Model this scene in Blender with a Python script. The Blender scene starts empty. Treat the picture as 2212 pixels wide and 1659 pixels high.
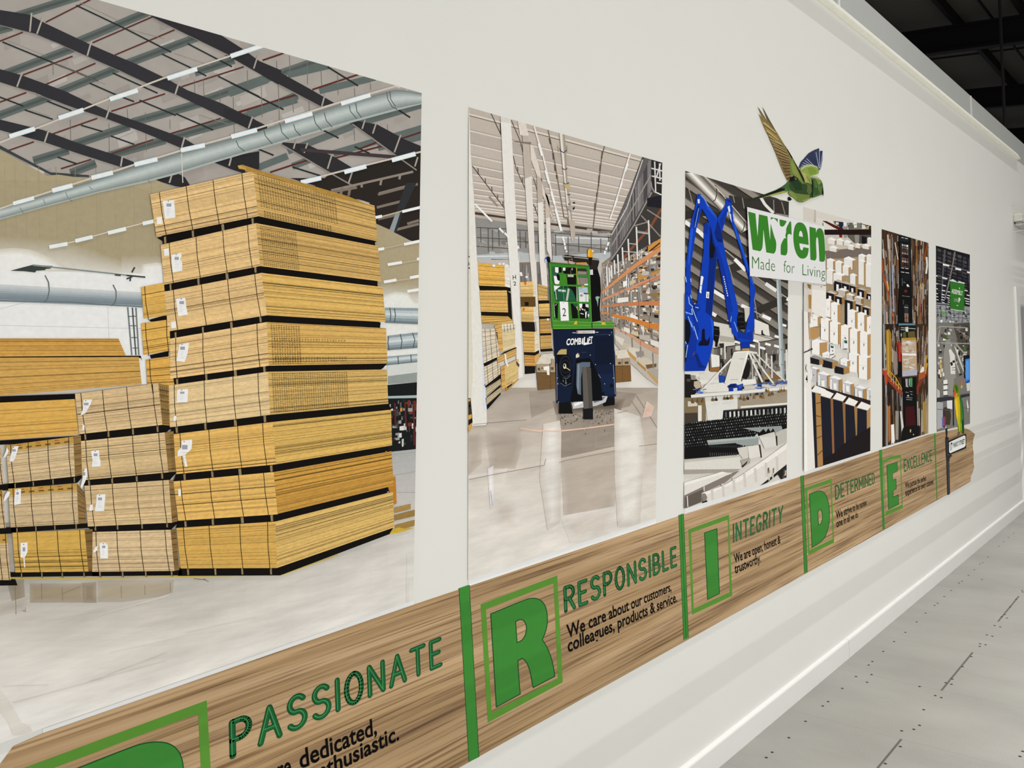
import bpy, bmesh, math, random
from mathutils import Vector, Matrix
from mathutils.geometry import tessellate_polygon

# ------------------------------------------------------------------ camera, world, light, exposure
C = bpy.context.scene.collection
SC = bpy.context.scene
FPX, CX, CY = 1690.0, 1106.0, 829.5
YAW, PITCH, ROLL = 0.746566375, -0.0154791141, -0.0522067742
CAM = Vector((0.0, -1.55, 1.595))
fw = Vector((math.cos(PITCH)*math.cos(YAW), math.cos(PITCH)*math.sin(YAW), math.sin(PITCH)))
rt = Vector((math.sin(YAW), -math.cos(YAW), 0))
up = rt.cross(fw)
RT = rt*math.cos(ROLL) + up*math.sin(ROLL)
UP = -rt*math.sin(ROLL) + up*math.cos(ROLL)
cd = bpy.data.cameras.new('camera'); cam = bpy.data.objects.new('camera', cd); C.objects.link(cam)
cd.sensor_fit = 'HORIZONTAL'; cd.sensor_width = 36; cd.lens = 36*FPX/2212; cd.clip_start = 0.02; cd.clip_end = 200
M3 = Matrix((RT, UP, -fw)).transposed()
cam.matrix_world = Matrix.Translation(CAM) @ M3.to_4x4()
SC.camera = cam
SC.view_settings.view_transform = 'Standard'; SC.view_settings.look = 'None'
SC.view_settings.gamma = 1; SC.view_settings.use_curve_mapping = False
SC.view_settings.exposure = 0.0

w = bpy.data.worlds.new('world'); SC.world = w; w.use_nodes = True
w.node_tree.nodes['Background'].inputs[0].default_value = (0.95, 0.98, 1.0, 1)
w.node_tree.nodes['Background'].inputs[1].default_value = 0.09

def strip_light(name, loc, length, width, power, rx=0.0, col=(1.0, 0.99, 0.97)):
    l = bpy.data.lights.new(name, 'AREA'); l.shape = 'RECTANGLE'; l.size = length; l.size_y = width
    l.energy = power; l.color = col
    o = bpy.data.objects.new(name, l); C.objects.link(o); o.location = loc; o.rotation_euler = (rx, 0, 0)
    return o
# line of batten lamps high up and close to the wall (steep light), and an added soft fill for further rows
strip_light('batten_light', (4.5, -1.0, 7.4), 24, 0.005, 3700, -1.25)
strip_light('row_fill', (8.0, -5.5, 6.2), 14, 0.4, 48, 0.85)
# wide, low fill added out of view to brighten the lower wall and prints
strip_light('low_fill', (3.0, -5.0, 1.0), 10.0, 1.8, 186, math.radians(90), (1.0, 0.99, 0.96))

# ------------------------------------------------------------------ pixel <-> place
def ray(px, py):
    return RT*((px-CX)/FPX) - UP*((py-CY)/FPX) + fw
def on_wall(px, py, d=0.0):            # where that line of sight meets the wall's face (d metres proud of it)
    r = ray(px, py); t = (-d - CAM.y)/r.y
    return CAM.x + r.x*t, CAM.z + r.z*t
def on_floor(px, py):
    r = ray(px, py); t = -CAM.z/r.z
    return CAM.x + r.x*t, CAM.y + r.y*t

def lin(c): return c/12.92 if c <= 0.04045 else ((c+0.055)/1.055)**2.4
INK_GAIN = 1.17
def hexc(h, g=None):
    g = INK_GAIN if g is None else g
    h = h.lstrip('#')
    return tuple(min(0.93, lin(int(h[i:i+2], 16)/255)*g) for i in (0, 2, 4))
def mixh(a, b, t):
    a = a.lstrip('#'); b = b.lstrip('#')
    return ''.join('%02x' % max(0, min(255, round(int(a[i:i+2], 16)*(1-t)+int(b[i:i+2], 16)*t))) for i in (0, 2, 4))
def tint(h, f):
    h = h.lstrip('#'); return ''.join('%02x' % max(0, min(255, round(int(h[i:i+2], 16)*f))) for i in (0, 2, 4))

# ------------------------------------------------------------------ materials
def new_mat(name):
    m = bpy.data.materials.new(name); m.use_nodes = True
    return m, m.node_tree, m.node_tree.nodes['Principled BSDF']
def nd(nt, t, **kw):
    n = nt.nodes.new(t)
    for k, v in kw.items(): setattr(n, k, v)
    return n
def plain(name, col, rough=0.6, metal=0.0, noise=0.06, scale=12.0, bump=0.0, spec=0.3):
    m, nt, b = new_mat(name)
    tc = nd(nt, 'ShaderNodeTexCoord'); nz = nd(nt, 'ShaderNodeTexNoise'); nz.inputs['Scale'].default_value = scale
    nz.inputs['Detail'].default_value = 6
    nt.links.new(tc.outputs['Object'], nz.inputs['Vector'])
    mx = nd(nt, 'ShaderNodeMix', data_type='RGBA', blend_type='MULTIPLY'); mx.inputs['Factor'].default_value = 1
    rp = nd(nt, 'ShaderNodeMapRange'); rp.inputs['To Min'].default_value = 1-noise; rp.inputs['To Max'].default_value = 1+noise
    nt.links.new(nz.outputs['Fac'], rp.inputs['Value'])
    mx.inputs['A'].default_value = (*col, 1)
    cb = nd(nt, 'ShaderNodeCombineColor')
    for i in range(3): nt.links.new(rp.outputs['Result'], cb.inputs[i])
    nt.links.new(cb.outputs['Color'], mx.inputs['B'])
    nt.links.new(mx.outputs['Result'], b.inputs['Base Color'])
    b.inputs['Roughness'].default_value = rough; b.inputs['Metallic'].default_value = metal
    b.inputs['Specular IOR Level'].default_value = spec
    if bump:
        bp = nd(nt, 'ShaderNodeBump'); bp.inputs['Strength'].default_value = bump; bp.inputs['Distance'].default_value = 0.002
        nt.links.new(nz.outputs['Fac'], bp.inputs['Height']); nt.links.new(bp.outputs['Normal'], b.inputs['Normal'])
    return m
def ink(name, scale=(60, 60, 60), amt=0.05, detail=4, rough=0.65, spec=0.05):
    # printed vinyl: the ink colour is stored on the mesh, a procedural noise gives the grain of the print
    m, nt, b = new_mat(name)
    at = nd(nt, 'ShaderNodeAttribute', attribute_name='ink')
    tc = nd(nt, 'ShaderNodeTexCoord'); mp = nd(nt, 'ShaderNodeMapping'); mp.inputs['Scale'].default_value = scale
    nt.links.new(tc.outputs['Object'], mp.inputs['Vector'])
    nz = nd(nt, 'ShaderNodeTexNoise'); nz.inputs['Scale'].default_value = 1; nz.inputs['Detail'].default_value = detail
    nz.inputs['Roughness'].default_value = 0.6
    nt.links.new(mp.outputs['Vector'], nz.inputs['Vector'])
    rp = nd(nt, 'ShaderNodeMapRange'); rp.inputs['From Min'].default_value = 0.25; rp.inputs['From Max'].default_value = 0.75
    rp.inputs['To Min'].default_value = 1-amt; rp.inputs['To Max'].default_value = 1+amt
    nt.links.new(nz.outputs['Fac'], rp.inputs['Value'])
    vm = nd(nt, 'ShaderNodeVectorMath', operation='SCALE')
    nt.links.new(at.outputs['Color'], vm.inputs[0]); nt.links.new(rp.outputs['Result'], vm.inputs['Scale'])
    nt.links.new(vm.outputs['Vector'], b.inputs['Base Color'])
    b.inputs['Roughness'].default_value = rough; b.inputs['Specular IOR Level'].default_value = spec
    return m
INK = ink('printed_ink', (90, 90, 90), 0.05)
INK_BOARD = ink('printed_ink_board', (110, 110, 260), 0.16, 6)
INK_FLOOR = ink('printed_ink_floor', (4.5, 7, 26), 0.19, 10)
INK_ROOF = ink('printed_ink_roof', (12, 12, 12), 0.10, 5)
VINYL = ink('vinyl_green', (30, 30, 30), 0.03)
FEATHER = ink('printed_feathers', (160, 160, 160), 0.16, 3)

# ------------------------------------------------------------------ scene-graph helpers
def tag(o, label=None, cat=None, group=None, kind=None):
    if label: o['label'] = label
    if cat: o['category'] = cat
    if group: o['group'] = group
    if kind: o['kind'] = kind
    return o
def thing(name, loc, label, cat, group=None):
    o = bpy.data.objects.new(name, None); C.objects.link(o); o.location = loc; o.empty_display_size = 0.1
    return tag(o, label, cat, group)
def root_loc(o):
    v = Vector((0, 0, 0))
    while o: v += Vector(o.location); o = o.parent
    return v
def obj(name, bm, mats, parent=None, smooth=False):
    me = bpy.data.meshes.new(name); bm.normal_update(); bm.to_mesh(me); bm.free()
    for m in (mats if isinstance(mats, (list, tuple)) else [mats]): me.materials.append(m)
    if smooth:
        for p in me.polygons: p.use_smooth = True
    o = bpy.data.objects.new(name, me); C.objects.link(o)
    if parent:
        o.parent = parent
        me.transform(Matrix.Translation(-root_loc(parent)))
    return o
def add_box(bm, x0, x1, y0, y1, z0, z1, mi=0, bevel=0.0):
    g = bmesh.ops.create_cube(bm, size=1); vs = g['verts']
    for v in vs:
        v.co = Vector(((x0+x1)/2 + v.co.x*(x1-x0), (y0+y1)/2 + v.co.y*(y1-y0), (z0+z1)/2 + v.co.z*(z1-z0)))
    fs = set(f for v in vs for f in v.link_faces)
    for f in fs: f.material_index = mi
    if bevel:
        es = list(set(e for v in vs for e in v.link_edges))
        bmesh.ops.bevel(bm, geom=es, offset=bevel, segments=2, affect='EDGES', profile=0.6)
def add_tube(bm, pts, r, seg=8):
    pts = [Vector(p) for p in pts]; rings = []
    for i, p in enumerate(pts):
        d = (pts[min(i+1, len(pts)-1)] - pts[max(i-1, 0)]).normalized()
        a = Vector((0, 0, 1)) if abs(d.z) < 0.9 else Vector((1, 0, 0))
        u = d.cross(a).normalized(); v = d.cross(u)
        rings.append([bm.verts.new(p + u*r*math.cos(2*math.pi*k/seg) + v*r*math.sin(2*math.pi*k/seg)) for k in range(seg)])
    for a, b in zip(rings, rings[1:]):
        for k in range(seg): bm.faces.new((a[k], a[(k+1) % seg], b[(k+1) % seg], b[k]))
    bm.faces.new(rings[0]); bm.faces.new(rings[-1][::-1])
def struct(name, bm, m, parent=None, smooth=False):
    o = obj(name, bm, m, parent, smooth)
    if not parent: o['kind'] = 'structure'
    return o

# ------------------------------------------------------------------ flat print work
CROPS = dict(px=(0, 0, 1), A=(0, 0, 3.95), B=(500, 0, 3.95), C=(0, 400, 3.95), D=(500, 400, 3.95), E=(0, 800, 3.95), F=(500, 800, 3.95),
             G=(0, 1200, 3.6143), H=(500, 1200, 3.6148), I=(990, 220, 4.8087), J=(990, 540, 4.8087), K=(990, 860, 4.0457),
             L=(1460, 360, 4.88), M=(1460, 680, 3.8578), N=(1570, 200, 3.7706), O=(1880, 460, 3.9488), P=(1880, 820, 4.8795),
             Q=(970, 1150, 3.2585), R=(1450, 1020, 4.3652), S=(1880, 900, 6.636), T=(1500, 1060, 2.7697), U=(1640, 0, 3.8584),
             V=(2060, 380, 2.184), W=(1600, 220, 7.2143), X=(1590, 440, 9.218), Y=(1150, 540, 9.215), Z=(1290, 480, 4.6067),
             C1=(1890, 480, 6.9136), C2=(1890, 700, 5.927), C3=(2110, 440, 6.382), C4=(1970, 0, 5.029), C5=(1470, 560, 5.183), C6=(1725, 430, 5.721))
def X(crop, pts):                       # a reading in an enlarged view of the photo -> photo pixels
    ox, oy, s = CROPS[crop]
    return [(ox + x/s, oy + y/s) for x, y in pts]
def F2(s):                              # "x,y x,y ..." -> points
    return [tuple(float(c) for c in p.split(',')) for p in s.split()]
def clip_poly(pts, clip):
    out = list(pts); n = len(clip)
    area = sum(clip[i][0]*clip[(i+1) % n][1]-clip[(i+1) % n][0]*clip[i][1] for i in range(n))
    sg = 1 if area > 0 else -1
    for i in range(n):
        a, b = clip[i], clip[(i+1) % n]
        def side(p): return sg*((b[0]-a[0])*(p[1]-a[1]) - (b[1]-a[1])*(p[0]-a[0]))
        new = []
        for j in range(len(out)):
            p, q = out[j], out[(j+1) % len(out)]
            sp, sq = side(p), side(q)
            if sp >= 0: new.append(p)
            if (sp >= 0) != (sq >= 0):
                t = sp/(sp-sq); new.append((p[0]+(q[0]-p[0])*t, p[1]+(q[1]-p[1])*t))
        out = new
        if len(out) < 3: return []
    return out
def proud(b): return 0.0013 + (b-0.0013)*0.12     # how far a print layer stands off the wall
class Art:
    """One flat printed part: coloured polygons lying on the wall, in ink layers a hundredth of a millimetre apart."""
    STEP = 1.2e-5
    def __init__(s, name, parent, mat=None, base=0.0016, clip=None, crop='px'):
        s.name, s.parent, s.mat, s.base, s.clip, s.crop = name, parent, mat or INK, proud(base), clip, crop
        s.adj = None
        s.layer = 0; s.n = 0; s.v = []; s.f = []; s.c = []
        s.rng = random.Random(hash(name) % 1000 if False else len(name)*7+3)
    def at(s, crop): s.crop = crop; return s
    def _tri(s, pts, holes, cols):
        s.n += 1; d = s.base + s.layer*s.STEP + (s.n % 8)*1.2e-6      # no two faces of a layer share a plane
        loops = [[Vector((p[0], p[1], 0)) for p in l] for l in [pts]+holes]
        flat = [p for l in loops for p in l]
        try: tr = tessellate_polygon(loops)
        except Exception: return
        b = len(s.v)
        for p in flat:
            x, z = on_wall(p.x, p.y, d); s.v.append((x, -d, z))
        for t in tr:
            s.f.append(tuple(b+i for i in t)); s.c.append([cols[i] if isinstance(cols, list) else cols for i in t])
    def raw(s, pts, col, holes=()):     # photo pixels, current layer
        if s.clip and not holes: pts = clip_poly(pts, s.clip)
        if len(pts) < 3: return
        if s.adj and isinstance(col, str): col = s.adj(col)
        s._tri(pts, list(holes), hexc(col) if isinstance(col, str) else col)
    def p(s, txt, col, holes=()):       # polygon on a new layer
        s.layer += 1
        s.raw(X(s.crop, F2(txt) if isinstance(txt, str) else txt), col, [X(s.crop, F2(h) if isinstance(h, str) else h) for h in holes]); return s
    def q(s, txt, col):                 # polygon on the same layer (a new one now and then, so that none share a plane)
        s.k = getattr(s, 'k', 0) + 1
        if s.k % 8 == 0: s.layer += 1
        s.raw(X(s.crop, F2(txt) if isinstance(txt, str) else txt), col); return s
    def box(s, x0, y0, x1, y1, col, new=True):
        if new: s.layer += 1
        s.raw(X(s.crop, [(x0, y0), (x1, y0), (x1, y1), (x0, y1)]), col); return s
    def _line(s, pts, wd, col):
        for a, b in zip(pts, pts[1:]):
            dx, dy = b[0]-a[0], b[1]-a[1]; l = math.hypot(dx, dy) or 1
            nx, ny = -dy/l*wd/2, dx/l*wd/2
            s.raw([(a[0]+nx, a[1]+ny), (b[0]+nx, b[1]+ny), (b[0]-nx, b[1]-ny), (a[0]-nx, a[1]-ny)], col)
    def l(s, txt, wd, col, new=True):   # line(s); separate polylines with ';'
        if new: s.layer += 1
        k = CROPS[s.crop][2]
        for part in (txt.split(';') if isinstance(txt, str) else [txt]):
            s._line(X(s.crop, F2(part) if isinstance(part, str) else part), wd/k, col)
        return s
    def grad(s, quad, c0, c1, n=1):     # tl tr br bl, printed tone running top -> bottom
        s.layer += 1
        tl, tr, br, bl = X(s.crop, F2(quad) if isinstance(quad, str) else quad)
        a, b = hexc(c0), hexc(c1)
        L = lambda p, q, t: (p[0]+(q[0]-p[0])*t, p[1]+(q[1]-p[1])*t)
        n = max(n, 10)
        for i in range(n):
            t0, t1 = i/n, (i+1)/n; tm = (t0+t1)/2
            s.raw([L(tl, bl, t0), L(tr, br, t0), L(tr, br, t1), L(tl, bl, t1)], tuple(a[k]+(b[k]-a[k])*tm for k in range(3)))
        return s
    def grad4(s, quad, ctl, ctr, cbr, cbl, nx=14, ny=14):
        s.layer += 1
        tl, tr, br, bl = X(s.crop, F2(quad) if isinstance(quad, str) else quad)
        cs = [hexc(c) for c in (ctl, ctr, cbr, cbl)]
        def B(a, b, c, d, u, v): return tuple((a[k]*(1-u)+b[k]*u)*(1-v)+(d[k]*(1-u)+c[k]*u)*v for k in range(len(a)))
        for j in range(ny):
            for i in range(nx):
                P = [B(tl, tr, br, bl, u, v) for u, v in ((i/nx, j/ny), ((i+1)/nx, j/ny), ((i+1)/nx, (j+1)/ny), (i/nx, (j+1)/ny))]
                s.raw(P, B(*cs, (i+.5)/nx, (j+.5)/ny))
        return s
    def soft(s, txt, col, under, n=4, w=14):
        """a mark with soft edges: nested outlines blending from the tone beneath to the mark's own"""
        pts = F2(txt) if isinstance(txt, str) else txt
        for k in range(n):
            s.p(inset(pts, w*(k/(n-1)-.5)), mixh(under, col, (k+1)/n))
        return s
    def strips(s, quad, n, col, var=0.06, seed=0, new=True):
        """n board edges between the top edge (tl,tr) and the bottom edge (bl,br), each with its own tone."""
        if new: s.layer += 1
        r = random.Random(seed); tl, tr, br, bl = quad
        L = lambda p, q, t: (p[0]+(q[0]-p[0])*t, p[1]+(q[1]-p[1])*t)
        for i in range(n):
            t0, t1 = i/n, (i+1)/n
            s.raw([L(tl, bl, t0), L(tr, br, t0), L(tr, br, t1), L(tl, bl, t1)], tint(col, 1+r.uniform(-var, var)))
    def hatch(s, quad, ts, wd, col, new=True):
        if new: s.layer += 1
        tl, tr, br, bl = quad
        L = lambda p, q, t: (p[0]+(q[0]-p[0])*t, p[1]+(q[1]-p[1])*t)
        for t in ts: s._line([L(tl, bl, t), L(tr, br, t)], wd, col)
    def slots(s, quad, nu, nv, u0, u1, v0, v1, col, fill=0.62, thick=0.42, seed=1, skip=0.0):
        """rows of short dark slots (the grooved edges of the boards)"""
        s.layer += 1
        r = random.Random(seed); tl, tr, br, bl = quad
        def Q(u, v):
            a = (tl[0]+(tr[0]-tl[0])*u, tl[1]+(tr[1]-tl[1])*u); b = (bl[0]+(br[0]-bl[0])*u, bl[1]+(br[1]-bl[1])*u)
            return (a[0]+(b[0]-a[0])*v, a[1]+(b[1]-a[1])*v)
        for j in range(nv):
            for i in range(nu):
                if r.random() < skip: continue
                ua = u0+(u1-u0)*(i+0.1)/nu; ub = u0+(u1-u0)*(i+0.1+fill+r.uniform(-.12, .12))/nu
                va = v0+(v1-v0)*(j+0.25)/nv; vb = va+(v1-v0)*thick/nv
                s.raw([Q(ua, va), Q(ub, va), Q(ub, vb), Q(ua, vb)], tint(col, r.uniform(.8, 1.25)))
    def ell(s, cx, cy, rx, ry, col, n=20, a0=0, a1=360):
        s.p([(cx+rx*math.cos(math.radians(a0+(a1-a0)*k/n)), cy+ry*math.sin(math.radians(a0+(a1-a0)*k/n))) for k in range(n)], col); return s
    def text(s, body, quad, col, offset=0.0, new=True, top=None):
        """quad = baseline-left, baseline-right, top-right, top-left of the capitals (current crop)"""
        if new: s.layer += 1
        vs, fs, x0, x1, h = glyphs(body, offset)
        H = homography([(x0, 0), (x1, 0), (x1, h), (x0, h)], X(s.crop, F2(quad) if isinstance(quad, str) else quad))
        d = s.base + s.layer*s.STEP; b = len(s.v); c = hexc(col)
        for x, y in vs:
            wx, wz = on_wall(*hmap(H, x, y), d); s.v.append((wx, -d, wz))
        for f in fs: s.f.append(tuple(b+i for i in f)); s.c.append([c]*len(f))
        return s
    def build(s):
        if not s.f: return None
        me = bpy.data.meshes.new(s.name)
        off = root_loc(s.parent) if s.parent else Vector((0, 0, 0))
        fs, cs = [], []
        for f, c in zip(s.f, s.c):      # face the room (normal -y)
            a, b, d = (s.v[i] for i in f[:3])
            ny = (b[2]-a[2])*(d[0]-a[0]) - (b[0]-a[0])*(d[2]-a[2])
            if ny > 0: f, c = f[::-1], c[::-1]
            fs.append(f); cs.append(c)
        me.from_pydata([(x-off.x, y-off.y, z-off.z) for x, y, z in s.v], [], fs)
        ca = me.color_attributes.new('ink', 'FLOAT_COLOR', 'CORNER')
        k = 0
        for p, c in zip(me.polygons, cs):
            for j in range(p.loop_total):
                ca.data[p.loop_start+j].color = (*c[j], 1)
        me.materials.append(s.mat)
        o = bpy.data.objects.new(s.name, me); C.objects.link(o)
        if s.parent: o.parent = s.parent
        return o
def inset(pts, d):
    n = len(pts); ar = sum(pts[i][0]*pts[(i+1) % n][1]-pts[(i+1) % n][0]*pts[i][1] for i in range(n)); sg = 1 if ar > 0 else -1
    o = []
    for i in range(n):
        p, q, r = pts[i-1], pts[i], pts[(i+1) % n]
        def nrm(a, b):
            l = math.hypot(b[0]-a[0], b[1]-a[1]) or 1; return (-(b[1]-a[1])/l*sg, (b[0]-a[0])/l*sg)
        n1, n2 = nrm(p, q), nrm(q, r); k = 1+n1[0]*n2[0]+n1[1]*n2[1]; k = max(k, 0.35)
        o.append((q[0]+d*(n1[0]+n2[0])/k, q[1]+d*(n1[1]+n2[1])/k))
    return o
def homography(src, dst):
    A = []; B = []
    for (x, y), (u, v) in zip(src, dst):
        A.append([x, y, 1, 0, 0, 0, -u*x, -u*y]); B.append(u)
        A.append([0, 0, 0, x, y, 1, -v*x, -v*y]); B.append(v)
    n = 8
    M = [r+[b] for r, b in zip(A, B)]
    for i in range(n):
        k = max(range(i, n), key=lambda r: abs(M[r][i])); M[i], M[k] = M[k], M[i]
        for r in range(n):
            if r != i and M[r][i]:
                f = M[r][i]/M[i][i]
                for c in range(i, n+1): M[r][c] -= f*M[i][c]
    return [M[i][n]/M[i][i] for i in range(n)]
def hmap(H, x, y):
    w_ = H[6]*x+H[7]*y+1
    return (H[0]*x+H[1]*y+H[2])/w_, (H[3]*x+H[4]*y+H[5])/w_
def glyphs(body, offset=0.0, space=1.0):
    cu = bpy.data.curves.new('type', 'FONT'); cu.body = body; cu.offset = offset; cu.resolution_u = 3; cu.space_character = space
    o = bpy.data.objects.new('type', cu); C.objects.link(o)
    dg = bpy.context.evaluated_depsgraph_get(); dg.update()
    me = o.evaluated_get(dg).to_mesh()
    vs = [(v.co.x, v.co.y) for v in me.vertices]; fs = [tuple(p.vertices) for p in me.polygons]
    o.evaluated_get(dg).to_mesh_clear()
    bpy.data.objects.remove(o); bpy.data.curves.remove(cu)
    x0 = min(v[0] for v in vs); x1 = max(v[0] for v in vs)
    return vs, fs, x0, x1, 0.685
# ================================================================== THE SETTING
WALL_PAINT = plain('wall_paint', (0.80, 0.80, 0.765), 0.55, 0, 0.02, 3.0, 0.05)
GLOSS_PAINT = plain('gloss_white_paint', (0.84, 0.84, 0.815), 0.28, 0, 0.02, 9.0, 0.03, 0.5)
CREAM = plain('cream_trim', (0.86, 0.85, 0.76), 0.6, 0, 0.08, 22.0)
PARAPET = plain('parapet_panel', (0.47, 0.49, 0.475), 0.45, 0, 0.03, 5.0)
ROOF_SHEET = plain('roof_sheet', (0.075, 0.068, 0.058), 0.8, 0, 0.15, 4.0)
ROOF_STEEL = plain('roof_steel', (0.012, 0.012, 0.012), 0.6, 0, 0.1, 6.0)
DARK_SLOT = plain('dark_joint', (0.05, 0.045, 0.04), 0.9)
GREY_STEEL = plain('galvanised_steel', (0.45, 0.46, 0.46), 0.4, 0.6)

XE = 9.03                                  # where the doorway starts
bm = bmesh.new()
add_box(bm, -3.0, XE, 0.0, 0.12, 0.0, 3.45)
add_box(bm, XE, 10.1, 0.0, 0.12, 2.0, 3.45)
add_box(bm, 10.1, 16.0, 0.0, 0.12, 0.0, 3.45)
struct('wall_back', bm, WALL_PAINT)
bm = bmesh.new(); add_box(bm, -3.0, 16.0, 0.006, 0.12, 3.45, 3.69)
par = struct('wall_parapet', bm, PARAPET)
for sx in (1.5, 4.50, 7.48, 10.48):
    bm = bmesh.new(); add_box(bm, sx-0.014, sx+0.014, 0.001, 0.0061, 3.452, 3.689)
    struct('panel_seam', bm, GLOSS_PAINT, par)
# ledge trim along the foot of the parapet
bm = bmesh.new(); prof = [(0.006, 3.452), (-0.030, 3.452), (-0.032, 3.462), (-0.010, 3.508), (0.006, 3.508)]
ra = [bm.verts.new((-3.0, y, z)) for y, z in prof]; rb = [bm.verts.new((9.28, y, z)) for y, z in prof]
for k in range(5): bm.faces.new((ra[k], ra[(k+1) % 5], rb[(k+1) % 5], rb[k]))
bm.faces.new(ra[::-1]); bm.faces.new(rb); bmesh.ops.recalc_face_normals(bm, faces=bm.faces)
struct('trim_1', bm, CREAM)
# baseboard with a rounded top, in two lengths
bb = []
for x0, x1 in ((-3.0, 4.155), (4.158, 8.858)):
    bm = bmesh.new(); prof = [(0, 0), (-0.018, 0), (-0.018, 0.088)]
    for k in range(1, 7):
        a = math.radians(15*k); prof.append((-0.006-0.012*math.cos(a), 0.088+0.010*math.sin(a)))
    prof.append((0, 0.099))
    ra = [bm.verts.new((x0, y, z)) for y, z in prof]; rb = [bm.verts.new((x1, y, z)) for y, z in prof]
    for k in range(len(prof)-1): bm.faces.new((ra[k], ra[k+1], rb[k+1], rb[k]))
    bm.faces.new(ra[::-1]); bm.faces.new(rb)
    bb.append(struct('baseboard_back', bm, GLOSS_PAINT))

# ---- floor: grey painted boards 0.6 m wide, laid away from the wall
m, nt, b = new_mat('painted_floor_boards')
tc = nd(nt, 'ShaderNodeTexCoord'); sp = nd(nt, 'ShaderNodeSeparateXYZ'); nt.links.new(tc.outputs['Object'], sp.inputs[0])
def mth(op, a, b_=None, c=None):
    n = nd(nt, 'ShaderNodeMath', operation=op)
    for i, v in enumerate((a, b_, c)):
        if v is None: continue
        if isinstance(v, (int, float)): n.inputs[i].default_value = v
        else: nt.links.new(v, n.inputs[i])
    return n.outputs[0]
rowf = mth('DIVIDE', mth('ADD', sp.outputs['X'], -2.937+60), 0.5985)
fr = mth('FRACT', rowf); row = mth('FLOOR', rowf)
dl = mth('MULTIPLY', mth('MINIMUM', fr, mth('SUBTRACT', 1.0, fr)), 0.5985)
seam = mth('LESS_THAN', dl, 0.0016)
par2 = mth('MODULO', row, 2.0)
yj = mth('ADD', sp.outputs['Y'], mth('MULTIPLY', par2, 1.2))
fy = mth('FRACT', mth('DIVIDE', mth('ADD', yj, 0.497+48.0), 2.4))
dj = mth('MULTIPLY', mth('MINIMUM', fy, mth('SUBTRACT', 1.0, fy)), 2.4)
joint = mth('LESS_THAN', dj, 0.0045)
mpg = nd(nt, 'ShaderNodeMapping'); mpg.inputs['Scale'].default_value = (2.2, 1.2, 1); nt.links.new(tc.outputs['Object'], mpg.inputs['Vector'])
n1 = nd(nt, 'ShaderNodeTexNoise'); n1.inputs['Scale'].default_value = 1.3; n1.inputs['Detail'].default_value = 6; nt.links.new(mpg.outputs['Vector'], n1.inputs['Vector'])
n2 = nd(nt, 'ShaderNodeTexNoise'); n2.inputs['Scale'].default_value = 170; n2.inputs['Detail'].default_value = 4; nt.links.new(tc.outputs['Object'], n2.inputs['Vector'])
r1 = nd(nt, 'ShaderNodeValToRGB'); nt.links.new(n1.outputs['Fac'], r1.inputs['Fac'])
r1.color_ramp.elements[0].position = 0.3; r1.color_ramp.elements[0].color = (0.29, 0.284, 0.262, 1)
r1.color_ramp.elements[1].position = 0.72; r1.color_ramp.elements[1].color = (0.37, 0.362, 0.335, 1)
mx1 = nd(nt, 'ShaderNodeMix', data_type='RGBA', blend_type='OVERLAY'); mx1.inputs['Factor'].default_value = 0.12
nt.links.new(r1.outputs['Color'], mx1.inputs['A']); nt.links.new(n2.outputs['Fac'], mx1.inputs['B'])
mx2 = nd(nt, 'ShaderNodeMix', data_type='RGBA'); nt.links.new(mx1.outputs['Result'], mx2.inputs['A'])
mx2.inputs['B'].default_value = (0.26, 0.245, 0.225, 1); nt.links.new(mth('MULTIPLY', seam, 0.75), mx2.inputs['Factor'])
mx3 = nd(nt, 'ShaderNodeMix', data_type='RGBA'); nt.links.new(mx2.outputs['Result'], mx3.inputs['A'])
mx3.inputs['B'].default_value = (0.10, 0.095, 0.085, 1); nt.links.new(joint, mx3.inputs['Factor'])
nt.links.new(mx3.outputs['Result'], b.inputs['Base Color']); b.inputs['Roughness'].default_value = 0.5
b.inputs['Specular IOR Level'].default_value = 0.35
bp = nd(nt, 'ShaderNodeBump'); bp.inputs['Strength'].default_value = 0.25; bp.inputs['Distance'].default_value = 0.001
nt.links.new(n2.outputs['Fac'], bp.inputs['Height']); nt.links.new(bp.outputs['Normal'], b.inputs['Normal'])
bm = bmesh.new(); add_box(bm, -6, 45, -14, 0.0, -0.05, 0.0); add_box(bm, 8.0, 12, 0.0, 3.0, -0.05, 0.0)
floor = struct('floor', bm, m)
scr = F2("180,1605 430,1597 465,1565 565,1478 665,1380 768,1288 800,1262 885,1183 967,1112 1043,1043 1065,1022 1130,962 1195,903 1262,848 1330,785 1383,733 1437,687 1455,673 1495,633 1537,597 1583,553 1602,542 1640,507 1675,473 1708,440 1725,432 1757,397 1822,332 1850,305 1880,280 1910,255 1142,1633 1232,1531 1313,1428 1347,1404 1372,1310 1441,1226 1477,1238 1504,1149 1538,1158 1543,1127 1604,1053 1657,993 1707,932 1709,916 1742,922 1750,863 1783,871 1796,807 1830,815 1838,755 1870,762 1857,742 1890,696 1925,650 1960,598 1965,606 1240,1437 1347,1172 1720,532 1948,1590 1965,1560 1060,1100 1033,1146")
first = None
for p in scr:
    x, y = on_floor(*X('T', [p])[0])
    if first is None:
        bm = bmesh.new(); bmesh.ops.create_cone(bm, cap_ends=True, segments=10, radius1=0.0065, radius2=0.005, depth=0.0012)
        me = bpy.data.meshes.new('screw'); bm.to_mesh(me); bm.free(); me.materials.append(DARK_SLOT)
        first = bpy.data.objects.new('screw', me); o = first
    else: o = first.copy()
    C.objects.link(o); o.parent = floor; o.location = (x, y, 0.0006)

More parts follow.
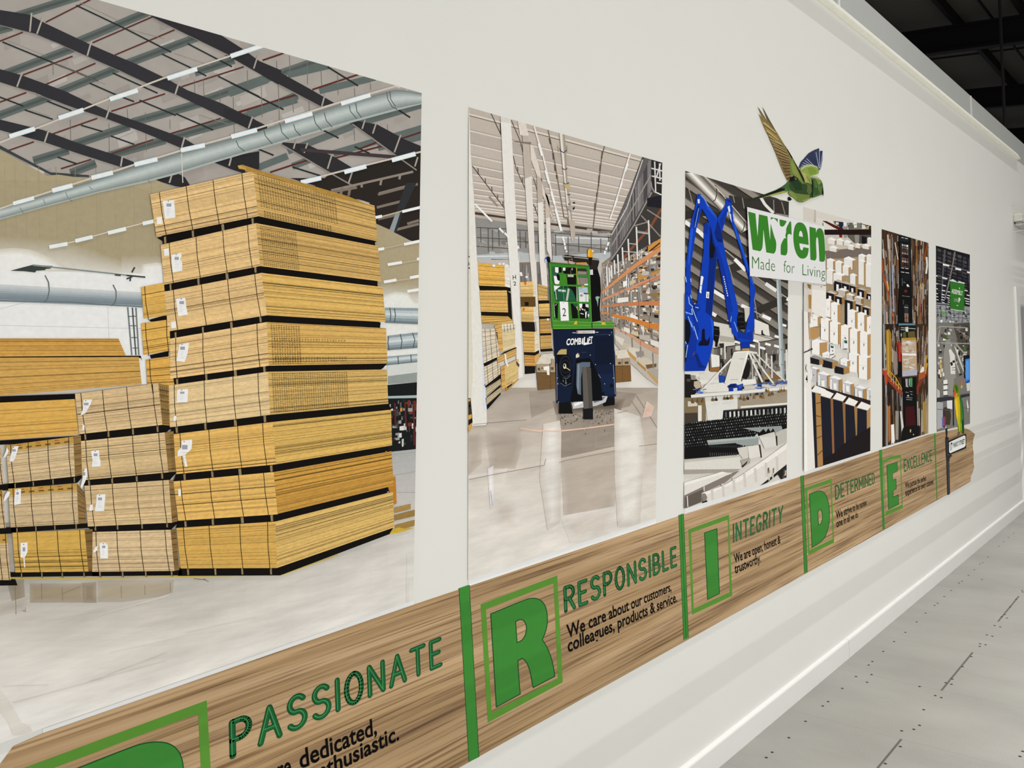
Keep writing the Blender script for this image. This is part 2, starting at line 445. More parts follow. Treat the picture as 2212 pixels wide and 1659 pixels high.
# ---- the dark roof over everything
SL = 0.17
def zroof(y, up_=0.0): return 7.81 + SL*(y+1.55) + up_
def sloped(bm, x0, x1, y0, y1, up0, up1):
    vs = [bm.verts.new((x, y, zroof(y, u))) for u in (up0, up1) for x, y in ((x0, y0), (x1, y0), (x1, y1), (x0, y1))]
    for f in ((0, 1, 2, 3), (7, 6, 5, 4), (0, 4, 5, 1), (1, 5, 6, 2), (2, 6, 7, 3), (3, 7, 4, 0)): bm.faces.new([vs[i] for i in f])
m, nt, b = new_mat('ribbed_roof_sheet')
tc = nd(nt, 'ShaderNodeTexCoord'); wv = nd(nt, 'ShaderNodeTexWave'); wv.bands_direction = 'X'; wv.inputs['Scale'].default_value = 2.2
nt.links.new(tc.outputs['Object'], wv.inputs['Vector'])
rr = nd(nt, 'ShaderNodeValToRGB'); nt.links.new(wv.outputs['Fac'], rr.inputs['Fac'])
rr.color_ramp.elements[0].color = (0.13, 0.12, 0.10, 1); rr.color_ramp.elements[1].color = (0.18, 0.165, 0.14, 1)
nt.links.new(rr.outputs['Color'], b.inputs['Base Color']); b.inputs['Roughness'].default_value = 0.85
bm = bmesh.new(); sloped(bm, -8, 70, -14, 12, 0.85, 0.95)
struct('ceiling', bm, m)
for bx in (3.0, 9.0, 15.0, 21.0, 27.1, 33.2, 39.3):
    bm = bmesh.new(); sloped(bm, bx-0.11, bx+0.11, -14, 12, 0.0, 0.06); sloped(bm, bx-0.02, bx+0.02, -14, 12, 0.06, 0.54); sloped(bm, bx-0.11, bx+0.11, -14, 12, 0.54, 0.60)
    struct('roof_beam', bm, ROOF_STEEL)
for py in (-6.2, -4.6, -3.0, -1.4, 0.25, 1.72, 3.05, 4.6):
    bm = bmesh.new(); sloped(bm, -8, 70, py-0.05, py+0.05, 0.60, 0.85)
    struct('roof_purlin', bm, ROOF_STEEL)
for px_, py, up_ in ((23.0, 2.3, 0.62), (23.8, 2.3, 0.70), (29.5, 2.3, 0.62)):
    bm = bmesh.new(); add_tube(bm, [(px_, -5, zroof(-5, up_)), (px_, 6, zroof(6, up_))], 0.025)
    struct('roof_tie', bm, ROOF_STEEL)
for py in (0.95, 2.3):
    bm = bmesh.new(); add_tube(bm, [(-8, py, zroof(py, 0.62)), (70, py, zroof(py, 0.62))], 0.03)
    struct('roof_pipe', bm, ROOF_STEEL)

# ---- unseen blades added to throw the faint level stripes on the wall
def over_stripe(zs, y=-0.70): return zs + (7.4-zs)*(-y)
for zs, h_ in ((0.945, 0.0024), (0.885, 0.0024), (0.715, 0.003), (0.60, 0.034), (0.335, 0.016)):
    bm = bmesh.new(); z = over_stripe(zs); add_box(bm, -7, 16, -0.701, -0.699, z-h_/2, z+h_/2)
    struct('shadow_blade', bm, GREY_STEEL)
# ================================================================== THE PRINTED PANELS ON THE WALL
def panel(name, quad, label, edge='d8d6d0'):
    """a thin vinyl print: sheet with thickness; quad tl tr br bl in photo pixels"""
    x, z = on_wall(*quad[3])
    t = thing(name, (x, 0, z), label, 'mural print', 'printed factory photos along the wall')
    bm = bmesh.new()
    a = [bm.verts.new((*[on_wall(*p, 0.0010)[0]], -0.0010, on_wall(*p, 0.0010)[1])) for p in quad]
    b = [bm.verts.new((v.co.x, -0.0001, v.co.z)) for v in a]
    n = len(quad)
    bm.faces.new(a); bm.faces.new(b[::-1])
    for i in range(n): bm.faces.new((a[i], b[i], b[(i+1) % n], a[(i+1) % n]))
    bmesh.ops.recalc_face_normals(bm, faces=bm.faces)
    obj('vinyl_sheet', bm, plain('vinyl_'+name, hexc(edge), 0.5, 0, 0.03, 20, 0, 0.2), t)
    lo = sorted(on_wall(*p) for p in quad if on_wall(*p)[1] < 1.1)
    e = [(max(x_, 0.42), z_) for x_, z_ in lo]; bm = bmesh.new(); prev = None
    for x_, z_ in e:
        zt = 1.006+.0129*(x_-.42) if x_ < 1.25 else 1.0167+.0038*(x_-1.25) if x_ < 2.5 else 1.0215-.0006*(x_-2.5)
        c = (bm.verts.new((x_, -0.0007, z_+.0005)), bm.verts.new((x_, -0.0007, zt+.0004)))
        if prev and x_ > prev[0].co.x+1e-4: bm.faces.new((prev[0], c[0], c[1], prev[1]))
        prev = c
    obj('white_border', bm, plain('border_white', (0.90, 0.905, 0.91), 0.4, 0, 0.02, 20), t)
    return t
# ------------------------------------------------------------------ panel 1: board packs
P1 = [(-62, -79), (911, 201), (893, 1297.5), (-62, 1626)]
t1 = panel('photo_mural', P1, 'mural print of tall stacks of strapped yellow board packs under a dark beamed roof', 'cfcac2')
a = Art('printed_roof', t1, INK_ROOF, clip=P1, crop='A')
a.p("-250,-400 2212,300 3640,770 3640,1720 2212,1700 700,1560 0,1330 -250,1280", 'a49e99')
rp = random.Random(5)
a.layer += 1
for k in range(70):                                    # soft patches of the foil roof lining
    x = rp.uniform(-100, 3500); y = rp.uniform(-50, 1500); w_ = rp.uniform(60, 220); h_ = rp.uniform(30, 90)
    if k % 6 == 0: a.layer += 1
    if y < 0.29*x-260: continue
    a.q([(x, y), (x+w_, y-w_*.42), (x+w_*1.1, y-w_*.42+h_), (x+w_*.1, y+h_)], rp.choice(['b0aaa5', '9b9590', 'b6b1ad', 'a09993']))
PUR = "130,140 640,-20;700,340 1225,118;95,610 600,420;1100,535 1650,330;500,785 960,600;-20,990 400,835;1690,610 1970,520;1790,835 2212,700 2850,470;1180,1030 1680,890;620,1235 1060,1090;310,1365 560,1290;1500,1165 1980,1030;960,1320 1370,1205;620,1470 800,1400;2120,985 2500,830;-20,260 90,230"
def ext(txt, f=.10):
    o = []
    for sg_ in txt.split(';'):
        p_ = F2(sg_); (x0_, y0_), (x1_, y1_) = p_[0], p_[-1]; dx_, dy_ = (x1_-x0_)*f, (y1_-y0_)*f
        o.append('%.0f,%.0f %.0f,%.0f' % (x0_-dx_, y0_-dy_, x1_+dx_, y1_+dy_))
    return ';'.join(o)
a.l(ext(PUR), 70, '616967'); a.l(ext(PUR), 26, '505856')
a.at('B').l("480,640 830,560;750,775 1230,660;140,975 560,850;-20,800 310,680;1010,1075 1640,890;480,1290 1030,1080;870,1310 1250,1200;1370,1170 1640,1090;200,1440 480,1330;520,1420 800,1310;1250,1260 1640,1160", 58, '5f6967')
a.at('A').l("390,190 775,-5;790,365 1310,140;980,470 1490,255;195,640 620,480;380,725 815,540;-10,875 225,790;-10,355 195,275;1550,740 2080,570;950,950 1410,800;430,1150 830,1010;1440,1145 1885,1010;2030,965 2240,895;940,1315 1310,1190;70,1285 290,1210;520,1440 780,1360", 13, '5a322b')
a.at('B').l("265,515 455,450;690,765 1085,635;30,965 545,810;1080,1275 1250,1210;330,1470 700,1350;1430,1190 1640,1120;880,1350 1330,1235", 15, '5a2c27')
a.at('A').l("650,45 1080,250 1460,445;20,358 440,530 640,610 835,692;1600,372 1980,570;1380,460 1620,575 1760,648;960,622 1200,730 1345,795;765,710 970,800 1145,868;400,862 610,945;210,937 450,1018;-10,825 200,905;1860,650 2212,825;1500,970 1820,1110;1190,855 1500,985;945,1160 1145,1232;690,1068 875,1122;490,1340 660,1400", 13, '2b3031')
a.l("680,20 1000,170;470,540 900,720;1490,455 1800,560;1240,620 1500,700;240,930 420,990;60,345 400,480;1100,250 1400,330;1700,980 1950,1060", 4, '8a837d')
a.at('B').l("820,570 1080,732;-10,705 150,785 445,935;780,1110 915,1178;1420,935 1525,1003;210,1265 360,1325;520,1425 760,1500;1050,1250 1180,1310", 14, '2a2c2c')
a.at('A').l("315,700 318,830;600,1020 605,1250;1225,610 1228,700;1240,960 1250,1290;1660,680 1665,860;1735,680 1742,850;1875,760 1880,880;1990,840 1996,1000;2110,600 2115,720;930,1050 935,1400;450,520 455,640;1085,930 1092,1020;1450,1020 1452,1100", 4, '6f6863')
a.at('B').l("385,520 390,620;495,470 500,640;645,510 650,720;765,590 770,730;905,640 912,810;1050,750 1055,860;1185,680 1188,770;135,600 140,720;255,740 262,1000;400,720 410,1060;520,830 530,960;660,830 665,960;15,830 25,1150;1330,1060 1335,1120;1045,1060 1052,1200", 5, '77706a')
a.build()
b1 = Art('printed_rafters', t1, INK, base=0.0085, clip=P1, crop='A')
b1.p("-40,75 0,85 250,125 390,200 760,375 980,470 1160,545 1400,660 1600,770 1900,885 2212,1040 2280,1075 2280,1160 2212,1140 2110,1095 1800,950 1500,805 1270,720 1000,590 740,480 500,370 300,290 0,215 -40,205", '343337')
b1.p("-40,580 0,590 180,640 560,780 780,885 950,960 1270,1070 1570,1180 1670,1240 1640,1275 1540,1260 1200,1120 900,1010 640,925 300,790 140,745 0,700 -40,690", '333236')
b1.p("-40,1010 0,1020 370,1110 650,1215 1040,1340 1160,1390 1100,1420 1030,1425 700,1320 370,1210 0,1110 -40,1100", '333337')
b1.p("1280,120 1860,283 2060,410 2212,520 2400,600 2400,700 2212,600 1950,470 1600,300 1300,150", '312f33')
b1.at('B').p("50,480 200,510 420,620 690,770 880,880 760,912 400,722 40,515 -60,470", '302f32')
b1.p("-60,920 0,940 170,1000 275,1070 140,1098 0,1030 -60,1000", '302f32')
b1.p("1060,1030 1240,1060 1480,1190 1640,1255 1640,1500 1580,1450 1400,1320 1200,1170 1020,1055", '2e2d30')
b1.p("440,1215 640,1230 880,1340 1030,1430 1640,1290 1640,1480 1560,1460 1000,1580 840,1470 620,1340 430,1235", '2f2e31')
b1.p("820,1500 1640,1300 1640,1700 900,1700 700,1600", '292522')
b1.at('D').p("500,-60 1640,-60 1640,500 1520,470 1330,370 1220,330 1180,150 900,60", '2a2522')
b1.at('A').p("1310,1530 1440,1470 1500,1470 1580,1515 1620,1580 1580,1600 1500,1590 1400,1560", '2c2b2e').p("1825,1385 2000,1330 2212,1290 2212,1440 2080,1480 1960,1440", '2c2b2e')
b1.at('A').l("1300,150 1600,300 1950,470;0,215 300,290 740,480 1270,720;140,745 640,925 900,1010", 5, '8f8a86')
b1.at('B').l("430,1235 840,1475 1070,1605;1030,1058 1400,1325 1580,1452;400,722 760,912", 11, '8d8580')
b1.at('A').l("270,110 255,270;365,150 315,290;780,350 745,475;190,620 145,740;1530,695 1495,805;940,910 905,1010;415,1110 380,1215;1575,1170 1550,1260;2155,995 2120,1095;1045,1330 1030,1420;1980,1320 1955,1415;1470,1480 1445,1560", 14, 'aca59d')
b1.at('B').l("225,475 190,585;800,800 770,910;180,995 145,1095;1140,1020 1115,1100;1235,1050 1205,1140;550,1195 530,1270;650,1220 620,1305;860,1310 820,1440;1445,1150 1390,1300;1030,1470 1000,1560;1590,1340 1565,1420;600,1170 600,1170", 13, 'a39b94')
b1.at('B').l("590,1278 1430,1342", 30, '40383a')
b1.at('B').l("850,1625 1550,1465;1260,1650 1490,1590;930,1620 935,1659;1110,1560 1112,1600;1280,1530 1270,1580;1440,1490 1432,1530", 20, '8a8076')
b1.at('D').l("850,60 1070,20;1240,190 1500,125;1250,290 1420,250;1500,330 1600,300;1250,80 1590,-10;1330,400 1600,330;1000,90 1010,30;935,70 945,20", 22, '7b7066')
b1.p("1490,-20 1580,-20 1455,250 1290,790 1235,865 1255,700 1400,240", '2f3134')
b1.p("1400,240 1440,235 1290,690 1262,700 1330,430", '8b959a')
b1.at('A').p("-260,1180 0,1240 430,1470 760,1495 760,1512 490,1505 430,1490 -10,1265 -260,1210", '3d4343')
b1.build()
b2 = Art('printed_hall_walls', t1, INK, base=0.0125, clip=P1, crop='A')
b2.at('A').p("-260,1250 0,1280 400,1500 500,1490 700,1520 1320,1530 1600,1650 1600,1720 -260,1720", 'a89c80')
b2.at('C').p("-260,-40 700,-40 1100,0 1500,120 1500,700 -260,700", 'a4987c')
b2.layer += 1
for x in (40, 130, 220, 330, 480, 640, 820, 980, 1140, 1290): b2._line(X('C', [(x, -160), (x+10, 560)]), .9, '9b8f74')
b2.grad4("-260,420 560,470 560,800 -260,760", 'a4987c', 'a4987c', 'e0dfdb', 'e4e3e0', 4, 22)
b2.grad4("558,470 1040,640 1040,800 558,800", 'a4987c', 'a4987c', 'dddcd8', 'e0dfdb', 6, 18)
b2.grad4("1038,600 1480,600 1480,800 1038,800", 'a4987c', 'a4987c', 'e0dfdc', 'dddcd8', 3, 16)
b2.soft("-260,590 120,560 260,575 420,640 560,720 -260,760", 'e4e4e1', 'c6c0b0', 5, 50).soft("1230,690 1330,675 1450,690 1450,800 1180,800", 'e2e2df', 'c9c3b4', 4, 30)
b2.p("-260,720 1480,760 1480,1700 -260,1700", 'e3e4e4')
b2.l("-250,1190 1250,1225;920,1040 930,1320;0,1055 240,995;-100,1130 0,1110", 5, 'c6c7c8')
b2.build()
b2 = Art('printed_hall_walls', t1, INK, base=0.0125, clip=P1, crop='D')
b2.at('D').p("1215,320 1350,380 1520,480 1640,480 1640,960 1215,960", 'a69a7e')
b2.grad4("1215,840 1640,840 1640,1030 1215,1030", 'a69a7e', 'a69a7e', 'd4d3ce', 'dcdbd8', 4, 16).soft("1270,960 1400,920 1500,930 1560,1000 1640,1010 1640,1060 1270,1060", 'dddedb', 'c4beae', 4, 24).p("1270,1020 1640,1020 1640,1700 1270,1700", 'dcddda')
b2.build()
# round spiral ducts
d1 = Art('printed_duct', t1, INK, base=0.0185, clip=P1, crop='px')
top = X('A', F2("-300,1850 300,1690 780,1545 1150,1420 1560,1295 2000,1175 2212,1118")) + X('B', F2("455,1045 930,890 1400,765 1480,770 1640,800"))
bot = X('A', F2("-300,1960 300,1790 860,1640 1250,1555 1500,1490 1840,1385 2212,1275")) + X('B', F2("440,1215 1030,1045 1400,945 1500,920 1640,885"))
d1.layer += 1
cols = ['7d8685', '8e9897', 'a3adac', 'b4bdbc', 'bac3c2', 'b0b9b8', 'a3acab', '949d9c', '868f8e', 'a5aeac']
for i in range(len(top)-1):
    for j in range(10):
        L = lambda p, q, t: (p[0]+(q[0]-p[0])*t, p[1]+(q[1]-p[1])*t)
        d1.raw([L(top[i], bot[i], j/10), L(top[i+1], bot[i+1], j/10), L(top[i+1], bot[i+1], (j+1)/10), L(top[i], bot[i], (j+1)/10)], cols[j])
d1.at('B').l("1325,785 1335,850 1370,910 1415,935;1350,780 1360,850 1400,910;1005,900 1015,950 1070,1015;1060,880 1070,950 1110,1005;700,980 715,1050 770,1115;790,960 810,1030 860,1085;415,1060 430,1130 490,1190;530,1060 545,1110 590,1160;275,1110 290,1160 350,1230;40,1200 60,1250 110,1290", 7, '4f5a5a')
d1.at('C').l("560,60 580,110 620,140;760,10 790,40;370,120 385,160;170,190 200,240;1260,-50 1280,-20", 6, '77807f')
d1.build()
d2 = Art('printed_duct', t1, INK, base=0.0185, clip=P1, crop='C')
for k, c in enumerate(['c3c8ca', 'b7bdc1', 'a9b1b6', '98a2a8', '86929a', '7d8a92', '76838b', '8b979e']):
    f0, f1 = k/8, (k+1)/8
    d2.p([(-260, 832+150*f0), (1215, 915+125*f0), (1215, 915+125*f1+1), (-260, 832+150*f1+1)], c)
d2.l("385,770 415,830 420,900 405,970 375,1000;965,850 990,900 990,970 975,1010 950,1030", 10, '5f6b70')
d2.l("600,1000 1215,1040;-260,980 600,1000", 8, '5d6a70')
d2.build()
for (y0a, y0b, y1a, y1b, xa, rg) in ((1045, 1050, 1175, 1190, 1310, "1350,1045 1360,1100 1355,1160;1390,1050 1400,1110 1390,1170"), (1285, 1250, 1410, 1385, 1330, "1440,1270 1455,1330 1445,1400;1545,1260 1565,1320 1550,1390;1340,1290 1335,1350 1345,1410"), (1465, 1435, 1540, 1505, 1300, "1420,1460 1425,1530;1530,1445 1535,1510")):
    d2 = Art('printed_duct', t1, INK, base=0.0185, clip=P1, crop='D'); d2.layer += 1
    for k, c in enumerate(['8b979c', 'b3bec2', 'c5cfd2', 'a4b0b5', '87949a', '6c797f']):
        f0, f1 = k/6, (k+1)/6
        d2.raw(X('D', [(xa, y0a+(y1a-y0a)*f0), (1640, y0b+(y1b-y0b)*f0), (1640, y0b+(y1b-y0b)*f1), (xa, y0a+(y1a-y0a)*f1)]), c)
    d2.l(rg, 8, '4b575c'); d2.build()
for c_, w_, k_, t_ in (('A', 15, 'c9c1b6', "-200,1285 0,1215 400,1060 900,855 1400,665 1700,565 2212,395 2330,350"), ('A', 15, 'c9c1b6', "-200,1850 330,1665 780,1520 1145,1405 1540,1285 1970,1165 2212,1090 2430,1020 2905,870 3375,735 3415,745"),
                       ('B', 15, 'c6beb3', "590,1550 960,1455 1365,1355 1640,1290"), ('C', 9, 'd2c9b8', "420,530 640,478 920,400 1215,325 1310,300"), ('D', 12, 'b3a78e', "1220,285 1460,220 1640,180"),
                       ('D', 12, 'b3a78e', "1250,550 1470,500 1640,470"), ('D', 12, 'b3a78e', "1330,682 1600,635"), ('D', 12, 'b3a78e', "1300,830 1600,785")):
    Art('printed_lamp_rail', t1, INK, base=0.0200, clip=P1, crop=c_).l(t_, w_, k_).build()
LA = "80,1165 297,1098;500,1008 712,938;937,847 1175,770;1428,668 1682,588;1968,480 2290,372;445,1627 618,1582;780,1518 963,1472;1147,1405 1343,1357;1543,1283 1748,1238;1973,1167 2193,1108"
LB = "455,1036 690,968;935,885 1185,810;592,1557 765,1518;962,1468 1150,1418;1368,1367 1570,1312"
LC = "112,157 290,108;420,528 575,500;642,476 790,440;920,408 1075,371;1217,328 1320,305"
LD = "1210,280 1285,264;1457,226 1640,182;1245,550 1303,540;1472,505 1640,470;1333,678 1455,658;1582,632 1640,620;1300,826 1408,808;1522,790 1640,768;1500,906 1640,884"
Art('printed_hanger', t1, INK, base=0.0215, clip=P1, crop='A').l("1548,1310 1560,1560", 8, 'cfcac2').build()
def lamps(t, clip, crop, txt, w_, core='f4fbff', halo=None, base=0.0215):
    for seg in txt.split(';'):
        q = Art('printed_lamp', t, INK, base=base, clip=clip, crop=crop)
        if halo: q.l(seg, w_*1.38, halo)
        q.l(seg, w_, core); q.build()
lamps(t1, P1, 'A', LA, 30, halo='b9d8ee'); lamps(t1, P1, 'B', LB, 29, halo='b9d8ee'); lamps(t1, P1, 'C', LC, 24, 'fbfeff', 'cfe6f2'); lamps(t1, P1, 'D', LD, 24, 'f6fbfa')
k1 = Art('printed_wall_bracket', t1, INK, base=0.0180, clip=P1, crop='C')
k1.at('C').p("90,730 200,700 280,680 450,690 430,712 390,715 385,725 310,730 300,745 210,735", '3b413f').l("280,682 1240,785", 12, '7f8887').l("1240,785 1080,770;1150,700 1125,745;1115,770 1110,820;1080,800 1130,780;980,765 1030,770", 13, '3a3f3e')
k1.build(); k1 = Art('printed_cable_ladder', t1, INK, base=0.0180, clip=P1, crop='C')
k1.l("1090,1040 1125,1450;1130,1045 1160,1450;1160,1045 1185,1450", 12, '6d7678').l("1130,1045 1160,1450;1095,1120 1160,1118;1110,1200 1165,1200;1120,1300 1170,1300;1130,1390 1180,1390", 6, '3a3e3f')
k1.build(); k1 = Art('printed_conveyor', t1, INK, base=0.0180, clip=P1, crop='F')
k1.at('F').p("1330,-80 1640,-80 1640,230 1330,230", 'c9cdca').p("1335,50 1640,10 1640,95 1335,120", '8d9491').p("1330,125 1640,95 1640,720 1330,730", '17191a').p("1335,220 1640,210 1640,235 1335,240", '9fb0b0')
rr = random.Random(9); k1.layer += 1
for k in range(70):
    x = rr.uniform(1345, 1575); y = rr.uniform(250, 640); w_ = rr.uniform(5, 40); h_ = rr.uniform(6, 60)
    k1.q([(x, y), (x+w_, y-6), (x+w_, y+h_), (x, y+h_)], rr.choice(['8f9391', 'b9bcb9', '5c605f', '232626', '3a3d3c', 'd0d1cd', '6f3129', '1a1c1c']))
k1.l("1480,270 1490,480;1555,260 1560,640;1395,280 1400,480", 13, '5a2724').p("1440,320 1455,318 1455,350 1440,352", 'd08d2e')
k1.p("1360,700 1640,665 1640,1300 1360,1310", 'c0bcb6').grad("1360,695 1640,665 1640,1300 1360,1310", 'a5a6a6', 'c4c0bb', 12)
k1.l("1370,900 1640,850;1380,1040 1640,1045;1360,720 1640,690", 6, '9b9b9a')
k1.build(); k1 = Art('printed_bearers', t1, INK_BOARD, base=0.0285, clip=P1, crop='F')
k1.at('F').p("1390,1170 1530,1140 1530,1185 1390,1220", 'a1824c').p("1390,1235 1640,1170 1640,1225 1390,1285", '8f7440').p("1395,1320 1640,1255 1640,1305 1395,1375", '9a7a40').p("1350,1365 1430,1340 1470,1350 1560,1345 1430,1385 1350,1400", 'c2a23a')
k1.p("1335,990 1385,985 1365,900 1400,908 1410,1135 1390,1145", 'b5772a')
k1.build()
fl = Art('printed_floor', t1, INK_FLOOR, base=0.0175, clip=P1, crop='px')
fl.grad4([(-62, 1130), (330, 1130), (330, 1400), (-62, 1400)], '8f887d', '958e84', 'cfcac3', 'd0cbc5', 10, 18)
fl.grad4([(328, 1130), (940, 1080), (940, 1330), (328, 1400)], '958e84', 'c6c2bc', 'dad7d3', 'cfcac3', 18, 16)
fl.grad4([(-62, 1398), (330, 1398), (330, 1640), (-62, 1640)], 'd0cbc5', 'cfcac3', 'e4e2df', 'e6e4e1', 8, 10)
fl.grad4([(328, 1398), (940, 1328), (940, 1500), (328, 1640)], 'cfcac3', 'dad7d3', 'e2e1de', 'e4e2df', 10, 8)
fl.at('G')
for t_, c_, u_ in (("70,200 170,200 185,420 120,400", '968b79', '9f978c'), ("250,235 640,235 645,350 250,352", '9b8e78', 'a39b8f'), ("655,230 735,225 738,352 665,352", '8a7d69', 'a0978a'), ("780,215 1340,210 1330,290 960,345 780,345", 'a59a87', 'aaa298'), ("0,400 200,340 180,410 0,450", 'b0a9a0', 'b9b2aa')):
    fl.soft(t_, c_, u_, 4, 34)
fl.p("750,462 1100,365 1370,285 1300,325 1000,405 770,470", 'c6bfb8')
fl.l("120,240 125,460;325,220 326,340;480,300 630,240;485,250 490,350;945,235 948,330;1130,230 1132,310;1330,210 1330,280;650,230 655,340", 5, '897d6c')
fl.l("1510,180 1600,190 1630,205;1590,180 1610,195", 4, '5a5248')
fl.l("700,980 1300,820;850,760 1400,640;100,1150 800,960;900,560 1500,480;300,520 800,420;20,1020 380,1010;840,930 1300,760;1000,560 1400,520;1450,600 2000,480", 5, 'c9c2bb')
fl.p("0,1040 60,1120 130,1230 165,1300 235,1335 262,1392 100,1400 60,1300 0,1220", 'd3cfc8')
fl.at('H').l("1380,0 1376,365", 22, 'cfccc5')
fl.at('G').l("-200,180 600,182 2024,152", 10, 'c8b04a')
fl.at('H').l("-20,156 390,152 830,-5", 9, 'cbb548')
fl.build()

# ---- the packs
BLK = '100d0b'
def pack(front, side, cf, cs, nf=9, straps=(0.08, .36, .63, .9), slots=None, gap=None, tags=(), bearers=(), seed=1, lines=(), var=.05, band=None, base=0.0310):
    """front / side: tl tr br bl; gap: black space beneath with the bearers that carry the pack"""
    cf = mixh(cf, 'dcc59c', .25); cs = mixh(cs, 'd8c094', .16) if cs else cs
    a = Art('printed_pack', t1, INK_BOARD, base=base, clip=P1, crop='px')
    r = random.Random(seed)
    if gap:
        for g in gap: a.p(g, BLK)
    a.layer += 1
    for bx, by, bw, bh in bearers:
        a.q([(bx, by), (bx+bw*.8, by-bw*.15), (bx+bw, by+bh), (bx+bw*.15, by+bh)], '8d7a5c'); a.q([(bx+bw*.62, by), (bx+bw*.8, by-1), (bx+bw, by+bh), (bx+bw*.72, by+bh)], '2c241b')
    a.strips(front, nf*2, cf, var, seed)
    a.hatch(front, sorted(r.uniform(.04, .98) for _ in range(nf)), .75, tint(cf, .62))
    if lines: a.hatch(front, lines, 1.3, '33240f')
    if side:
        a.strips(side, 22, cs, .05, seed+5)
        a.hatch(side, sorted(r.uniform(.02, .98) for _ in range(16)), .7, tint(cs, .62))
        a.hatch(side, sorted(r.uniform(.02, .98) for _ in range(4)), 1.2, tint(cs, .42))
        for s_ in (slots or []): a.slots(side, *s_, tint(cs, .45), seed=seed)
    if band:
        tl, tr, br, bl = front; L = lambda p, q, t: (p[0]+(q[0]-p[0])*t, p[1]+(q[1]-p[1])*t)
        a.p([tl, tr, L(tr, br, band), L(tl, bl, band)], 'b8924a')
        a.layer += 1
        for k in range(6):
            u = .16+.14*k; p0 = L(L(tl, tr, u), L(bl, br, u), band*.25); p1 = L(L(tl, tr, u+.07), L(bl, br, u+.07), band*.25)
            if k % 2 == 0: a._line([p0, p1], 1.6, 'a3402c')
            p0 = L(L(tl, tr, u), L(bl, br, u), band*.66); p1 = L(L(tl, tr, u+.08), L(bl, br, u+.08), band*.66)
            a._line([p0, p1], 3.2, '6d5226')
    a.layer += 1
    tl, tr, br, bl = front
    for s_ in straps:
        pt = (tl[0]+(tr[0]-tl[0])*s_, tl[1]+(tr[1]-tl[1])*s_); pb = (bl[0]+(br[0]-bl[0])*s_, bl[1]+(br[1]-bl[1])*s_)
        mid = ((pt[0]+pb[0])/2-.8, (pt[1]+pb[1])/2)
        a._line([pt, mid, (pb[0]+2, pb[1]+3)], 1.5, '1f1710')
    o = a.build()
    for tg in tags:
        q = Art('printed_label', o, INK, base=base+0.003, clip=P1, crop=tg[0])
        pts = F2(tg[1]); q.p(tg[1], 'e9e9ee')
        xs = [p[0] for p in pts]; ys = [p[1] for p in pts]; x0, x1, y0, y1 = min(xs), max(xs), min(ys), max(ys); w_, h_ = x1-x0, y1-y0
        if w_ > 55 and h_ > 90:
            q.box(x0+w_*.3, y0+h_*.2, x0+w_*.68, y0+h_*.36, '9a9aa6'); q.layer += 1
            for k in range(4): q.box(x0+w_*.3, y0+h_*(.46+.1*k), x0+w_*r.uniform(.5, .7), y0+h_*(.475+.1*k), 'b9b9c4', False)
            q.ell(x0+w_*.45, y0+h_*.08, 5, 4, '4a4038', 8)
        q.build()
    return o
cL, cY, cP = 'd9b47a', 'd6a64e', 'bda27c'
sB, sY = 'c69f5a', 'd0a04c'
# packs far behind, at the back of the store
pack([(-62, 731), (256, 731.5), (272, 768), (-62, 771)], None, 'c28a33', None, 5, (), gap=None, seed=31)
pack([(-62, 773), (300, 771), (306, 830), (-62, 860)], None, 'c0903f', None, 11, (), gap=[X('C', F2("-260,1462 1200,1455 1215,1500 1200,1475 -260,1478"))], seed=32, var=.03)
pack([(-62, 873), (161, 862), (170, 938), (-62, 955)], None, 'cf9a3d', None, 8, (), gap=[X('E', F2("-260,232 640,200 640,250 -260,285")), X('E', F2("-260,615 640,560 640,600 -260,650"))], seed=33, var=.03)
pack(X('C', F2("1205,870 1398,833 1425,1110 1230,1140")), None, 'd3a042', None, 6, (.15,), gap=[X('C', F2("1270,1150 1430,1105 1430,1150 1290,1165"))], lines=(.25,), seed=34)
pack(X('C', F2("1205,1180 1445,1145 1455,1410 1228,1450")), None, 'd09b3c', None, 9, (.15, .9), gap=[X('C', F2("1280,1450 1440,1415 1440,1460 1290,1480"))], lines=(.22, .8), seed=35)
pack(X('C', F2("1245,1490 1445,1460 1500,1770 1262,1770")), None, 'cb9336', None, 10, (.15,), lines=(.3, .5, .7, .85), seed=36)
# the lowest stack at the edge of the print
for k, (p_, c_, ln) in enumerate((("-260,690 8,660 28,972 -260,1000", cP, ()), ("-260,1030 22,1020 50,1345 -260,1360", cP, ()), ("-260,1405 62,1395 92,1790 -260,1790", cP, ()))):
    pack(X('E', F2(p_)), None, c_, None, 10, (.78, .95), gap=[X('E', [(-260, F2(p_)[3][1]-8), (130, F2(p_)[2][1]-8), (150, F2(p_)[2][1]+45), (-260, F2(p_)[3][1]+50)])], seed=40+k, band=.2 if k else None)
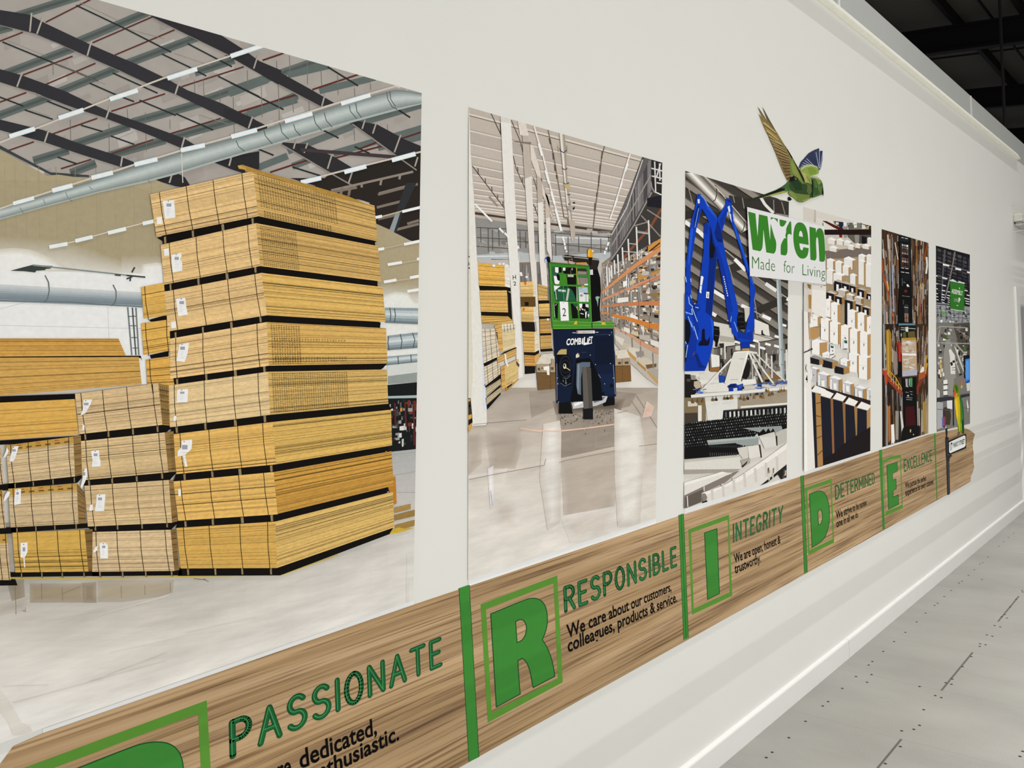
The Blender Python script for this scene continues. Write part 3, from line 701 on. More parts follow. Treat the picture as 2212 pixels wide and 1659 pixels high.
# third stack
ST = (.07, .33, .62, .93)
pack(X('E', F2("50,640 625,565 640,905 75,965")), X('E', F2("625,565 690,555 700,890 640,905")), 'c4aa84', '7d5f33', 11, ST, band=.17,
     gap=[X('E', F2("75,960 640,900 720,895 660,960 70,1010"))], bearers=[(31, 1045, 4, 9), (70.5, 1041, 4, 9), (113, 1036, 4, 10), (159, 1032, 4, 10)], seed=51,
     tags=[('E', "110,650 160,645 130,750 110,780 80,775"), ('E', "60,655 75,690 45,745 30,740 50,690")])
pack(X('E', F2("70,1010 655,965 670,1310 90,1340")), X('E', F2("655,965 720,1040 735,1300 670,1310")), 'c4aa84', '7d5f33', 11, ST, band=.17,
     gap=[X('E', F2("90,1335 670,1308 800,1305 760,1345 100,1385"))], bearers=[(35, 1141, 4, 9), (76, 1138, 4, 10), (117, 1136, 4, 10), (163, 1133, 4, 10)], seed=52,
     tags=[('E', "130,1015 180,1010 175,1140 120,1150"), ('E', "65,1030 88,1040 75,1075 40,1115 30,1110 45,1060")])
pack([X('E', [(105, 1385)])[0], X('E', [(722, 1360)])[0], X('G', [(690, 125)])[0], X('G', [(120, 132)])[0]], [X('E', [(722, 1360)])[0], X('E', [(790, 1355)])[0], X('G', [(720, 120)])[0], X('G', [(690, 125)])[0]], 'bf9338', '6d5026', 9, ST,
     gap=[X('G', F2("-220,135 120,130 690,122 780,122 790,160 -220,172"))], lines=(.62, .76, .87), bearers=[(14, 1237, 4, 11), (45, 1237, 4, 11), (89, 1237, 4, 11), (133, 1237, 4, 11), (180, 1236, 4, 11)], seed=53,
     tags=[('E', "175,1470 235,1468 235,1550 210,1600 215,1680 205,1680 200,1600 175,1595")])
# second stack
pack(X('E', F2("640,200 1350,110 1385,465 675,545")), X('E', F2("1350,110 1440,130 1450,472 1385,465")), 'c9ac80', '8a6a38', 12, ST, slots=[(4, 26, .1, .9, .05, .97)],
     gap=[X('E', F2("680,540 1390,460 1490,465 1420,530 690,605"))], lines=(.52,), bearers=[(182, 938, 6, 12), (232, 932, 6, 12), (285, 927, 6, 12), (338, 921, 6, 12)], seed=61,
     tags=[('E', "712,250 788,248 775,285 730,365 685,388 705,340"), ('E', "705,460 722,470 720,512 700,510")])
pack(X('E', F2("680,605 1405,530 1437,870 702,938")), X('E', F2("1405,530 1480,520 1500,862 1437,870")), 'c8ab7e', '846434', 12, ST, slots=[(5, 24, .5, .98, .05, .97)],
     gap=[X('E', F2("702,930 1437,865 1510,868 1450,935 720,985"))], lines=(.42,), bearers=[(190, 1037, 6, 11), (240, 1033, 6, 11), (293, 1029, 6, 11), (348, 1023, 6, 11)], seed=62,
     tags=[('E', "775,688 845,680 848,740 858,770 858,820 782,825 790,770"), ('E', "722,840 742,835 745,905 722,960 697,1008 688,990")])
pack(X('E', F2("720,985 1440,935 1468,1300 750,1333")), X('E', F2("1440,935 1480,940 1515,1285 1468,1300")), 'c8ab80', '7c5d30', 12, ST,
     gap=[X('E', F2("750,1325 1468,1295 1530,1290 1460,1360 780,1380"))], bearers=[(204, 1136, 5, 10), (252, 1134, 5, 10), (305, 1132, 5, 10), (359, 1129, 5, 10)], seed=63,
     tags=[('E', "825,1060 900,1055 888,1200 808,1203 820,1130"), ('E', "768,1145 793,1145 790,1195 760,1200")])
pack([X('E', [(770, 1380)])[0], X('E', [(1455, 1360)])[0], X('G', [(1362, 120)])[0], X('G', [(720, 127)])[0]], [X('E', [(1455, 1360)])[0], X('E', [(1500, 1355)])[0], X('G', [(1400, 112)])[0], X('G', [(1362, 120)])[0]], 'cbb08a', '72552c', 12, ST,
     gap=[X('G', F2("720,122 1365,115 1420,110 1420,155 720,162"))], bearers=[(214, 1236, 5, 11), (263, 1236, 5, 11), (313, 1235, 5, 11), (369, 1234, 5, 11)], seed=64,
     tags=[('E', "850,1475 890,1468 920,1490 922,1605 855,1605"), ('E', "808,1515 833,1495 830,1535 800,1560 795,1545")])
# the tall stack, eight packs high
q = Art('printed_pack_gap', t1, INK, base=0.0300, clip=P1)
q.p([(350, 500), (545, 420), (560, 440), (805, 490), (812, 540), (820, 700), (828, 880), (838, 1100), (640, 1200), (596, 1205), (400, 1215), (385, 1100), (378, 900), (365, 700)], BLK).build()
def XD(*p): return [X(c, [q])[0] for c, q in p]
pack([(324, 420), (547, 369), (558, 467), (338, 511.4)], [(547, 369), (809, 444), (816, 521.5), (558, 467)], cL, sB, 10, (.09, .35, .61, .89), slots=[(30, 20, .03, .68, .03, .78), (26, 4, .05, .62, .84, 1)],
     gap=[X('C', F2("1340,448 2212,262 2250,290 2212,322 1420,497")), X('D', F2("220,258 1240,480 1195,508 205,325"))], lines=(.78, .9), bearers=[(354, 512, 7, 14), (414, 498, 7, 14), (478, 485, 7, 13), (543, 472, 7, 12)], seed=71,
     tags=[('C', "1387,135 1485,122 1497,275 1408,292"), ('C', "1335,275 1380,270 1387,330 1340,335")])
pack([(347, 529), (553, 482), (562, 574.7), (354.5, 615)], [(553, 482), (816.5, 531.6), (823, 608), (562, 574.7)], cL, sB, 10, (.09, .37, .65, .91), slots=[(18, 24, .03, .33, .04, .98)],
     gap=[X('C', F2("1400,845 2212,685 2250,715 2212,750 1405,905")), X('D', F2("240,685 1240,820 1220,860 250,748"))], bearers=[(366, 614, 6, 13), (426, 602, 7, 13), (487, 590, 7, 13), (549, 577, 7, 12)], seed=72, lines=(),
     tags=[('C', "1398,545 1440,540 1443,600 1402,605"), ('C', "1462,595 1545,578 1550,610 1535,630 1555,660 1555,730 1472,745")])
pack([(355.7, 630), (564.6, 589.4), (577, 681), (363, 716)], [(564.6, 589.4), (826.6, 620), (833, 696), (577, 681)], cL, 'd3a958', 10, (.09, .38, .65, .93),
     gap=[X('C', F2("1430,1245 2212,1110 2250,1150 2212,1178 1450,1312")), X('D', F2("300,1108 1275,1175 1265,1215 300,1170"))], lines=(.47,), bearers=[(377, 718, 6, 13), (436, 707, 6, 13), (497, 696, 6, 13), (560, 684, 7, 12)], seed=73,
     tags=[('C', "1500,970 1580,957 1590,1040 1603,1105 1520,1118"), ('C', "1460,1168 1500,1162 1503,1218 1462,1222")])
pack([(367, 731.6), (576, 695.7), (581, 790), (368, 818)], [(576, 695.7), (834, 709), (837, 785), (581, 790)], cL, 'd0a556', 10, (.06, .34, .63, .9), slots=[(12, 22, .03, .28, .05, .98), (26, 2, .05, .66, .36, .44), (26, 3, .05, .66, .80, .92)],
     gap=[X('C', F2("1450,1645 2212,1540 2290,1560 2212,1605 1450,1700")), X('D', F2("310,1535 1335,1515 1290,1565 315,1595"))], lines=(.72, .83), bearers=[(380, 819, 7, 13), (443, 809, 7, 14), (505, 799, 7, 14), (568, 791, 8, 13)], seed=74,
     tags=[('C', "1530,1360 1612,1345 1600,1440 1575,1510 1505,1500")])
pack([(363.5, 833), (578.5, 803), (583.7, 896), (367, 923)], [(578.5, 803), (835.4, 798), (839, 872), (583.7, 896)], 'd6ba8a', 'caa55c', 10, (.06, .36, .65, .9), slots=[(34, 24, .03, .67, .04, .97)],
     gap=[X('E', F2("1450,480 2212,380 2260,400 2212,455 1470,545")), X('F', F2("325,375 1345,282 1360,335 350,448"))], bearers=[(379, 922, 7, 13), (441, 915, 7, 13), (505, 907, 7, 13), (569, 899, 8, 13)], seed=75,
     tags=[('E', "1513,165 1605,158 1600,272 1507,275"), ('E', "1480,395 1505,385 1503,430 1482,435")])
pack([(373.5, 938), (588.6, 911.5), (596, 1003), (381, 1024)], [(588.6, 911.5), (844.8, 885), (847, 962), (596, 1003)], cY, 'cba352', 9, (.07, .36, .65, .9),
     gap=[X('E', F2("1505,880 2212,795 2270,810 2212,860 1480,950")), X('F', F2("375,795 1340,640 1345,685 355,875"))], lines=(.86, .95), bearers=[(396, 1024, 7, 13), (456, 1018, 7, 13), (515, 1013, 7, 13), (583, 1006, 8, 13)], seed=76,
     tags=[('E', "1550,600 1640,590 1635,670 1580,720 1600,825 1578,820 1560,730 1515,735 1515,690 1545,660")])
pack([(374.7, 1040), (591, 1019.7), (600, 1111), (385, 1125)], [(591, 1019.7), (845.6, 974.7), (850.6, 1049), (600, 1110)], cY, 'bc8833', 9, (.07, .36, .65, .9),
     gap=[X('E', F2("1520,1280 2212,1225 2290,1240 2212,1290 1500,1345")), X('F', F2("395,1222 1335,985 1342,1032 370,1290"))], lines=(.33, .6), bearers=[(398, 1126, 7, 12), (457, 1122, 7, 12), (520, 1118, 7, 12), (584, 1113, 8, 13)], seed=77,
     tags=[('E', "1520,1015 1543,1012 1545,1070 1522,1075")])
pack([(381, 1140.5), (595, 1126.6), (598, 1227), (390, 1228)], [(595, 1126.6), (849, 1062), (852, 1139), (598, 1227)], 'c6983f', 'cfa95e', 9, (.07, .33, .64, .92),
     gap=[[(388, 1226), (600, 1225), (852, 1136), (841, 1154), (605, 1243), (385, 1244)]], bearers=[(404, 1229, 6, 13), (463, 1229, 6, 13), (521, 1228, 6, 13), (583, 1228, 6, 13)], seed=78,
     tags=[])
tp = Art('printed_top_board', t1, INK_BOARD, base=0.0335, clip=P1, crop='B')
tp.p("55,1412 95,1405 240,1455 640,1570 1000,1675 1180,1755 900,1690 200,1470 120,1465 110,1445 60,1440", 'a9843f').p("50,1415 75,1410 125,1432 118,1450 70,1440", 'c09a55')
tp.build()
# ================================================================== THE TIMBER BAND AND ITS VALUES
m, nt, b = new_mat('printed_timber')
tc = nd(nt, 'ShaderNodeTexCoord')
def wood_noise(sc, det, dist, rough=0.55):
    mp = nd(nt, 'ShaderNodeMapping'); mp.inputs['Scale'].default_value = sc; nt.links.new(tc.outputs['Object'], mp.inputs['Vector'])
    n = nd(nt, 'ShaderNodeTexNoise'); n.inputs['Scale'].default_value = 1; n.inputs['Detail'].default_value = det; n.inputs['Distortion'].default_value = dist
    n.inputs['Roughness'].default_value = rough
    nt.links.new(mp.outputs['Vector'], n.inputs['Vector']); return n.outputs['Fac']
g1 = wood_noise((0.55, 1, 30), 6, 0.5); g2 = wood_noise((1.7, 1, 130), 5, 0.25); g3 = wood_noise((0.45, 1, 5), 3, 1.0)
r1 = nd(nt, 'ShaderNodeValToRGB'); nt.links.new(g1, r1.inputs['Fac'])
e = r1.color_ramp.elements; e[0].position = 0.30; e[0].color = (*hexc('7a6047', 1.36), 1); e[1].position = 0.62; e[1].color = (*hexc('b49876', 1.36), 1)
k = r1.color_ramp.elements.new(0.45); k.color = (*hexc('a18560', 1.36), 1)
r2 = nd(nt, 'ShaderNodeValToRGB'); nt.links.new(g2, r2.inputs['Fac'])
e = r2.color_ramp.elements; e[0].position = 0.36; e[0].color = (0.36, 0.29, 0.23, 1); e[1].position = 0.50; e[1].color = (1, 1, 1, 1)
mx = nd(nt, 'ShaderNodeMix', data_type='RGBA', blend_type='MULTIPLY'); mx.inputs['Factor'].default_value = 0.85
nt.links.new(r1.outputs['Color'], mx.inputs['A']); nt.links.new(r2.outputs['Color'], mx.inputs['B'])
r3 = nd(nt, 'ShaderNodeValToRGB'); nt.links.new(g3, r3.inputs['Fac'])
e = r3.color_ramp.elements; e[0].position = 0.3; e[0].color = (0.82, 0.80, 0.78, 1); e[1].position = 0.7; e[1].color = (1.08, 1.08, 1.06, 1)
mx2 = nd(nt, 'ShaderNodeMix', data_type='RGBA', blend_type='MULTIPLY'); mx2.inputs['Factor'].default_value = 1
nt.links.new(mx.outputs['Result'], mx2.inputs['A']); nt.links.new(r3.outputs['Color'], mx2.inputs['B'])
nt.links.new(mx2.outputs['Result'], b.inputs['Base Color']); b.inputs['Roughness'].default_value = 0.5; b.inputs['Specular IOR Level'].default_value = 0.2
TIMBER = m
topz, botz = 1.021, 0.548
x0, z0 = on_wall(60, 1590)
band = thing('timber_banner', (0.35, 0, botz), 'long wood-grain banner of company values running along the wall beneath the photo prints', 'wall banner')
rag_l = [(-0.02, botz), (0.06, botz+.05), (0.12, botz+.14), (0.20, botz+.22), (0.27, botz+.30), (0.30, botz+.36), (0.335, botz+.41), (0.375, 1.001), (0.42, 1.006), (0.77, 1.011)]
rag_r = [on_wall(*p) for p in X('S', F2("1345,160 1430,195 1470,228 1498,250 1478,320 1465,420 1480,530 1475,640 1488,720 1465,800 1440,860 1435,945"))]
out = rag_l + [(1.25, 1.017), (2.5, 1.0215), (4.8, 1.020), (5.84, 1.019)] + rag_r[:]
out[-1] = (out[-1][0], botz)
bm = bmesh.new()
TH = 0.0012
fa = [bm.verts.new((x, -TH, z)) for x, z in out]; fb = [bm.verts.new((x, -0.0002, z)) for x, z in out]
tr = tessellate_polygon([[Vector((x, z, 0)) for x, z in out]])
for t in tr: bm.faces.new([fa[i] for i in t])
for i in range(len(out)):
    j = (i+1) % len(out); bm.faces.new((fa[i], fa[j], fb[j], fb[i]))
bmesh.ops.recalc_face_normals(bm, faces=bm.faces)
obj('plank_print', bm, TIMBER, band)
GD, GM, GL = '1c5a30', '3d8436', '598f36'
def strap(pts, crop, dark=True, centre=False):
    a = Art('green_strap', band, VINYL, base=0.0016, crop=crop)
    q = F2(pts)
    if dark: a.p(pts, '1f4a24')
    w_ = 4
    a.p([(q[0][0]+w_, q[0][1]-1), (q[1][0]-w_, q[1][1]), (q[2][0]-w_, q[2][1]), (q[3][0]+w_, q[3][1]-2)], '3d8436')
    if centre:
        a.l([((q[0][0]+q[1][0])/2, (q[0][1]+q[1][1])/2), ((q[2][0]+q[3][0])/2, (q[2][1]+q[3][1])/2)], 6, '276127')
    return a.build()
strap("68,395 145,370 213,1580 138,1618", 'Q')
strap("68,406 118,392 165,1558 115,1583", 'R', True, True)
strap("1217,38 1250,30 1286,942 1254,958", 'R')
strap("120,485 172,470 212,1608 172,1628", 'S', False)
strap("908,245 938,235 966,1192 947,1203", 'S', False)
def frame(outer, inner, crop, col=GL):
    a = Art('letter_frame', band, VINYL, base=0.0030, crop=crop)
    a.p(outer, col, [inner]); return a.build()
def smooth(pts, keep=55, n=1):
    """round the gentle corners of an outline, leave the hard ones"""
    for _ in range(n):
        o = []; m_ = len(pts)
        for i in range(m_):
            p, q, r = pts[i-1], pts[i], pts[(i+1) % m_]
            a1 = math.atan2(q[1]-p[1], q[0]-p[0]); a2 = math.atan2(r[1]-q[1], r[0]-q[0])
            da = abs(math.degrees((a2-a1+math.pi) % (2*math.pi)-math.pi))
            if da > keep: o.append(q)
            else: o += [(q[0]*.75+p[0]*.25, q[1]*.75+p[1]*.25), (q[0]*.75+r[0]*.25, q[1]*.75+r[1]*.25)]
        pts = o
    return pts
def letter(outer, holes, crop, rim):
    a = Art('value_letter', band, VINYL, base=0.0030, crop=crop)
    o = smooth(F2(outer) if isinstance(outer, str) else outer, n=2); hs = [smooth(F2(h) if isinstance(h, str) else h, n=2) for h in holes]
    a.p(o, '17502b', hs)
    a.p(inset(o, rim), GM, [inset(h, -rim) for h in hs])
    return a.build()
# R
frame("222,507 762,303 800,1055 273,1340", "260,541 736,359 767,1028 301,1270", 'Q')
Rout = "290,572 540,468 585,459 625,463 660,483 685,525 697,590 695,650 680,710 660,755 690,800 720,870 740,950 748,1015 590,1098 582,1060 570,990 555,940 535,905 515,890 488,905 495,1030 505,1140 330,1235"
Rhole = "472,630 500,615 525,622 540,650 543,690 530,735 505,762 482,770"
letter(Rout, [Rhole], 'Q', 7)
# P: same cut as the R, one tile further along the wall
fr_r = [on_wall(*p) for p in X('Q', F2("222,507 762,303 800,1055 273,1340"))]
dx = on_wall(*X('G', [(1618, 1187)])[0])[0] - fr_r[1][0]
def wall_px(x, z):                      # a place on the wall -> photo pixel
    d = Vector((x, 0, z)) - CAM; k = d.dot(fw)
    return CX + d.dot(RT)/k*FPX, CY - d.dot(UP)/k*FPX
sh = lambda pts: [wall_px(on_wall(*p)[0]+dx, on_wall(*p)[1]) for p in X('Q', F2(pts))]
frame(sh("222,507 762,303 800,1055 273,1340"), sh("260,541 736,359 767,1028 301,1270"), 'px')
letter(sh("290,572 540,468 585,459 625,463 660,483 685,525 697,590 697,660 682,740 655,800 620,850 570,890 488,925 495,1030 505,1140 330,1235"), [sh(Rhole)], 'px', 2.6)
# I
frame("162,540 545,400 575,1165 195,1345", "187,568 533,448 552,1130 212,1288", 'R')
letter("310,570 435,527 458,1145 340,1205", [], 'R', 7)
# D
frame("1262,148 1512,60 1535,665 1292,780", "1282,170 1500,100 1523,628 1303,737", 'R')
letter("1300,205 1385,170 1430,178 1465,215 1490,300 1498,400 1490,500 1465,590 1430,650 1325,715", ["1385,365 1400,352 1415,362 1425,410 1418,465 1405,490 1392,492"], 'R', 6)
# E
frame("180,625 300,570 438,545 465,1310 220,1425", "194,660 300,612 427,590 452,1264 220,1367", 'S')
letter("232,695 388,645 393,780 322,815 325,905 372,885 378,1035 330,1060 332,1145 405,1115 410,1260 258,1333", [], 'S', 7)

# ---- headings in round-ended strokes
def arc(cx, cy, rx, ry, a0, a1, n=12): return [(cx+rx*math.cos(math.radians(a0+(a1-a0)*k/n)), cy+ry*math.sin(math.radians(a0+(a1-a0)*k/n))) for k in range(n+1)]
GLY = {
 'I': (0.0, [[(0, 0), (0, 1)]]), 'L': (.38, [[(0, 1), (0, 0), (.38, 0)]]), 'T': (.52, [[(0, 1), (.52, 1)], [(.26, 1), (.26, 0)]]),
 'E': (.40, [[(.40, 1), (0, 1), (0, 0), (.40, 0)], [(0, .52), (.34, .52)]]), 'N': (.50, [[(0, 0), (0, 1), (.50, 0), (.50, 1)]]),
 'M': (.60, [[(0, 0), (0, 1), (.30, .25), (.60, 1), (.60, 0)]]), 'A': (.54, [[(0, 0), (.27, 1), (.54, 0)], [(.10, .36), (.44, .36)]]),
 'Y': (.54, [[(0, 1), (.27, .45), (.54, 1)], [(.27, .45), (.27, 0)]]), 'X': (.50, [[(0, 0), (.50, 1)], [(0, 1), (.50, 0)]]),
 'P': (.44, [[(0, 0), (0, 1), (.20, 1)]+arc(.20, .73, .24, .27, 90, -90)+[(0, .46)]]), 'R': (.46, [[(0, 0), (0, 1), (.20, 1)]+arc(.20, .74, .24, .26, 90, -90)+[(0, .48)], [(.22, .48), (.46, 0)]]),
 'B': (.45, [[(0, 0), (0, 1), (.18, 1)]+arc(.18, .76, .22, .24, 90, -90)+[(0, .52)], [(.18, .52)]+arc(.18, .26, .27, .26, 90, -90)+[(0, 0)]]),
 'D': (.46, [[(0, 0), (0, 1), (.14, 1)]+arc(.14, .5, .32, .5, 90, -90, 16)+[(0, 0)]]), 'O': (.52, [arc(.26, .5, .26, .5, 90, 450, 24)]),
 'C': (.48, [arc(.26, .5, .26, .5, 48, 312, 20)]), 'G': (.52, [arc(.26, .5, .26, .5, 48, 350, 20)+[(.50, .46), (.30, .46)]]),
 'S': (.46, [arc(.23, .75, .22, .25, 30, 250, 12)+arc(.22, .26, .24, .26, 75, -150, 14)]),
}
def heading(word, quad, crop, wd=.175, gap=.30):
    a = Art('heading', band, VINYL, base=0.0040, crop=crop)
    x = 0; polys = []
    for ch in word:
        w_, st = GLY[ch]
        for s_ in st: polys.append([(x+px_, py_) for px_, py_ in s_])
        x += w_+gap
    tot = x-gap; h = wd/2
    H = homography([(-h, -h), (tot+h, -h), (tot+h, 1+h), (-h, 1+h)], X(crop, F2(quad)))
    def stroke(width, col, dx_=0, dy_=0):
        a.layer += 1
        for pl in polys:
            for p, q in zip(pl, pl[1:]):
                l = math.hypot(q[0]-p[0], q[1]-p[1]) or 1e-6; nx, ny = -(q[1]-p[1])/l*width/2, (q[0]-p[0])/l*width/2
                a.raw([hmap(H, px_+dx_, py_+dy_) for px_, py_ in ((p[0]+nx, p[1]+ny), (q[0]+nx, q[1]+ny), (q[0]-nx, q[1]-ny), (p[0]-nx, p[1]-ny))], col)
            for p in pl:
                a.raw([hmap(H, p[0]+dx_+width/2*math.cos(k*math.pi/5), p[1]+dy_+width/2*math.sin(k*math.pi/5)) for k in range(10)], col)
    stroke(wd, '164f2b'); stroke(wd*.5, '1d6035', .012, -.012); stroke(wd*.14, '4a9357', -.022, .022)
    return a.build()
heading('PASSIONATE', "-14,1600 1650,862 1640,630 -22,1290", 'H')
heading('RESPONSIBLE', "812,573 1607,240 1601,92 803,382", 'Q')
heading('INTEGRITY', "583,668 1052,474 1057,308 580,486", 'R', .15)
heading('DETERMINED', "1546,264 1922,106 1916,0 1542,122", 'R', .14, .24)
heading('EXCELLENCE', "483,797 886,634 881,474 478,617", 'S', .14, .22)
def slogan(lines, crop):
    a = Art('slogan', band, VINYL, base=0.0040, crop=crop)
    for body, quad in lines: a.text(body, quad, '0a0807', 0.02, new=False)
    a.layer += 1
    return a.build()
slogan([('We care about our customers,', "833,748 1566,412 1562,350 824,655"), ('colleagues, products & service.', "838,845 1606,486 1602,420 832,752")], 'Q')
slogan([('We are open, honest &', "597,860 1031,668 1028,592 588,775"), ('trustworthy.', "601,958 845,846 841,770 594,868")], 'R')
slogan([('We strive to be number', "1556,442 1846,306 1843,256 1549,368"), ('one in all we do.', "1559,522 1766,421 1763,368 1553,452")], 'R')
slogan([('We pursue the perfect', "502,1032 802,912 800,842 497,945"), ('experience for every customer.', "504,1135 912,962 910,893 499,1045")], 'S')
slogan([('dedicated,', "538,1668 1137,1390 1128,1262 522,1528"), ('We are', "60,1891 472,1699 456,1562 40,1745"), ('enthusiastic.', "600,1797 1311,1436 1302,1318 590,1668")], 'H')
# ------------------------------------------------------------------ panel 2: a forklift in the store
P2 = [(1013, 231.4), (1430.8, 351.4), (1420.5, 885), (1416, 1120), (1011, 1253.5)]
t2 = panel('photo_mural', P2, 'mural print of a green and navy forklift driving down a white warehouse aisle', 'd5d1cb')
rr = random.Random(21)
a = Art('printed_ceiling', t2, INK, clip=P2, crop='I')
a.p("60,0 2160,560 2160,900 1620,1400 60,1250", 'b6ada3')
lx = [(115, 300), (120, 440), (128, 560), (140, 665), (150, 755), (155, 835), (160, 905), (162, 965), (165, 1015), (168, 1060), (170, 1095), (172, 1122)]
rx = [(1870, 722), (1830, 832), (1795, 922), (1765, 992), (1740, 1052), (1720, 1102), (1700, 1147), (1685, 1187), (1668, 1222), (1652, 1252), (1642, 1277), (1632, 1300)]
pl = [(110, 150)]+lx; pr = [(1905, 632)]+rx
for i in range(len(pl)-1):
    a.p([pl[i], pr[i], pr[i+1], pl[i+1]], ['b9b0a6', 'b1a8a0', 'bcb1aa'][i % 3])
a.layer += 1
for p, q in zip(lx, rx): a._line(X('I', [p, q]), 2.6, 'd9cfc6'); a._line(X('I', [(p[0], p[1]-14), (q[0], q[1]-14)]), 1.6, 'a49b92')
a.l("112,130 440,215 1900,610", 22, 'd3cac0').l("112,142 440,228 1900,622", 7, '5c524b')
a.l("145,665 485,1112;205,690 208,760;280,795 282,850;347,880 350,930;408,965 410,1005;462,1035 464,1075;340,120 400,250 445,345;435,230 440,340", 9, '4b413b')
a.l("550,190 640,400 672,525;570,560 600,690 690,895;615,675 620,720;665,785 668,830;780,790 820,920;780,1060 825,1180;800,1090 803,1130", 9, '5a4f48')
a.l("320,985 410,1085", 22, '8f867d')
a.l("930,285 962,435 990,560 1030,800 1070,1040 1098,1205 1135,1210 1140,1300", 13, '756a60').l("945,380 960,440;985,530 990,600;1003,655 1008,720;1020,760 1028,800", 18, '57493f')
a.l("1520,455 1490,565 1455,870 1430,1050 1400,1312", 14, '776c62').l("1495,515 1490,590;1475,650 1470,720;1462,765 1456,880;1440,945 1436,985;1420,1050 1415,1130", 13, '5a4b42')
a.p("1188,1045 1205,1038 1218,1052 1195,1060", '23252f').p("1185,1108 1205,1085 1212,1110 1190,1125", '23252f')
a.build()
a = Art('printed_far_wall', t2, INK, base=0.0065, clip=P2, crop='I')
a.p("150,1140 610,1210 1000,1260 1610,1330 1610,1850 150,1850", '8d8b89')
a.p("150,1140 500,1195 900,1255 1100,1275 1610,1340 1605,1365 1100,1300 600,1228 150,1168", '4d3931').p("150,1168 600,1228 1100,1300 1605,1366 1600,1385 1000,1330 180,1200", 'b3aaa0')
a.layer += 1
for k in range(46):
    x = rr.uniform(190, 1560); y = rr.uniform(1300, 1560)
    a.q([(x, y), (x+rr.uniform(30, 140), y+6), (x+rr.uniform(30, 120), y+rr.uniform(10, 60)), (x, y+rr.uniform(10, 50))], rr.choice(['a3a2a0', '76736f', 'b3b2af', '868280', '9a9693']))
a.p("1000,1390 1560,1410 1560,1500 1000,1480", 'a9a8a8').l("1000,1405 1560,1425", 14, 'cfcfd0').l("1000,1470 1560,1490", 10, '6e6b69')
a.l("190,1305 500,1320 1000,1360 1590,1410;190,1410 600,1430;610,1450 1000,1470 1580,1540;190,1500 600,1530;230,1300 235,1460;310,1310 312,1560;355,1330 358,1540;420,1330 425,1500;640,1340 645,1520;700,1350 702,1520;1010,1370 1014,1600;1140,1400 1142,1600;1250,1400 1252,1560;1380,1350 1382,1600;1480,1420 1482,1600;1560,1400 1562,1640;830,1370 834,1560;880,1380 882,1560", 9, '55514e')
a.p("190,1590 620,1560 1000,1600 1610,1560 1610,1900 190,1900", 'aeb4b8').l("195,1605 620,1600", 10, 'd8dcdd').p("340,1632 620,1638 620,1665 340,1660", '2f2a26')
a.at('J').p("190,100 1620,100 1620,1100 190,1100", 'b9b4ae').p("630,130 960,120 960,700 630,700", '777270')
a.layer += 1
for k in range(30):
    x = rr.uniform(640, 950); y = rr.uniform(130, 380); a.q([(x, y), (x+14, y), (x+14, y+rr.uniform(40, 160)), (x, y+rr.uniform(40, 160))], rr.choice(['8d8987', '5d5957', 'a19d9a', '6d6461']))
a.layer += 1
for x, y in ((430, 145), (470, 145), (500, 160), (520, 165), (655, 260), (710, 280), (650, 240)): a.q([(x-12, y-10), (x+12, y-10), (x+12, y+10), (x-12, y+10)], 'eef1ee')
a.build()
# white posts
for pts, col in (("130,1500 100,-20 150,-20 185,1180 200,1659 235,2300 300,3200 170,3330 110,3330", None),):
    pass
def post(crop, pts, col='dfdcd8', extra=()):
    q = Art('printed_post', t2, INK, base=0.0190, clip=P2, crop=crop); q.p(pts, col)
    for e in extra: q.at(e[0]).p(e[1], e[2])
    return q.build()
q = Art('printed_post', t2, INK, base=0.0190, clip=P2, crop='px')
q.p([(1005, 225)]+X('I', F2("112,60 130,560 160,950 172,1150 195,1659"))+X('J', F2("205,140 245,800 300,1659"))+X('K', F2("245,0 250,225 235,240 125,250"))+[(1005, 920)], 'dcdad4')
q.at('J').p("100,-700 108,-700 152,1300 130,1659 106,1659", 'd3cdbf').at('K').p("85,0 108,0 122,150 125,215 100,250 86,300", '3a2f22').p("88,10 105,5 105,25 88,32", 'c59a46').p("88,60 108,52 108,75 88,85", '17130f').p("88,150 118,140 118,175 88,190", 'cf9f45').p("90,205 120,180 124,200 92,232", '1b1612').p("88,240 122,215 122,250 90,305", 'c79a4b')
q.at('J').p("100,14 108,20 108,48 100,44", '14110f').p("100,58 116,62 116,78 100,76", '14110f').p("101,118 108,122 116,148 108,165 101,158", '14110f').p("102,178 118,180 118,196 102,194", '14110f')
q.p("240,760 250,1250 258,1659 300,1659", 'd0d6e6')
q.build()
def postq(name_pts, col, more=()):
    q = Art('printed_post', t2, INK, base=0.0190, clip=P2, crop='px'); q.p(name_pts, col)
    for c_, p_, k_ in more: q.at(c_).p(p_, k_)
    return q
q = postq(X('I', F2("610,150 690,190 732,350 760,700 800,1659"))+X('J', F2("805,0 850,1060 838,1085"))+X('J', F2("735,0"))+X('I', F2("690,800 668,350 640,340")), 'd9d3cc', [('I', "668,350 730,350 755,600 765,770 690,800 672,520", 'b7aca2'), ('I', "560,405 760,420 750,445 600,420", '7d7066'), ('I', "622,205 690,225 730,352 668,350", 'd5ccc3')]); q.build()
q = postq(X('I', F2("815,760 868,800 905,1659"))+X('J', F2("908,0 928,385 868,375"))+X('I', F2("845,1659")), 'dcd8d2', [('I', "815,760 868,800 878,1040 825,1050", 'b5a99f')]); q.build()
q = postq(X('I', F2("900,940 945,1000 975,1659"))+X('J', F2("980,110 960,90 920,0")), 'd8d2cc', [('I', "900,940 945,1000 953,1200 905,1210", 'c0b3a9')]); q.build()
q = postq(X('I', F2("745,440 780,470 872,790 960,1090 1005,1250 985,1245 930,1100 850,900 815,760 755,600")), 'd6ccc2', [('I', "850,640 872,790 960,1090 1003,1250 990,1245 940,1080 855,790", 'b2a699')]); q.build()
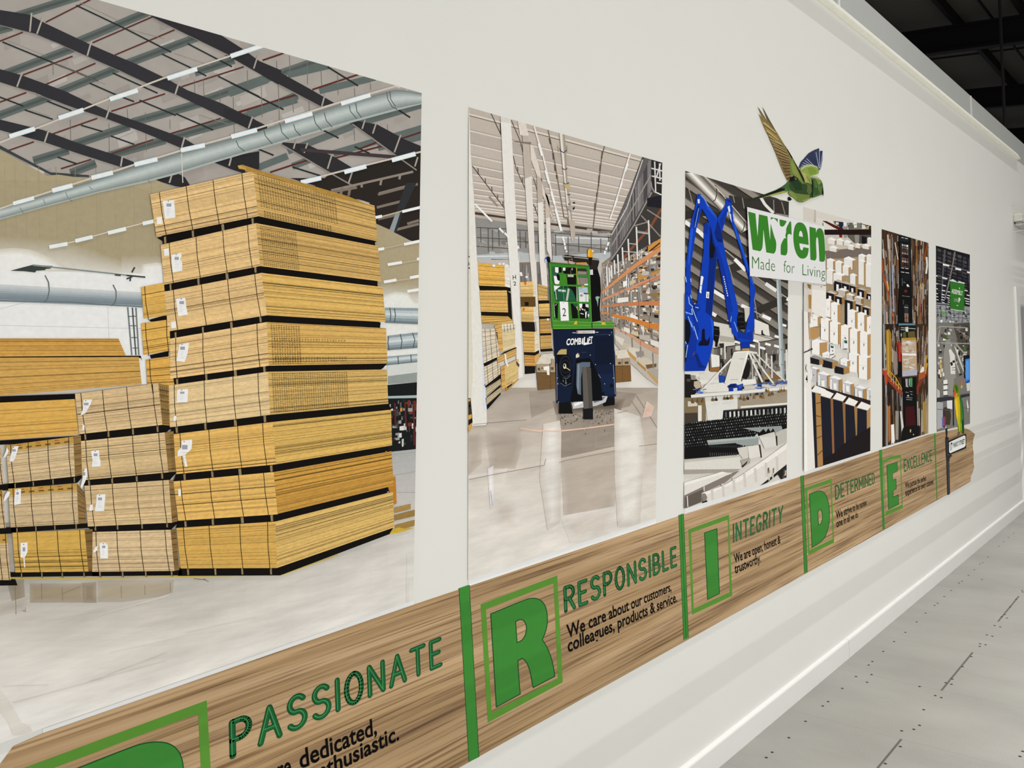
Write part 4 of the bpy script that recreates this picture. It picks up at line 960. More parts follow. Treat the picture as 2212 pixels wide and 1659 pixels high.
q = postq(X('I', F2("439,145 545,178 570,600 610,1400 625,1659"))+X('J', F2("628,20 660,700 692,1310 625,1335 590,1000 560,600 520,0"))+X('I', F2("480,1100 455,500")), 'dfdcd8', [('I', "438,145 545,178 548,222 442,208", 'cfccc6'), ('J', "625,40 692,1310 672,1318 640,700", 'cbc8c4')])
q.at('J').text('H', "567,308 600,303 598,258 565,263", '1a1715', 0.01).text('2', "573,370 603,366 600,326 570,330", '1a1715', 0.01); q.build()
# lamps and the long duct
q = Art('printed_lamp_rail', t2, INK, base=0.0205, clip=P2, crop='I')
q.l("787,250 830,400 880,560 930,780 1000,1060 1070,1340", 16, 'e3ddd6').build()
q = Art('printed_lamp_rail', t2, INK, base=0.0205, clip=P2, crop='I')
q.l("1785,540 1740,680 1690,860 1630,1060 1575,1222", 15, 'e6e1da').build()
lamps(t2, P2, 'I', "835,430 870,560;905,710 945,850;965,930 1000,1060;1010,1110 1070,1340", 24, 'f6f4f0', None, .0210)
lamps(t2, P2, 'I', "1760,640 1735,720;1700,830 1680,900;1650,1000 1625,1080", 19, 'f2efea', None, .0210)
lamps(t2, P2, 'I', "170,1060 260,1150 350,1242;425,1312 470,1360;480,1360 530,1412;615,1495 628,1525;1082,1400 1100,1450;1098,1455 1108,1490;1108,1500 1115,1535;1120,1545 1128,1560;1562,1456 1550,1494;1541,1512 1535,1538;1526,1548 1517,1582;1396,1540 1393,1560", 20, 'f3f4f3', None, .0210)
q = Art('printed_duct', t2, INK, base=0.0215, clip=P2, crop='I')
q.p("1048,318 1105,335 1118,470 1135,860 1165,1040 1205,1440 1178,1445 1140,1150 1105,860 1070,540", 'c6beb2').p("1085,328 1105,335 1118,470 1135,860 1165,1040 1205,1440 1195,1441 1150,1040 1118,860 1100,540", '9c9388').p("1060,322 1072,326 1105,700 1140,1100 1128,1090 1090,700", 'e2dcd2')
q.l("1048,480 1065,510 1095,530 1125,500;1082,690 1105,706 1132,690;1095,845 1125,858 1148,838;1130,960 1150,970 1160,955;1140,1060 1165,1065;1130,1110 1170,1135", 9, '3c4150').l("1040,460 1050,520;1135,455 1135,520;1100,865 1130,905 1160,880", 12, 'b5a892')
q.p("1095,860 1165,850 1160,890 1140,910 1110,895", 'b9a77c').p("1125,1080 1175,1080 1180,1140 1130,1110", 'a79c8e').p("1145,1230 1210,1230 1215,1420 1190,1430 1160,1300", 'b3a79c')
q.build()
# racking
q = Art('printed_racking', t2, INK, base=0.0108, clip=P2, crop='Z')
q.p("45,410 150,330 180,200 640,-60 640,1330 610,1330 430,1240 320,1150 170,1060 35,985", '857a70')
for k in range(520):
    if k % 30 == 0: q.layer += 1
    x = rr.uniform(40, 615); y = rr.uniform(0, 1)
    yt = 420-(x-40)*.62; yb = 985+(x-40)*.56
    yy = yt+(yb-yt)*y; w_ = 6+ (x/600)**1.4*38
    q.q([(x, yy), (x+w_, yy-(.5-y)*w_*.9), (x+w_, yy+w_*.7-(.5-y)*w_*.9), (x, yy+w_*.7)], rr.choice(['d9d3cb', 'c7bcae', '2b2420', 'e6e2dc', 'dcd7cf', 'efece6', '9a8c7b', '1f1a17', 'c89a58', '6d4b34', 'cfc8be', '3a2f29', 'aaa39c', '8c8a88']))
q.layer += 1
for k in range(70):
    t = rr.random()**1.5; x = 45+t*420; yt = 420-(x-40)*.62; yb = 985+(x-40)*.56; y = yt+(yb-yt)*rr.uniform(-.05, .85); h_ = (yb-yt)*rr.uniform(.06, .16)
    q.q([(x, y), (x+3+t*6, y), (x+4+t*6, y+h_), (x+1, y+h_)], rr.choice(['e2e0de', 'c9c6c3', 'aeaaa6', 'efedea']))
q.at('I').p("1915,572 2130,632 2130,1400 1640,1680 1588,1659 1588,1380 1700,1150", '3b3735')
q.at('I').p("1930,575 2005,600 2005,935 1590,1640 1588,1380", '5f5b5b')
q.layer += 1
for k in range(26):
    t = k/25; x = 1592+(1995-1592)*t**.8; yt = 1375+(585-1375)*t**.8; yb = 1625+(925-1625)*t**.8
    q._line(X('I', [(x, yt), (x+2, yb)]), .9+t, rr.choice(['8c898a', '3a3637', '77757a', 'a3a1a4']))
q.l("1588,1640 1700,1480 1830,1270 2010,940;1590,1500 2000,760", 14, '938c87').l("1590,1385 1750,1100 1915,600", 12, 'bdb9b6')
q.p("2005,600 2130,635 2130,965 2040,940 2005,900", '262424').l("2040,620 2050,930;2090,640 2095,820;2005,690 2130,720;2010,770 2130,800;2060,840 2120,850;2030,930 2120,970;2100,640 2060,780", 14, 'cfcdcb').l("2000,830 2010,890 2040,940", 14, '8d8a88')
q.p("1962,1000 2130,965 2130,1110 1960,1085", '1d1d24').l("2110,1110 1990,1310 1880,1430 1700,1640", 26, '7a4a34').l("1960,1120 2110,1215;1850,1340 1990,1365;1900,1180 2100,1400;1820,1290 1960,1250", 12, '8d8783')
q.at('Z')
q.p("630,240 390,400 210,545 45,690 45,716 215,580 395,445 630,292", 'c98a5c').p("630,160 560,205 505,240 505,305 640,240", 'c58a45').l("520,290 625,205", 14, '3f2a1a')
q.p("630,520 520,560 395,610 215,688 45,765 45,790 215,715 400,648 525,592 630,556", 'c48c6c').p("625,470 530,505 520,540 625,500", 'b98241')
q.p("625,780 530,785 410,790 150,815 45,830 45,850 150,838 410,830 625,830", 'bd7a50')
q.p("150,908 330,945 520,1000 620,1022 620,1078 520,1052 330,986 155,940", 'c47b3a').p("35,893 120,898 120,918 35,912", 'c08350')
q.p("165,1035 330,1110 430,1175 612,1268 612,1322 430,1227 320,1142 170,1062", 'c09478')
q.l("505,300 640,235;395,450 500,380;400,640 630,535;520,560 520,600;410,785 412,832;520,1000 522,1052;430,1175 432,1228", 5, 'a1452f')
UPR = "390,45 402,372;510,-20 522,222;308,165 318,382;250,250 258,425;204,320 212,500;170,378 176,520;140,430 146,560;118,450 124,600;95,440 100,640"
q.l(UPR, 15, 'd6d6d6').l("520,370 530,562;532,592 540,782;542,832 545,1002;550,1060 555,1252;556,1290 562,1452;400,445 410,602;412,650 416,785;420,832 422,962;424,1022 428,1112;430,1225 434,1342;326,520 330,650;328,690 332,790;334,850 336,950;338,1010 342,1085;342,1150 348,1240;270,600 276,900;280,960 284,1190;220,690 228,900;232,960 238,1140;130,780 136,980", 15, '85837f')
q.l("395,100 520,118;260,290 400,300;310,210 390,220", 8, 'b9bcbf')
for p_, c_ in (("330,905 405,945 405,970 325,945", 'e2dfdb'), ("420,925 515,940 515,985 420,960", '8d8272'), ("520,945 615,960 615,1010 520,990", '8b857c'), ("520,705 620,715 620,745 520,735", '8b7144'), ("255,590 300,580 300,630 258,650", 'e8e6e2'), ("410,500 510,520 500,545 400,585", 'b98a4e'), ("450,480 515,490 510,525 440,530", 'b9b3ac'), ("320,590 380,570 385,600 325,635", 'c2b39b'), ("200,755 310,745 312,790 200,805", 'dedbd5'), ("265,1040 325,1060 325,1110 262,1080", 'dad4c8'), ("340,1085 410,1090 410,1140 335,1110", 'c7b796'), ("415,1120 525,1125 525,1190 420,1160", 'b3aba0'), ("530,1165 612,1190 612,1250 530,1215", 'd8d3ca')):
    q.p(p_, c_)
q.p("175,1060 320,1140 430,1225 612,1325 612,1640 500,1560 330,1400 180,1210", 'b4aca2')
for p_, c_ in (("170,1120 270,1165 250,1230 180,1160", 'd0cabf'), ("255,1200 340,1215 330,1290 260,1245", 'bdb4a4'), ("312,1240 420,1260 390,1350 320,1300", 'ccc5b8'), ("395,1350 500,1350 590,1410 480,1450 400,1380", 'c3b8a6'), ("500,1455 610,1460 612,1580 520,1500", 'a39c92'), ("300,1270 385,1350 385,1390 310,1315", 'b98d4e'), ("395,1380 480,1450 490,1490 400,1410", 'a67d45'), ("500,1470 605,1580 605,1620 498,1500", 'b8935c'), ("480,1420 590,1405 590,1440 495,1460", '6d5436')):
    q.p(p_, c_)
q.l("345,1150 350,1245;432,1235 436,1345;552,1300 560,1455", 14, '7d7a76').p("380,1290 460,1280 470,1330 400,1345", '8d8580')
q.build()
# floor
q = Art('printed_floor', t2, INK_FLOOR, base=0.0108, clip=P2, crop='K')
q.grad("60,-90 1780,-90 1780,300 60,300", 'a59a8f', 'b9afa5', 16).grad("60,298 1780,298 1780,800 60,800", 'b9afa5', 'd1cbc3', 16).grad("60,798 1780,798 1780,1640 60,1640", 'd1cbc3', 'dad6d0', 10)
q.soft("260,300 520,300 530,420 480,590 300,590", 'a99e93', 'b9afa5', 6, 54).soft("90,320 190,300 180,560 95,640", 'b0a59a', 'bcb2a8', 6, 45).soft("340,900 480,920 470,1100 360,1100", 'c8c0b7', 'd3cec8', 6, 60).soft("100,700 400,640 380,740 110,800", 'ccc5bd', 'd2cdc7', 6, 45)
q.p("620,-60 860,-80 880,60 640,170", '9d9287').p("1370,-60 1560,-40 1500,70 1380,100", '94897e')
q.soft("865,110 1385,75 1390,460 930,555 880,570", '93897e', 'a79c92', 3, 14).soft("885,550 1390,440 1380,720 1330,1010 945,1085 930,700", 'b3a89d', 'c0b7ad', 6, 45).soft("940,1060 1330,990 1300,1180 1000,1220", 'cac3bb', 'd4cfc9', 6, 75).soft("1200,330 1385,290 1385,400 1200,430", '978d81', '9d9489', 3, 14)
q.soft("850,45 1430,25 1400,100 870,125", '6a6056', '8d8277', 4, 40)
q.layer += 1
for k in range(170):
    x = rr.uniform(880, 1375); y = rr.gauss(150, 70)
    if y < 95: continue
    q.q([(x, y), (x+rr.uniform(3, 14), y-2), (x+rr.uniform(3, 12), y+rr.uniform(4, 16)), (x-1, y+rr.uniform(4, 14))], rr.choice(['5d564d', '736a60', '857b70', '494239', 'ada498']))
q.soft("770,250 862,230 870,300 862,1060 800,1100 740,700", 'd8d4cf', 'c6beb5', 6, 60).soft("1392,130 1560,180 1600,420 1560,1080 1420,1090 1397,700", 'd8d4ce', 'c6beb6', 6, 60)
q.soft("262,620 300,600 305,900 282,960", 'dedbdb', 'cfc9c3', 3, 16).l("283,810 297,940", 9, 'aab0cc')
q.l("95,712 300,670 750,588;750,588 765,530;880,565 940,545 1370,462;130,230 600,190;1560,-20 1740,260;1520,30 1600,150;1390,130 1480,110;1580,420 1740,400;125,245 245,240;245,235 262,210", 5, '8d8278')
q.l("540,262 700,285 860,290 1010,275 1180,255 1370,228", 13, 'd6b5a4').soft("1650,40 1700,80 1680,150 1620,160", 'd4b3a3', 'c8bcb1', 3, 20)
q.build()
# stacked packs around the posts
def crate(name, pts, col, crop='J', n=5, side=None, sc=None, lines=True, straps=0, base=0.0260):
    col = mixh(col, 'd9c49c', .28)
    q = Art(name, t2, INK_BOARD, base=base, clip=P2, crop=crop); pp = X(crop, F2(pts)); q.strips(pp, n*2, col, .07, n)
    if lines: q.hatch(pp, [(k+.6)/n for k in range(n)], .8, tint(col, .55))
    if side:
        ss = X(crop, F2(side)); q.strips(ss, 8, sc, .04, 3); q.hatch(ss, [.2, .45, .7], .5, tint(sc, .8))
    if straps:
        tl, tr, br, bl = pp; q.layer += 1
        for k in range(straps):
            u = (k+.6)/straps; q._line([(tl[0]+(tr[0]-tl[0])*u, tl[1]+(tr[1]-tl[1])*u), (bl[0]+(br[0]-bl[0])*u, bl[1]+(br[1]-bl[1])*u)], .9, '3a3026')
    return q.build()
k1 = Art('printed_pack_gap', t2, INK, base=0.0245, clip=P2, crop='J')
k1.p("215,370 540,385 545,430 225,425", '120e0b').p("500,420 545,450 560,730 520,690 515,480", '16110d').p("235,640 520,645 525,690 240,682", '17120d').p("262,1180 435,1095 480,1060 605,1010 605,1040 440,1120 270,1215", '14100c').p("270,1400 440,1285 500,1250 450,1330 285,1430", '14100c').p("285,1540 440,1400 440,1500 370,1580 300,1659", '14100c')
k1.p("645,485 800,482 805,600 650,600", '5e4520').p("690,540 730,540 730,580 690,580", '15110d').p("655,745 790,745 800,850 665,845", '1d1612').p("680,1060 840,1040 840,1100 685,1095", '1a1410').p("690,1205 800,1200 800,1280 690,1290", '17130f').p("830,520 945,525 950,560 835,562", '15110d').p("840,690 955,690 960,718 842,718", '15110d').p("850,862 965,860 968,890 850,892", '15110d').p("855,1030 975,1020 985,1050 858,1058", '15110d').p("500,1400 560,1360 560,1400 500,1440", '14100c')
k1.build()
crate('printed_pack', "205,135 480,160 485,380 215,370", 'd49a35', n=5, side="480,160 535,182 540,392 485,380", sc='e0dcd3')
crate('printed_pack', "222,420 505,420 518,648 235,640", 'cf9f48', n=6)
crate('printed_pack', "240,682 520,690 565,735 245,770", 'c8973f', n=3); crate('printed_pack', "245,740 565,735 565,785 248,768", 'd0a556', n=2)
crate('printed_pack', "246,820 402,812 428,1100 262,1178", 'd6cdbf', n=7, straps=3)
crate('printed_pack', "375,790 450,765 465,1050 428,1050", 'c39142', n=5, side="450,765 590,768 592,1008 465,1050", sc='d2bf94', straps=0)
crate('printed_pack', "455,775 585,765 590,825 460,860", 'd9d3c8', n=2, straps=4, base=0.0280)
crate('printed_pack', "265,1215 428,1145 436,1290 280,1412", 'd3c8b6', n=6, straps=3)
crate('printed_pack', "400,1110 605,1020 605,1095 410,1180", 'c99b4e', n=3)
crate('printed_pack', "440,1215 480,1200 490,1430 450,1440", 'c58f3e', n=4, side="480,1200 628,1130 622,1345 490,1430", sc='d0b57c')
crate('printed_pack', "290,1440 435,1340 446,1390 290,1520", 'b7a98c', n=3); crate('printed_pack', "290,1540 440,1425 450,1470 295,1610", 'b9ab90', n=3)
q = Art('printed_label', t2, INK, base=0.0300, clip=P2, crop='J'); q.p("478,1075 496,1085 505,1170 522,1200 515,1215 490,1180", 'e6e3dc'); q.p("600,1150 635,1190 630,1220 605,1190", '4a4036'); q.l("450,1465 500,1470 625,1340", 12, 'b98c45'); q.l("500,1400 560,1370;560,1370 565,1410;500,1420 502,1470", 10, 'b98c45'); q.build()
crate('printed_pack', "640,335 775,325 782,485 650,486", 'd0aa63', n=2, side="775,325 800,350 803,485 782,485", sc='d9cfbb')
crate('printed_pack', "655,590 780,590 785,748 660,745", 'cba258', n=2, side="780,590 820,585 825,740 785,748", sc='d8d0c0')
crate('printed_pack', "668,845 790,852 795,1062 680,1060", 'c89a4a', n=6, side="790,852 828,830 836,1040 795,1062", sc='d9cdb2')
crate('printed_pack', "685,1090 795,1098 798,1205 690,1203", 'c3822f', n=4, side="795,1098 842,1070 845,1160 798,1205", sc='cfa55f')
crate('printed_pack', "824,350 925,383 930,522 832,524", 'c29850', n=4)
crate('printed_pack', "835,560 945,555 950,690 840,690", 'c89d50', n=2); crate('printed_pack', "845,720 955,710 965,862 850,865", 'b1813a', n=4); crate('printed_pack', "850,890 965,885 972,1022 856,1030", 'b58a40', n=3)
q = Art('printed_label', t2, INK, base=0.0300, clip=P2, crop='J'); q.p("685,330 708,332 706,362 688,362", 'c07030'); q.p("668,600 692,600 690,630 670,632", 'c8742c').p("355,150 385,152 380,178 355,172", 'efece4').ell(930, 722, 12, 12, 'f1eee6'); q.build()
# loads carried on the sides of the forklift
q = Art('printed_carton', t2, INK_BOARD, base=0.0300, clip=P2, crop='J')
q.p("805,1185 865,1085 975,1075 1000,1110 1010,1180", 'cfc8ba').p("808,1183 960,1190 965,1130 995,1130 1015,1270 815,1275", 'a2917a').p("815,1270 1010,1270 1015,1440 830,1458", '6e5434').l("950,1190 960,1450;815,1275 1010,1272;965,1130 965,1190", 5, '4f3c25')
q.p("885,1212 945,1206 948,1300 922,1297 920,1250 890,1248", 'e9e5dc').p("825,1225 845,1222 850,1250 828,1252", '4d4034').ell(870, 1228, 8, 8, '4d4034', 8).p("960,1215 990,1218 990,1245 962,1245", '5d4f41'); q.build()
q = Art('printed_carton', t2, INK_BOARD, base=0.0300, clip=P2, crop='J')
q.p("1625,1045 1745,1035 1785,1120 1640,1135", 'cfc9ba').p("1630,1095 1650,1090 1652,1130 1785,1118 1790,1200 1630,1205", 'a3907a').p("1630,1200 1790,1198 1797,1365 1635,1380", '74552f').l("1700,1130 1708,1370;1630,1205 1790,1200", 4, '553f23').p("1660,1165 1690,1162 1690,1185 1660,1188", '4d4034').p("1728,1160 1768,1158 1768,1182 1728,1184", '4d4034'); q.build()

# the forklift
f = Art('printed_forklift', t2, INK, base=0.0330, clip=P2, crop='J')
f.p("1050,1585 1160,1550 1190,1700 1045,1700", '0d0d0f').p("1505,1530 1625,1510 1625,1610 1510,1625", '0c0c0e')
f.p("985,818 1612,815 1630,1200 1640,1518 1600,1530 1530,1530 1500,1545 1180,1575 1020,1592 1010,1300", '0f1a33')
f.p("1180,1590 1300,1540 1480,1515 1552,1520 1530,1580 1430,1620 1190,1650", 'b7babd').p("1200,1600 1290,1560 1290,1590 1210,1625", 'e8eaec').p("1400,1530 1530,1525 1500,1560 1410,1590", '6c7076')
f.p("1225,1135 1370,1122 1420,1220 1480,1380 1497,1560 1400,1570 1160,1580 1195,1400", '06080d')
f.p("1230,1180 1285,1165 1370,1165 1370,1215 1290,1220 1275,1330 1275,1505 1240,1495 1225,1400", '5b6775').p("1240,1190 1260,1185 1250,1480 1235,1440", '7c8795')
f.p("1285,1225 1345,1212 1378,1225 1398,1659 1392,1760 1305,1760 1295,1500", '4b4743').p("1290,1228 1330,1215 1350,1500 1355,1700 1305,1700", '5d5854').p("1398,1640 1300,1650 1300,1760 1400,1760", '15151a')
f.p("1025,1090 1130,1085 1175,1130 1185,1250 1175,1410 1110,1420 1060,1380 1035,1250", '07090f')
f.p("1022,1085 1050,1040 1060,1045 1062,1032 1125,1030 1125,1085", 'b6a264')
for rx_, ry_, cc in ((62, 112, '2b3140'), (56, 104, '090b12'), (46, 70, '23262e'), (40, 62, '090b12')): f.ell(1112, 1210, rx_, ry_, cc, 24)
f.ell(1105, 1207, 17, 28, 'cfc6ab', 14).ell(1102, 1200, 9, 14, '0d0f14', 10).l("1110,1220 1140,1235 1160,1252", 8, 'c9b98a').l("1165,1300 1130,1335 1090,1330;1060,1380 1110,1415 1170,1385", 5, '6a6f7d').l("1117,1345 1119,1398;1088,1350 1090,1370;1108,1382 1128,1380", 5, '8a8fa0')
f.p("1222,1090 1240,1070 1255,1080 1258,1110 1222,1122", 'd8d2be').p("1240,1072 1252,1075 1252,1095 1240,1092", 'b3842f')
f.p("1420,900 1600,895 1605,1180 1425,1195", '0d1529').l("1420,880 1610,875;1500,1290 1630,1290;1280,1065 1330,1062", 5, '33405f').p("1460,1290 1630,1280 1636,1500 1500,1515 1490,1400", '12203f').ell(1592, 1408, 18, 22, '070a14').l("1455,1290 1480,1330;1022,1180 1026,1560;1610,1190 1630,1500;1620,1320 1622,1345", 6, '7d8190').p("1490,1490 1515,1465 1520,1510 1495,1515", '0a0c10')
f.layer += 1
for x, y in ((1570, 885), (1592, 855), (1580, 1180), (1425, 1190), (1370, 1092), (1520, 1390), (1610, 1330), (1035, 1390), (1028, 1330), (1040, 1580)): f.q([(x-4, y-4), (x+4, y-4), (x+4, y+4), (x-4, y+4)], 'c4c7cc')
f.p("1370,180 1440,165 1455,225 1475,290 1482,420 1470,600 1480,735 1390,748", '0a090a').p("1440,480 1468,485 1468,500 1456,505 1450,590 1442,540 1425,500 1425,488", '8ca79a').p("1368,205 1398,202 1400,258 1370,258", 'd0c8d4')
f.p("1090,60 1130,52 1460,95 1465,125 1440,210 1370,190 1360,150 1110,110", '27221f').l("1090,66 1240,78 1465,105", 7, 'b8aea4').p("1225,130 1330,128 1345,150 1220,150", 'c58a3f').p("1150,98 1185,92 1190,145 1165,155 1145,130", 'c99a80').p("1145,110 1165,95 1188,105 1180,118", '2a2421').l("1110,58 1160,62;1170,64 1200,75", 9, '14120f')
f.at('I').p("1345,1560 1350,1535 1368,1522 1388,1535 1395,1560 1396,1615 1345,1615", 'd99b1c').p("1352,1540 1362,1530 1362,1600 1350,1600", 'f0c45a').p("1345,1615 1396,1615 1385,1650 1380,1700 1362,1700 1358,1640", '15100c')
f.at('J').p("915,85 930,65 950,75 958,120 945,135 905,130", '0a0a12').p("895,100 915,92 920,118 930,130 905,132", 'a8b8e0').p("900,85 918,78 925,88 905,95", '2a3b90')
fo = f.build()
g = Art('forklift_cab', fo, INK, base=0.0400, clip=P2, crop='Y')
g.p("330,250 345,245 1130,320 1150,700 1180,1440 1180,1560 400,1572 385,1400 360,800", '3b7b29').p("330,246 345,240 1135,312 1135,335 345,268", '2d6428').p("400,1400 1178,1440 1180,1560 400,1572", '468629').l("410,1408 1178,1445;410,1500 1175,1500;425,1570 1180,1560", 7, '7cb85e')
g.l("375,700 400,1400;1140,380 1180,1440;350,270 375,690", 6, '6aae58')
BK = '0c0c0b'
g.p("388,345 410,325 565,335 588,358 588,450 555,462 505,465 545,520 545,620 540,680 430,682 400,600", '2c5a3e').p("450,342 520,345 520,440 500,460 455,440", 'f2f2ee').p("520,345 575,340 585,440 540,450 520,420", BK).p("480,490 520,470 545,520 545,600 520,610 495,590", BK).p("425,515 480,520 500,600 545,622 540,678 445,678", 'eef0ec').l("400,600 450,670 470,800", 9, '1b3a2a')
g.p("605,345 845,350 872,372 872,475 640,475 610,440", BK).p("610,350 660,352 655,410 610,415", 'eceee9').l("760,400 770,480", 18, '4f463c').p("780,365 800,365 800,400 782,400", 'd7d3c6').l("640,430 720,350", 10, '332e28')
g.p("680,490 872,500 872,690 700,686 690,560", BK).p("702,490 820,490 820,540 702,535", 'b4ae9c')
g.p("890,370 1055,370 1085,400 1102,705 912,692", '2f2a26').p("900,420 1080,430 1080,490 900,485", '8b8175').p("892,488 1090,495 1092,545 895,540", '3c7a3c').p("905,545 1098,555 1100,690 912,690", '857e74').p("1035,672 1108,675 1105,708 1030,705", 'f2f2ee').l("935,560 960,690;1070,560 1050,680", 8, '6a645b')
g.p("420,705 605,712 622,1022 470,1022 430,850", '1c5638').p("425,708 562,715 470,790 440,830", 'f4f4f0').p("622,720 880,728 892,1028 630,1022", BK).p("622,715 700,725 790,800 840,900 875,1022 635,1015", '1d5b3b').p("440,830 490,790 500,1000 470,1010", '17492f').p("455,815 470,805 490,985 475,995", 'b9bab6').p("705,765 742,775 705,1012 665,1010", 'b7b8b4').p("560,720 700,722 690,760 600,770", '123824').p("605,712 622,715 640,1022 622,1022", '46893a')
g.text('wren', "506,815 662,835 664,782 508,770", 'eef2ea', 0.03).l("515,825 610,840", 7, '7fa58c').l("885,730 890,1022", 12, 'e9efe6')
g.p("915,738 1100,742 1122,1038 930,1038", 'b9c0c4').p("920,745 1100,745 1105,830 940,850", 'a7b9c8').p("940,850 1112,870 1120,1030 930,1030", 'd9dadb').p("1020,850 1112,855 1112,885 1020,880", '3e4c5c').ell(975, 905, 32, 26, '8d9299', 14).l("1065,880 1070,1030;940,770 1000,760", 14, '8b98a8')
g.p("430,1060 510,1060 508,1350 495,1362 470,1362 440,1200", BK).p("452,1110 470,1080 488,1064 470,1100", 'd9dcd6').l("430,1060 445,1330", 7, 'cfe0c6')
g.p("765,1065 895,1065 918,1360 795,1362", BK).p("800,1062 900,1068 905,1110 860,1135 830,1110", '1d5b3b').p("868,1135 895,1115 912,1160 925,1220 905,1210", 'c9976c')
g.p("930,1065 1118,1070 1132,1340 1105,1365 945,1362", BK).p("932,1068 995,1070 990,1130 975,1160 940,1150", 'eceeea').p("1055,1075 1118,1080 1118,1150 1060,1130", 'cfd1cf').l("945,1160 950,1205;985,1160 990,1190;1005,1170 1012,1200;1040,1180 1050,1220;960,1260 1020,1280", 16, 'dedfdc').p("1050,1240 1085,1220 1070,1355 1055,1350", 'e6e8e6').p("1095,1215 1125,1220 1130,1320 1100,1340", '27496b').p("1100,1280 1128,1270 1130,1320 1110,1350", 'd9dbd9')
g.p("545,470 640,475 672,500 690,690 545,690", '3d8028').p("535,640 560,640 560,690 535,690", '3d8028')
g.p("592,340 606,345 606,440 592,440", '3d8028').p("870,350 892,365 912,690 925,1030 905,1360 900,1100 885,700", '3d8028').l("880,350 880,480 905,600 912,690", 10, 'c8a83c')
g.p("400,1022 1150,1035 1150,1068 405,1060", '3d8028').p("395,690 905,695 1140,705 1140,740 395,710", '3d8028').p("975,702 1030,705 1035,735 985,730", 'd08f30').l("1120,880 1140,980", 20, '9aa53a')
g.p("510,1060 545,1060 560,1395 505,1390", '3d8028')
g.p("818,1480 860,1412 888,1415 890,1482", 'd3b02c')
g.p("1190,1436 1618,1430 1622,1550 1196,1556", '478a2a').l("1195,1440 1618,1434;1200,1492 1620,1486", 6, '8cc46a').p("1370,1436 1440,1434 1465,1482 1385,1488", 'cfae35').p("1182,1440 1192,1440 1196,1556 1184,1556", '122016')
g.build()
n = Art('number_plate', fo, INK, base=0.0510, clip=P2, crop='Y'); n.p("543,1025 710,1032 728,1405 565,1410", 'e6e5e8').text('2', "600,1320 672,1315 668,1155 595,1160", '17171a', -0.002).l("605,1052 636,1050", 7, '3b3b3d'); n.build()
n = Art('lettering', fo, INK, base=0.0400, clip=P2, crop='J')
n.text('COMB', "1120,988 1278,978 1280,915 1128,925", 'e9ebee', .035).text('i', "1282,978 1298,976 1302,915 1286,916", 'e9ebee', .035).text('L', "1300,976 1335,974 1338,905 1306,908", 'e9ebee', .035).text('i', "1336,972 1350,970 1354,912 1340,914", 'e9ebee', .035).text('FT', "1350,970 1394,966 1398,900 1358,904", 'e9ebee', .03)
n.p("1300,980 1390,962 1388,972 1302,990", 'e9ebee').p("1230,838 1418,836 1418,866 1230,868", 'd9d8d3').text('FORKLIFTS', "1258,860 1400,858 1400,846 1258,848", '5a2d26', .02).p("1232,842 1246,842 1246,864 1232,864", 'b5442f').l("1186,860 1225,860;1425,855 1456,855", 7, 'b9bdc6'); n.build()
# ------------------------------------------------------------------ panel 3: the blue robot
P3 = [(1480.5, 369), (1704, 436), (1699, 1032), (1478, 1099)]
t3 = panel('photo_mural', P3, 'mural print of a blue robot arm over black rollers', 'd2cdc6')
rr = random.Random(33)
a = Art('printed_roof', t3, INK, clip=P3, crop='L')
a.p("60,20 1240,330 1240,1900 60,1900", '3c3834')
BANDS = [(-420, 'a29a90'), (-250, '8d857c'), (-70, '9c948b'), (110, '8a8279'), (300, '978f86'), (470, '857d75'), (640, '8f877e'), (800, '7a736c'), (960, '857e76'), (1100, '6b655f'), (1230, '746e68')]
for y0, c in BANDS: a.l([(60, y0+40), (700, y0+470), (1250, y0+840)], 62, c)
a.l(';'.join('60,%d 1250,%d' % (y0+85, y0+885) for y0, c in BANDS), 14, '2a2724')
a.l(';'.join('60,%d 1250,%d' % (y0+2, y0+802) for y0, c in BANDS), 12, '5b554f')
a.p("560,300 720,330 960,340 1240,370 1240,530 1180,510 1000,480 740,470 560,450", '332f2b').p("90,470 300,440 520,500 760,640 760,720 500,560 300,520 90,560", '2e2a27')
a.p("380,1090 560,1040 760,950 1240,1180 1240,1260 760,1060 560,1130 400,1180", '35312d').p("780,1540 900,1460 1200,1340 1200,1420 930,1530 800,1620", '302c29')
a.l("130,210 180,400;600,300 620,380;700,330 720,440;1115,370 1150,500;820,1350 860,1600;560,1050 620,1250;1030,350 1035,480;150,880 140,1000", 9, '8f8881')
a.build()
q = Art('printed_duct', t3, INK, base=0.0055, clip=P3, crop='L')
for k, (o0, o1, c) in enumerate(((0, .16, '6f6b66'), (.16, .3, 'a9a49c'), (.3, .42, 'd8d4cd'), (.42, .55, 'efece7'), (.55, .68, 'bdb8b1'), (.68, .84, '979189'), (.84, 1, '6b665f'))):
    L = lambda p, r_, t: (p[0]+(r_[0]-p[0])*t, p[1]+(r_[1]-p[1])*t)
    e0, e1 = ((70, 60), (255, 70)), ((690, 700), (790, 640)); q.p([L(*e0, o0), L(*e1, o0), L(*e1, o1+.01), L(*e0, o1+.01)], c)
q.l("412,195 428,220 432,290 415,350 390,368;718,570 722,620 710,670 690,686", 9, '3a3531').l("300,100 430,225 720,560 790,640", 8, 'd0cbc3').l("90,90 400,380 690,705", 7, '4a4540'); q.build()
for sg_ in "520,880 640,985;780,1120 945,1232;310,750 400,830;1060,1310 1200,1400;550,1400 700,1470;780,1500 920,1575".split(';'):
    Art('printed_lamp_rail', t3, INK, base=0.0060, clip=P3, crop='L').l(sg_, 12, 'a59e95').build()
lamps(t3, P3, 'L', "95,580 160,625 250,690 310,750", 42, 'e9eaea', None, .0070); lamps(t3, P3, 'L', "620,975 680,1035 737,1095;945,1232 1060,1310;395,1308 545,1400", 38, 'f3f4f3', None, .0070)
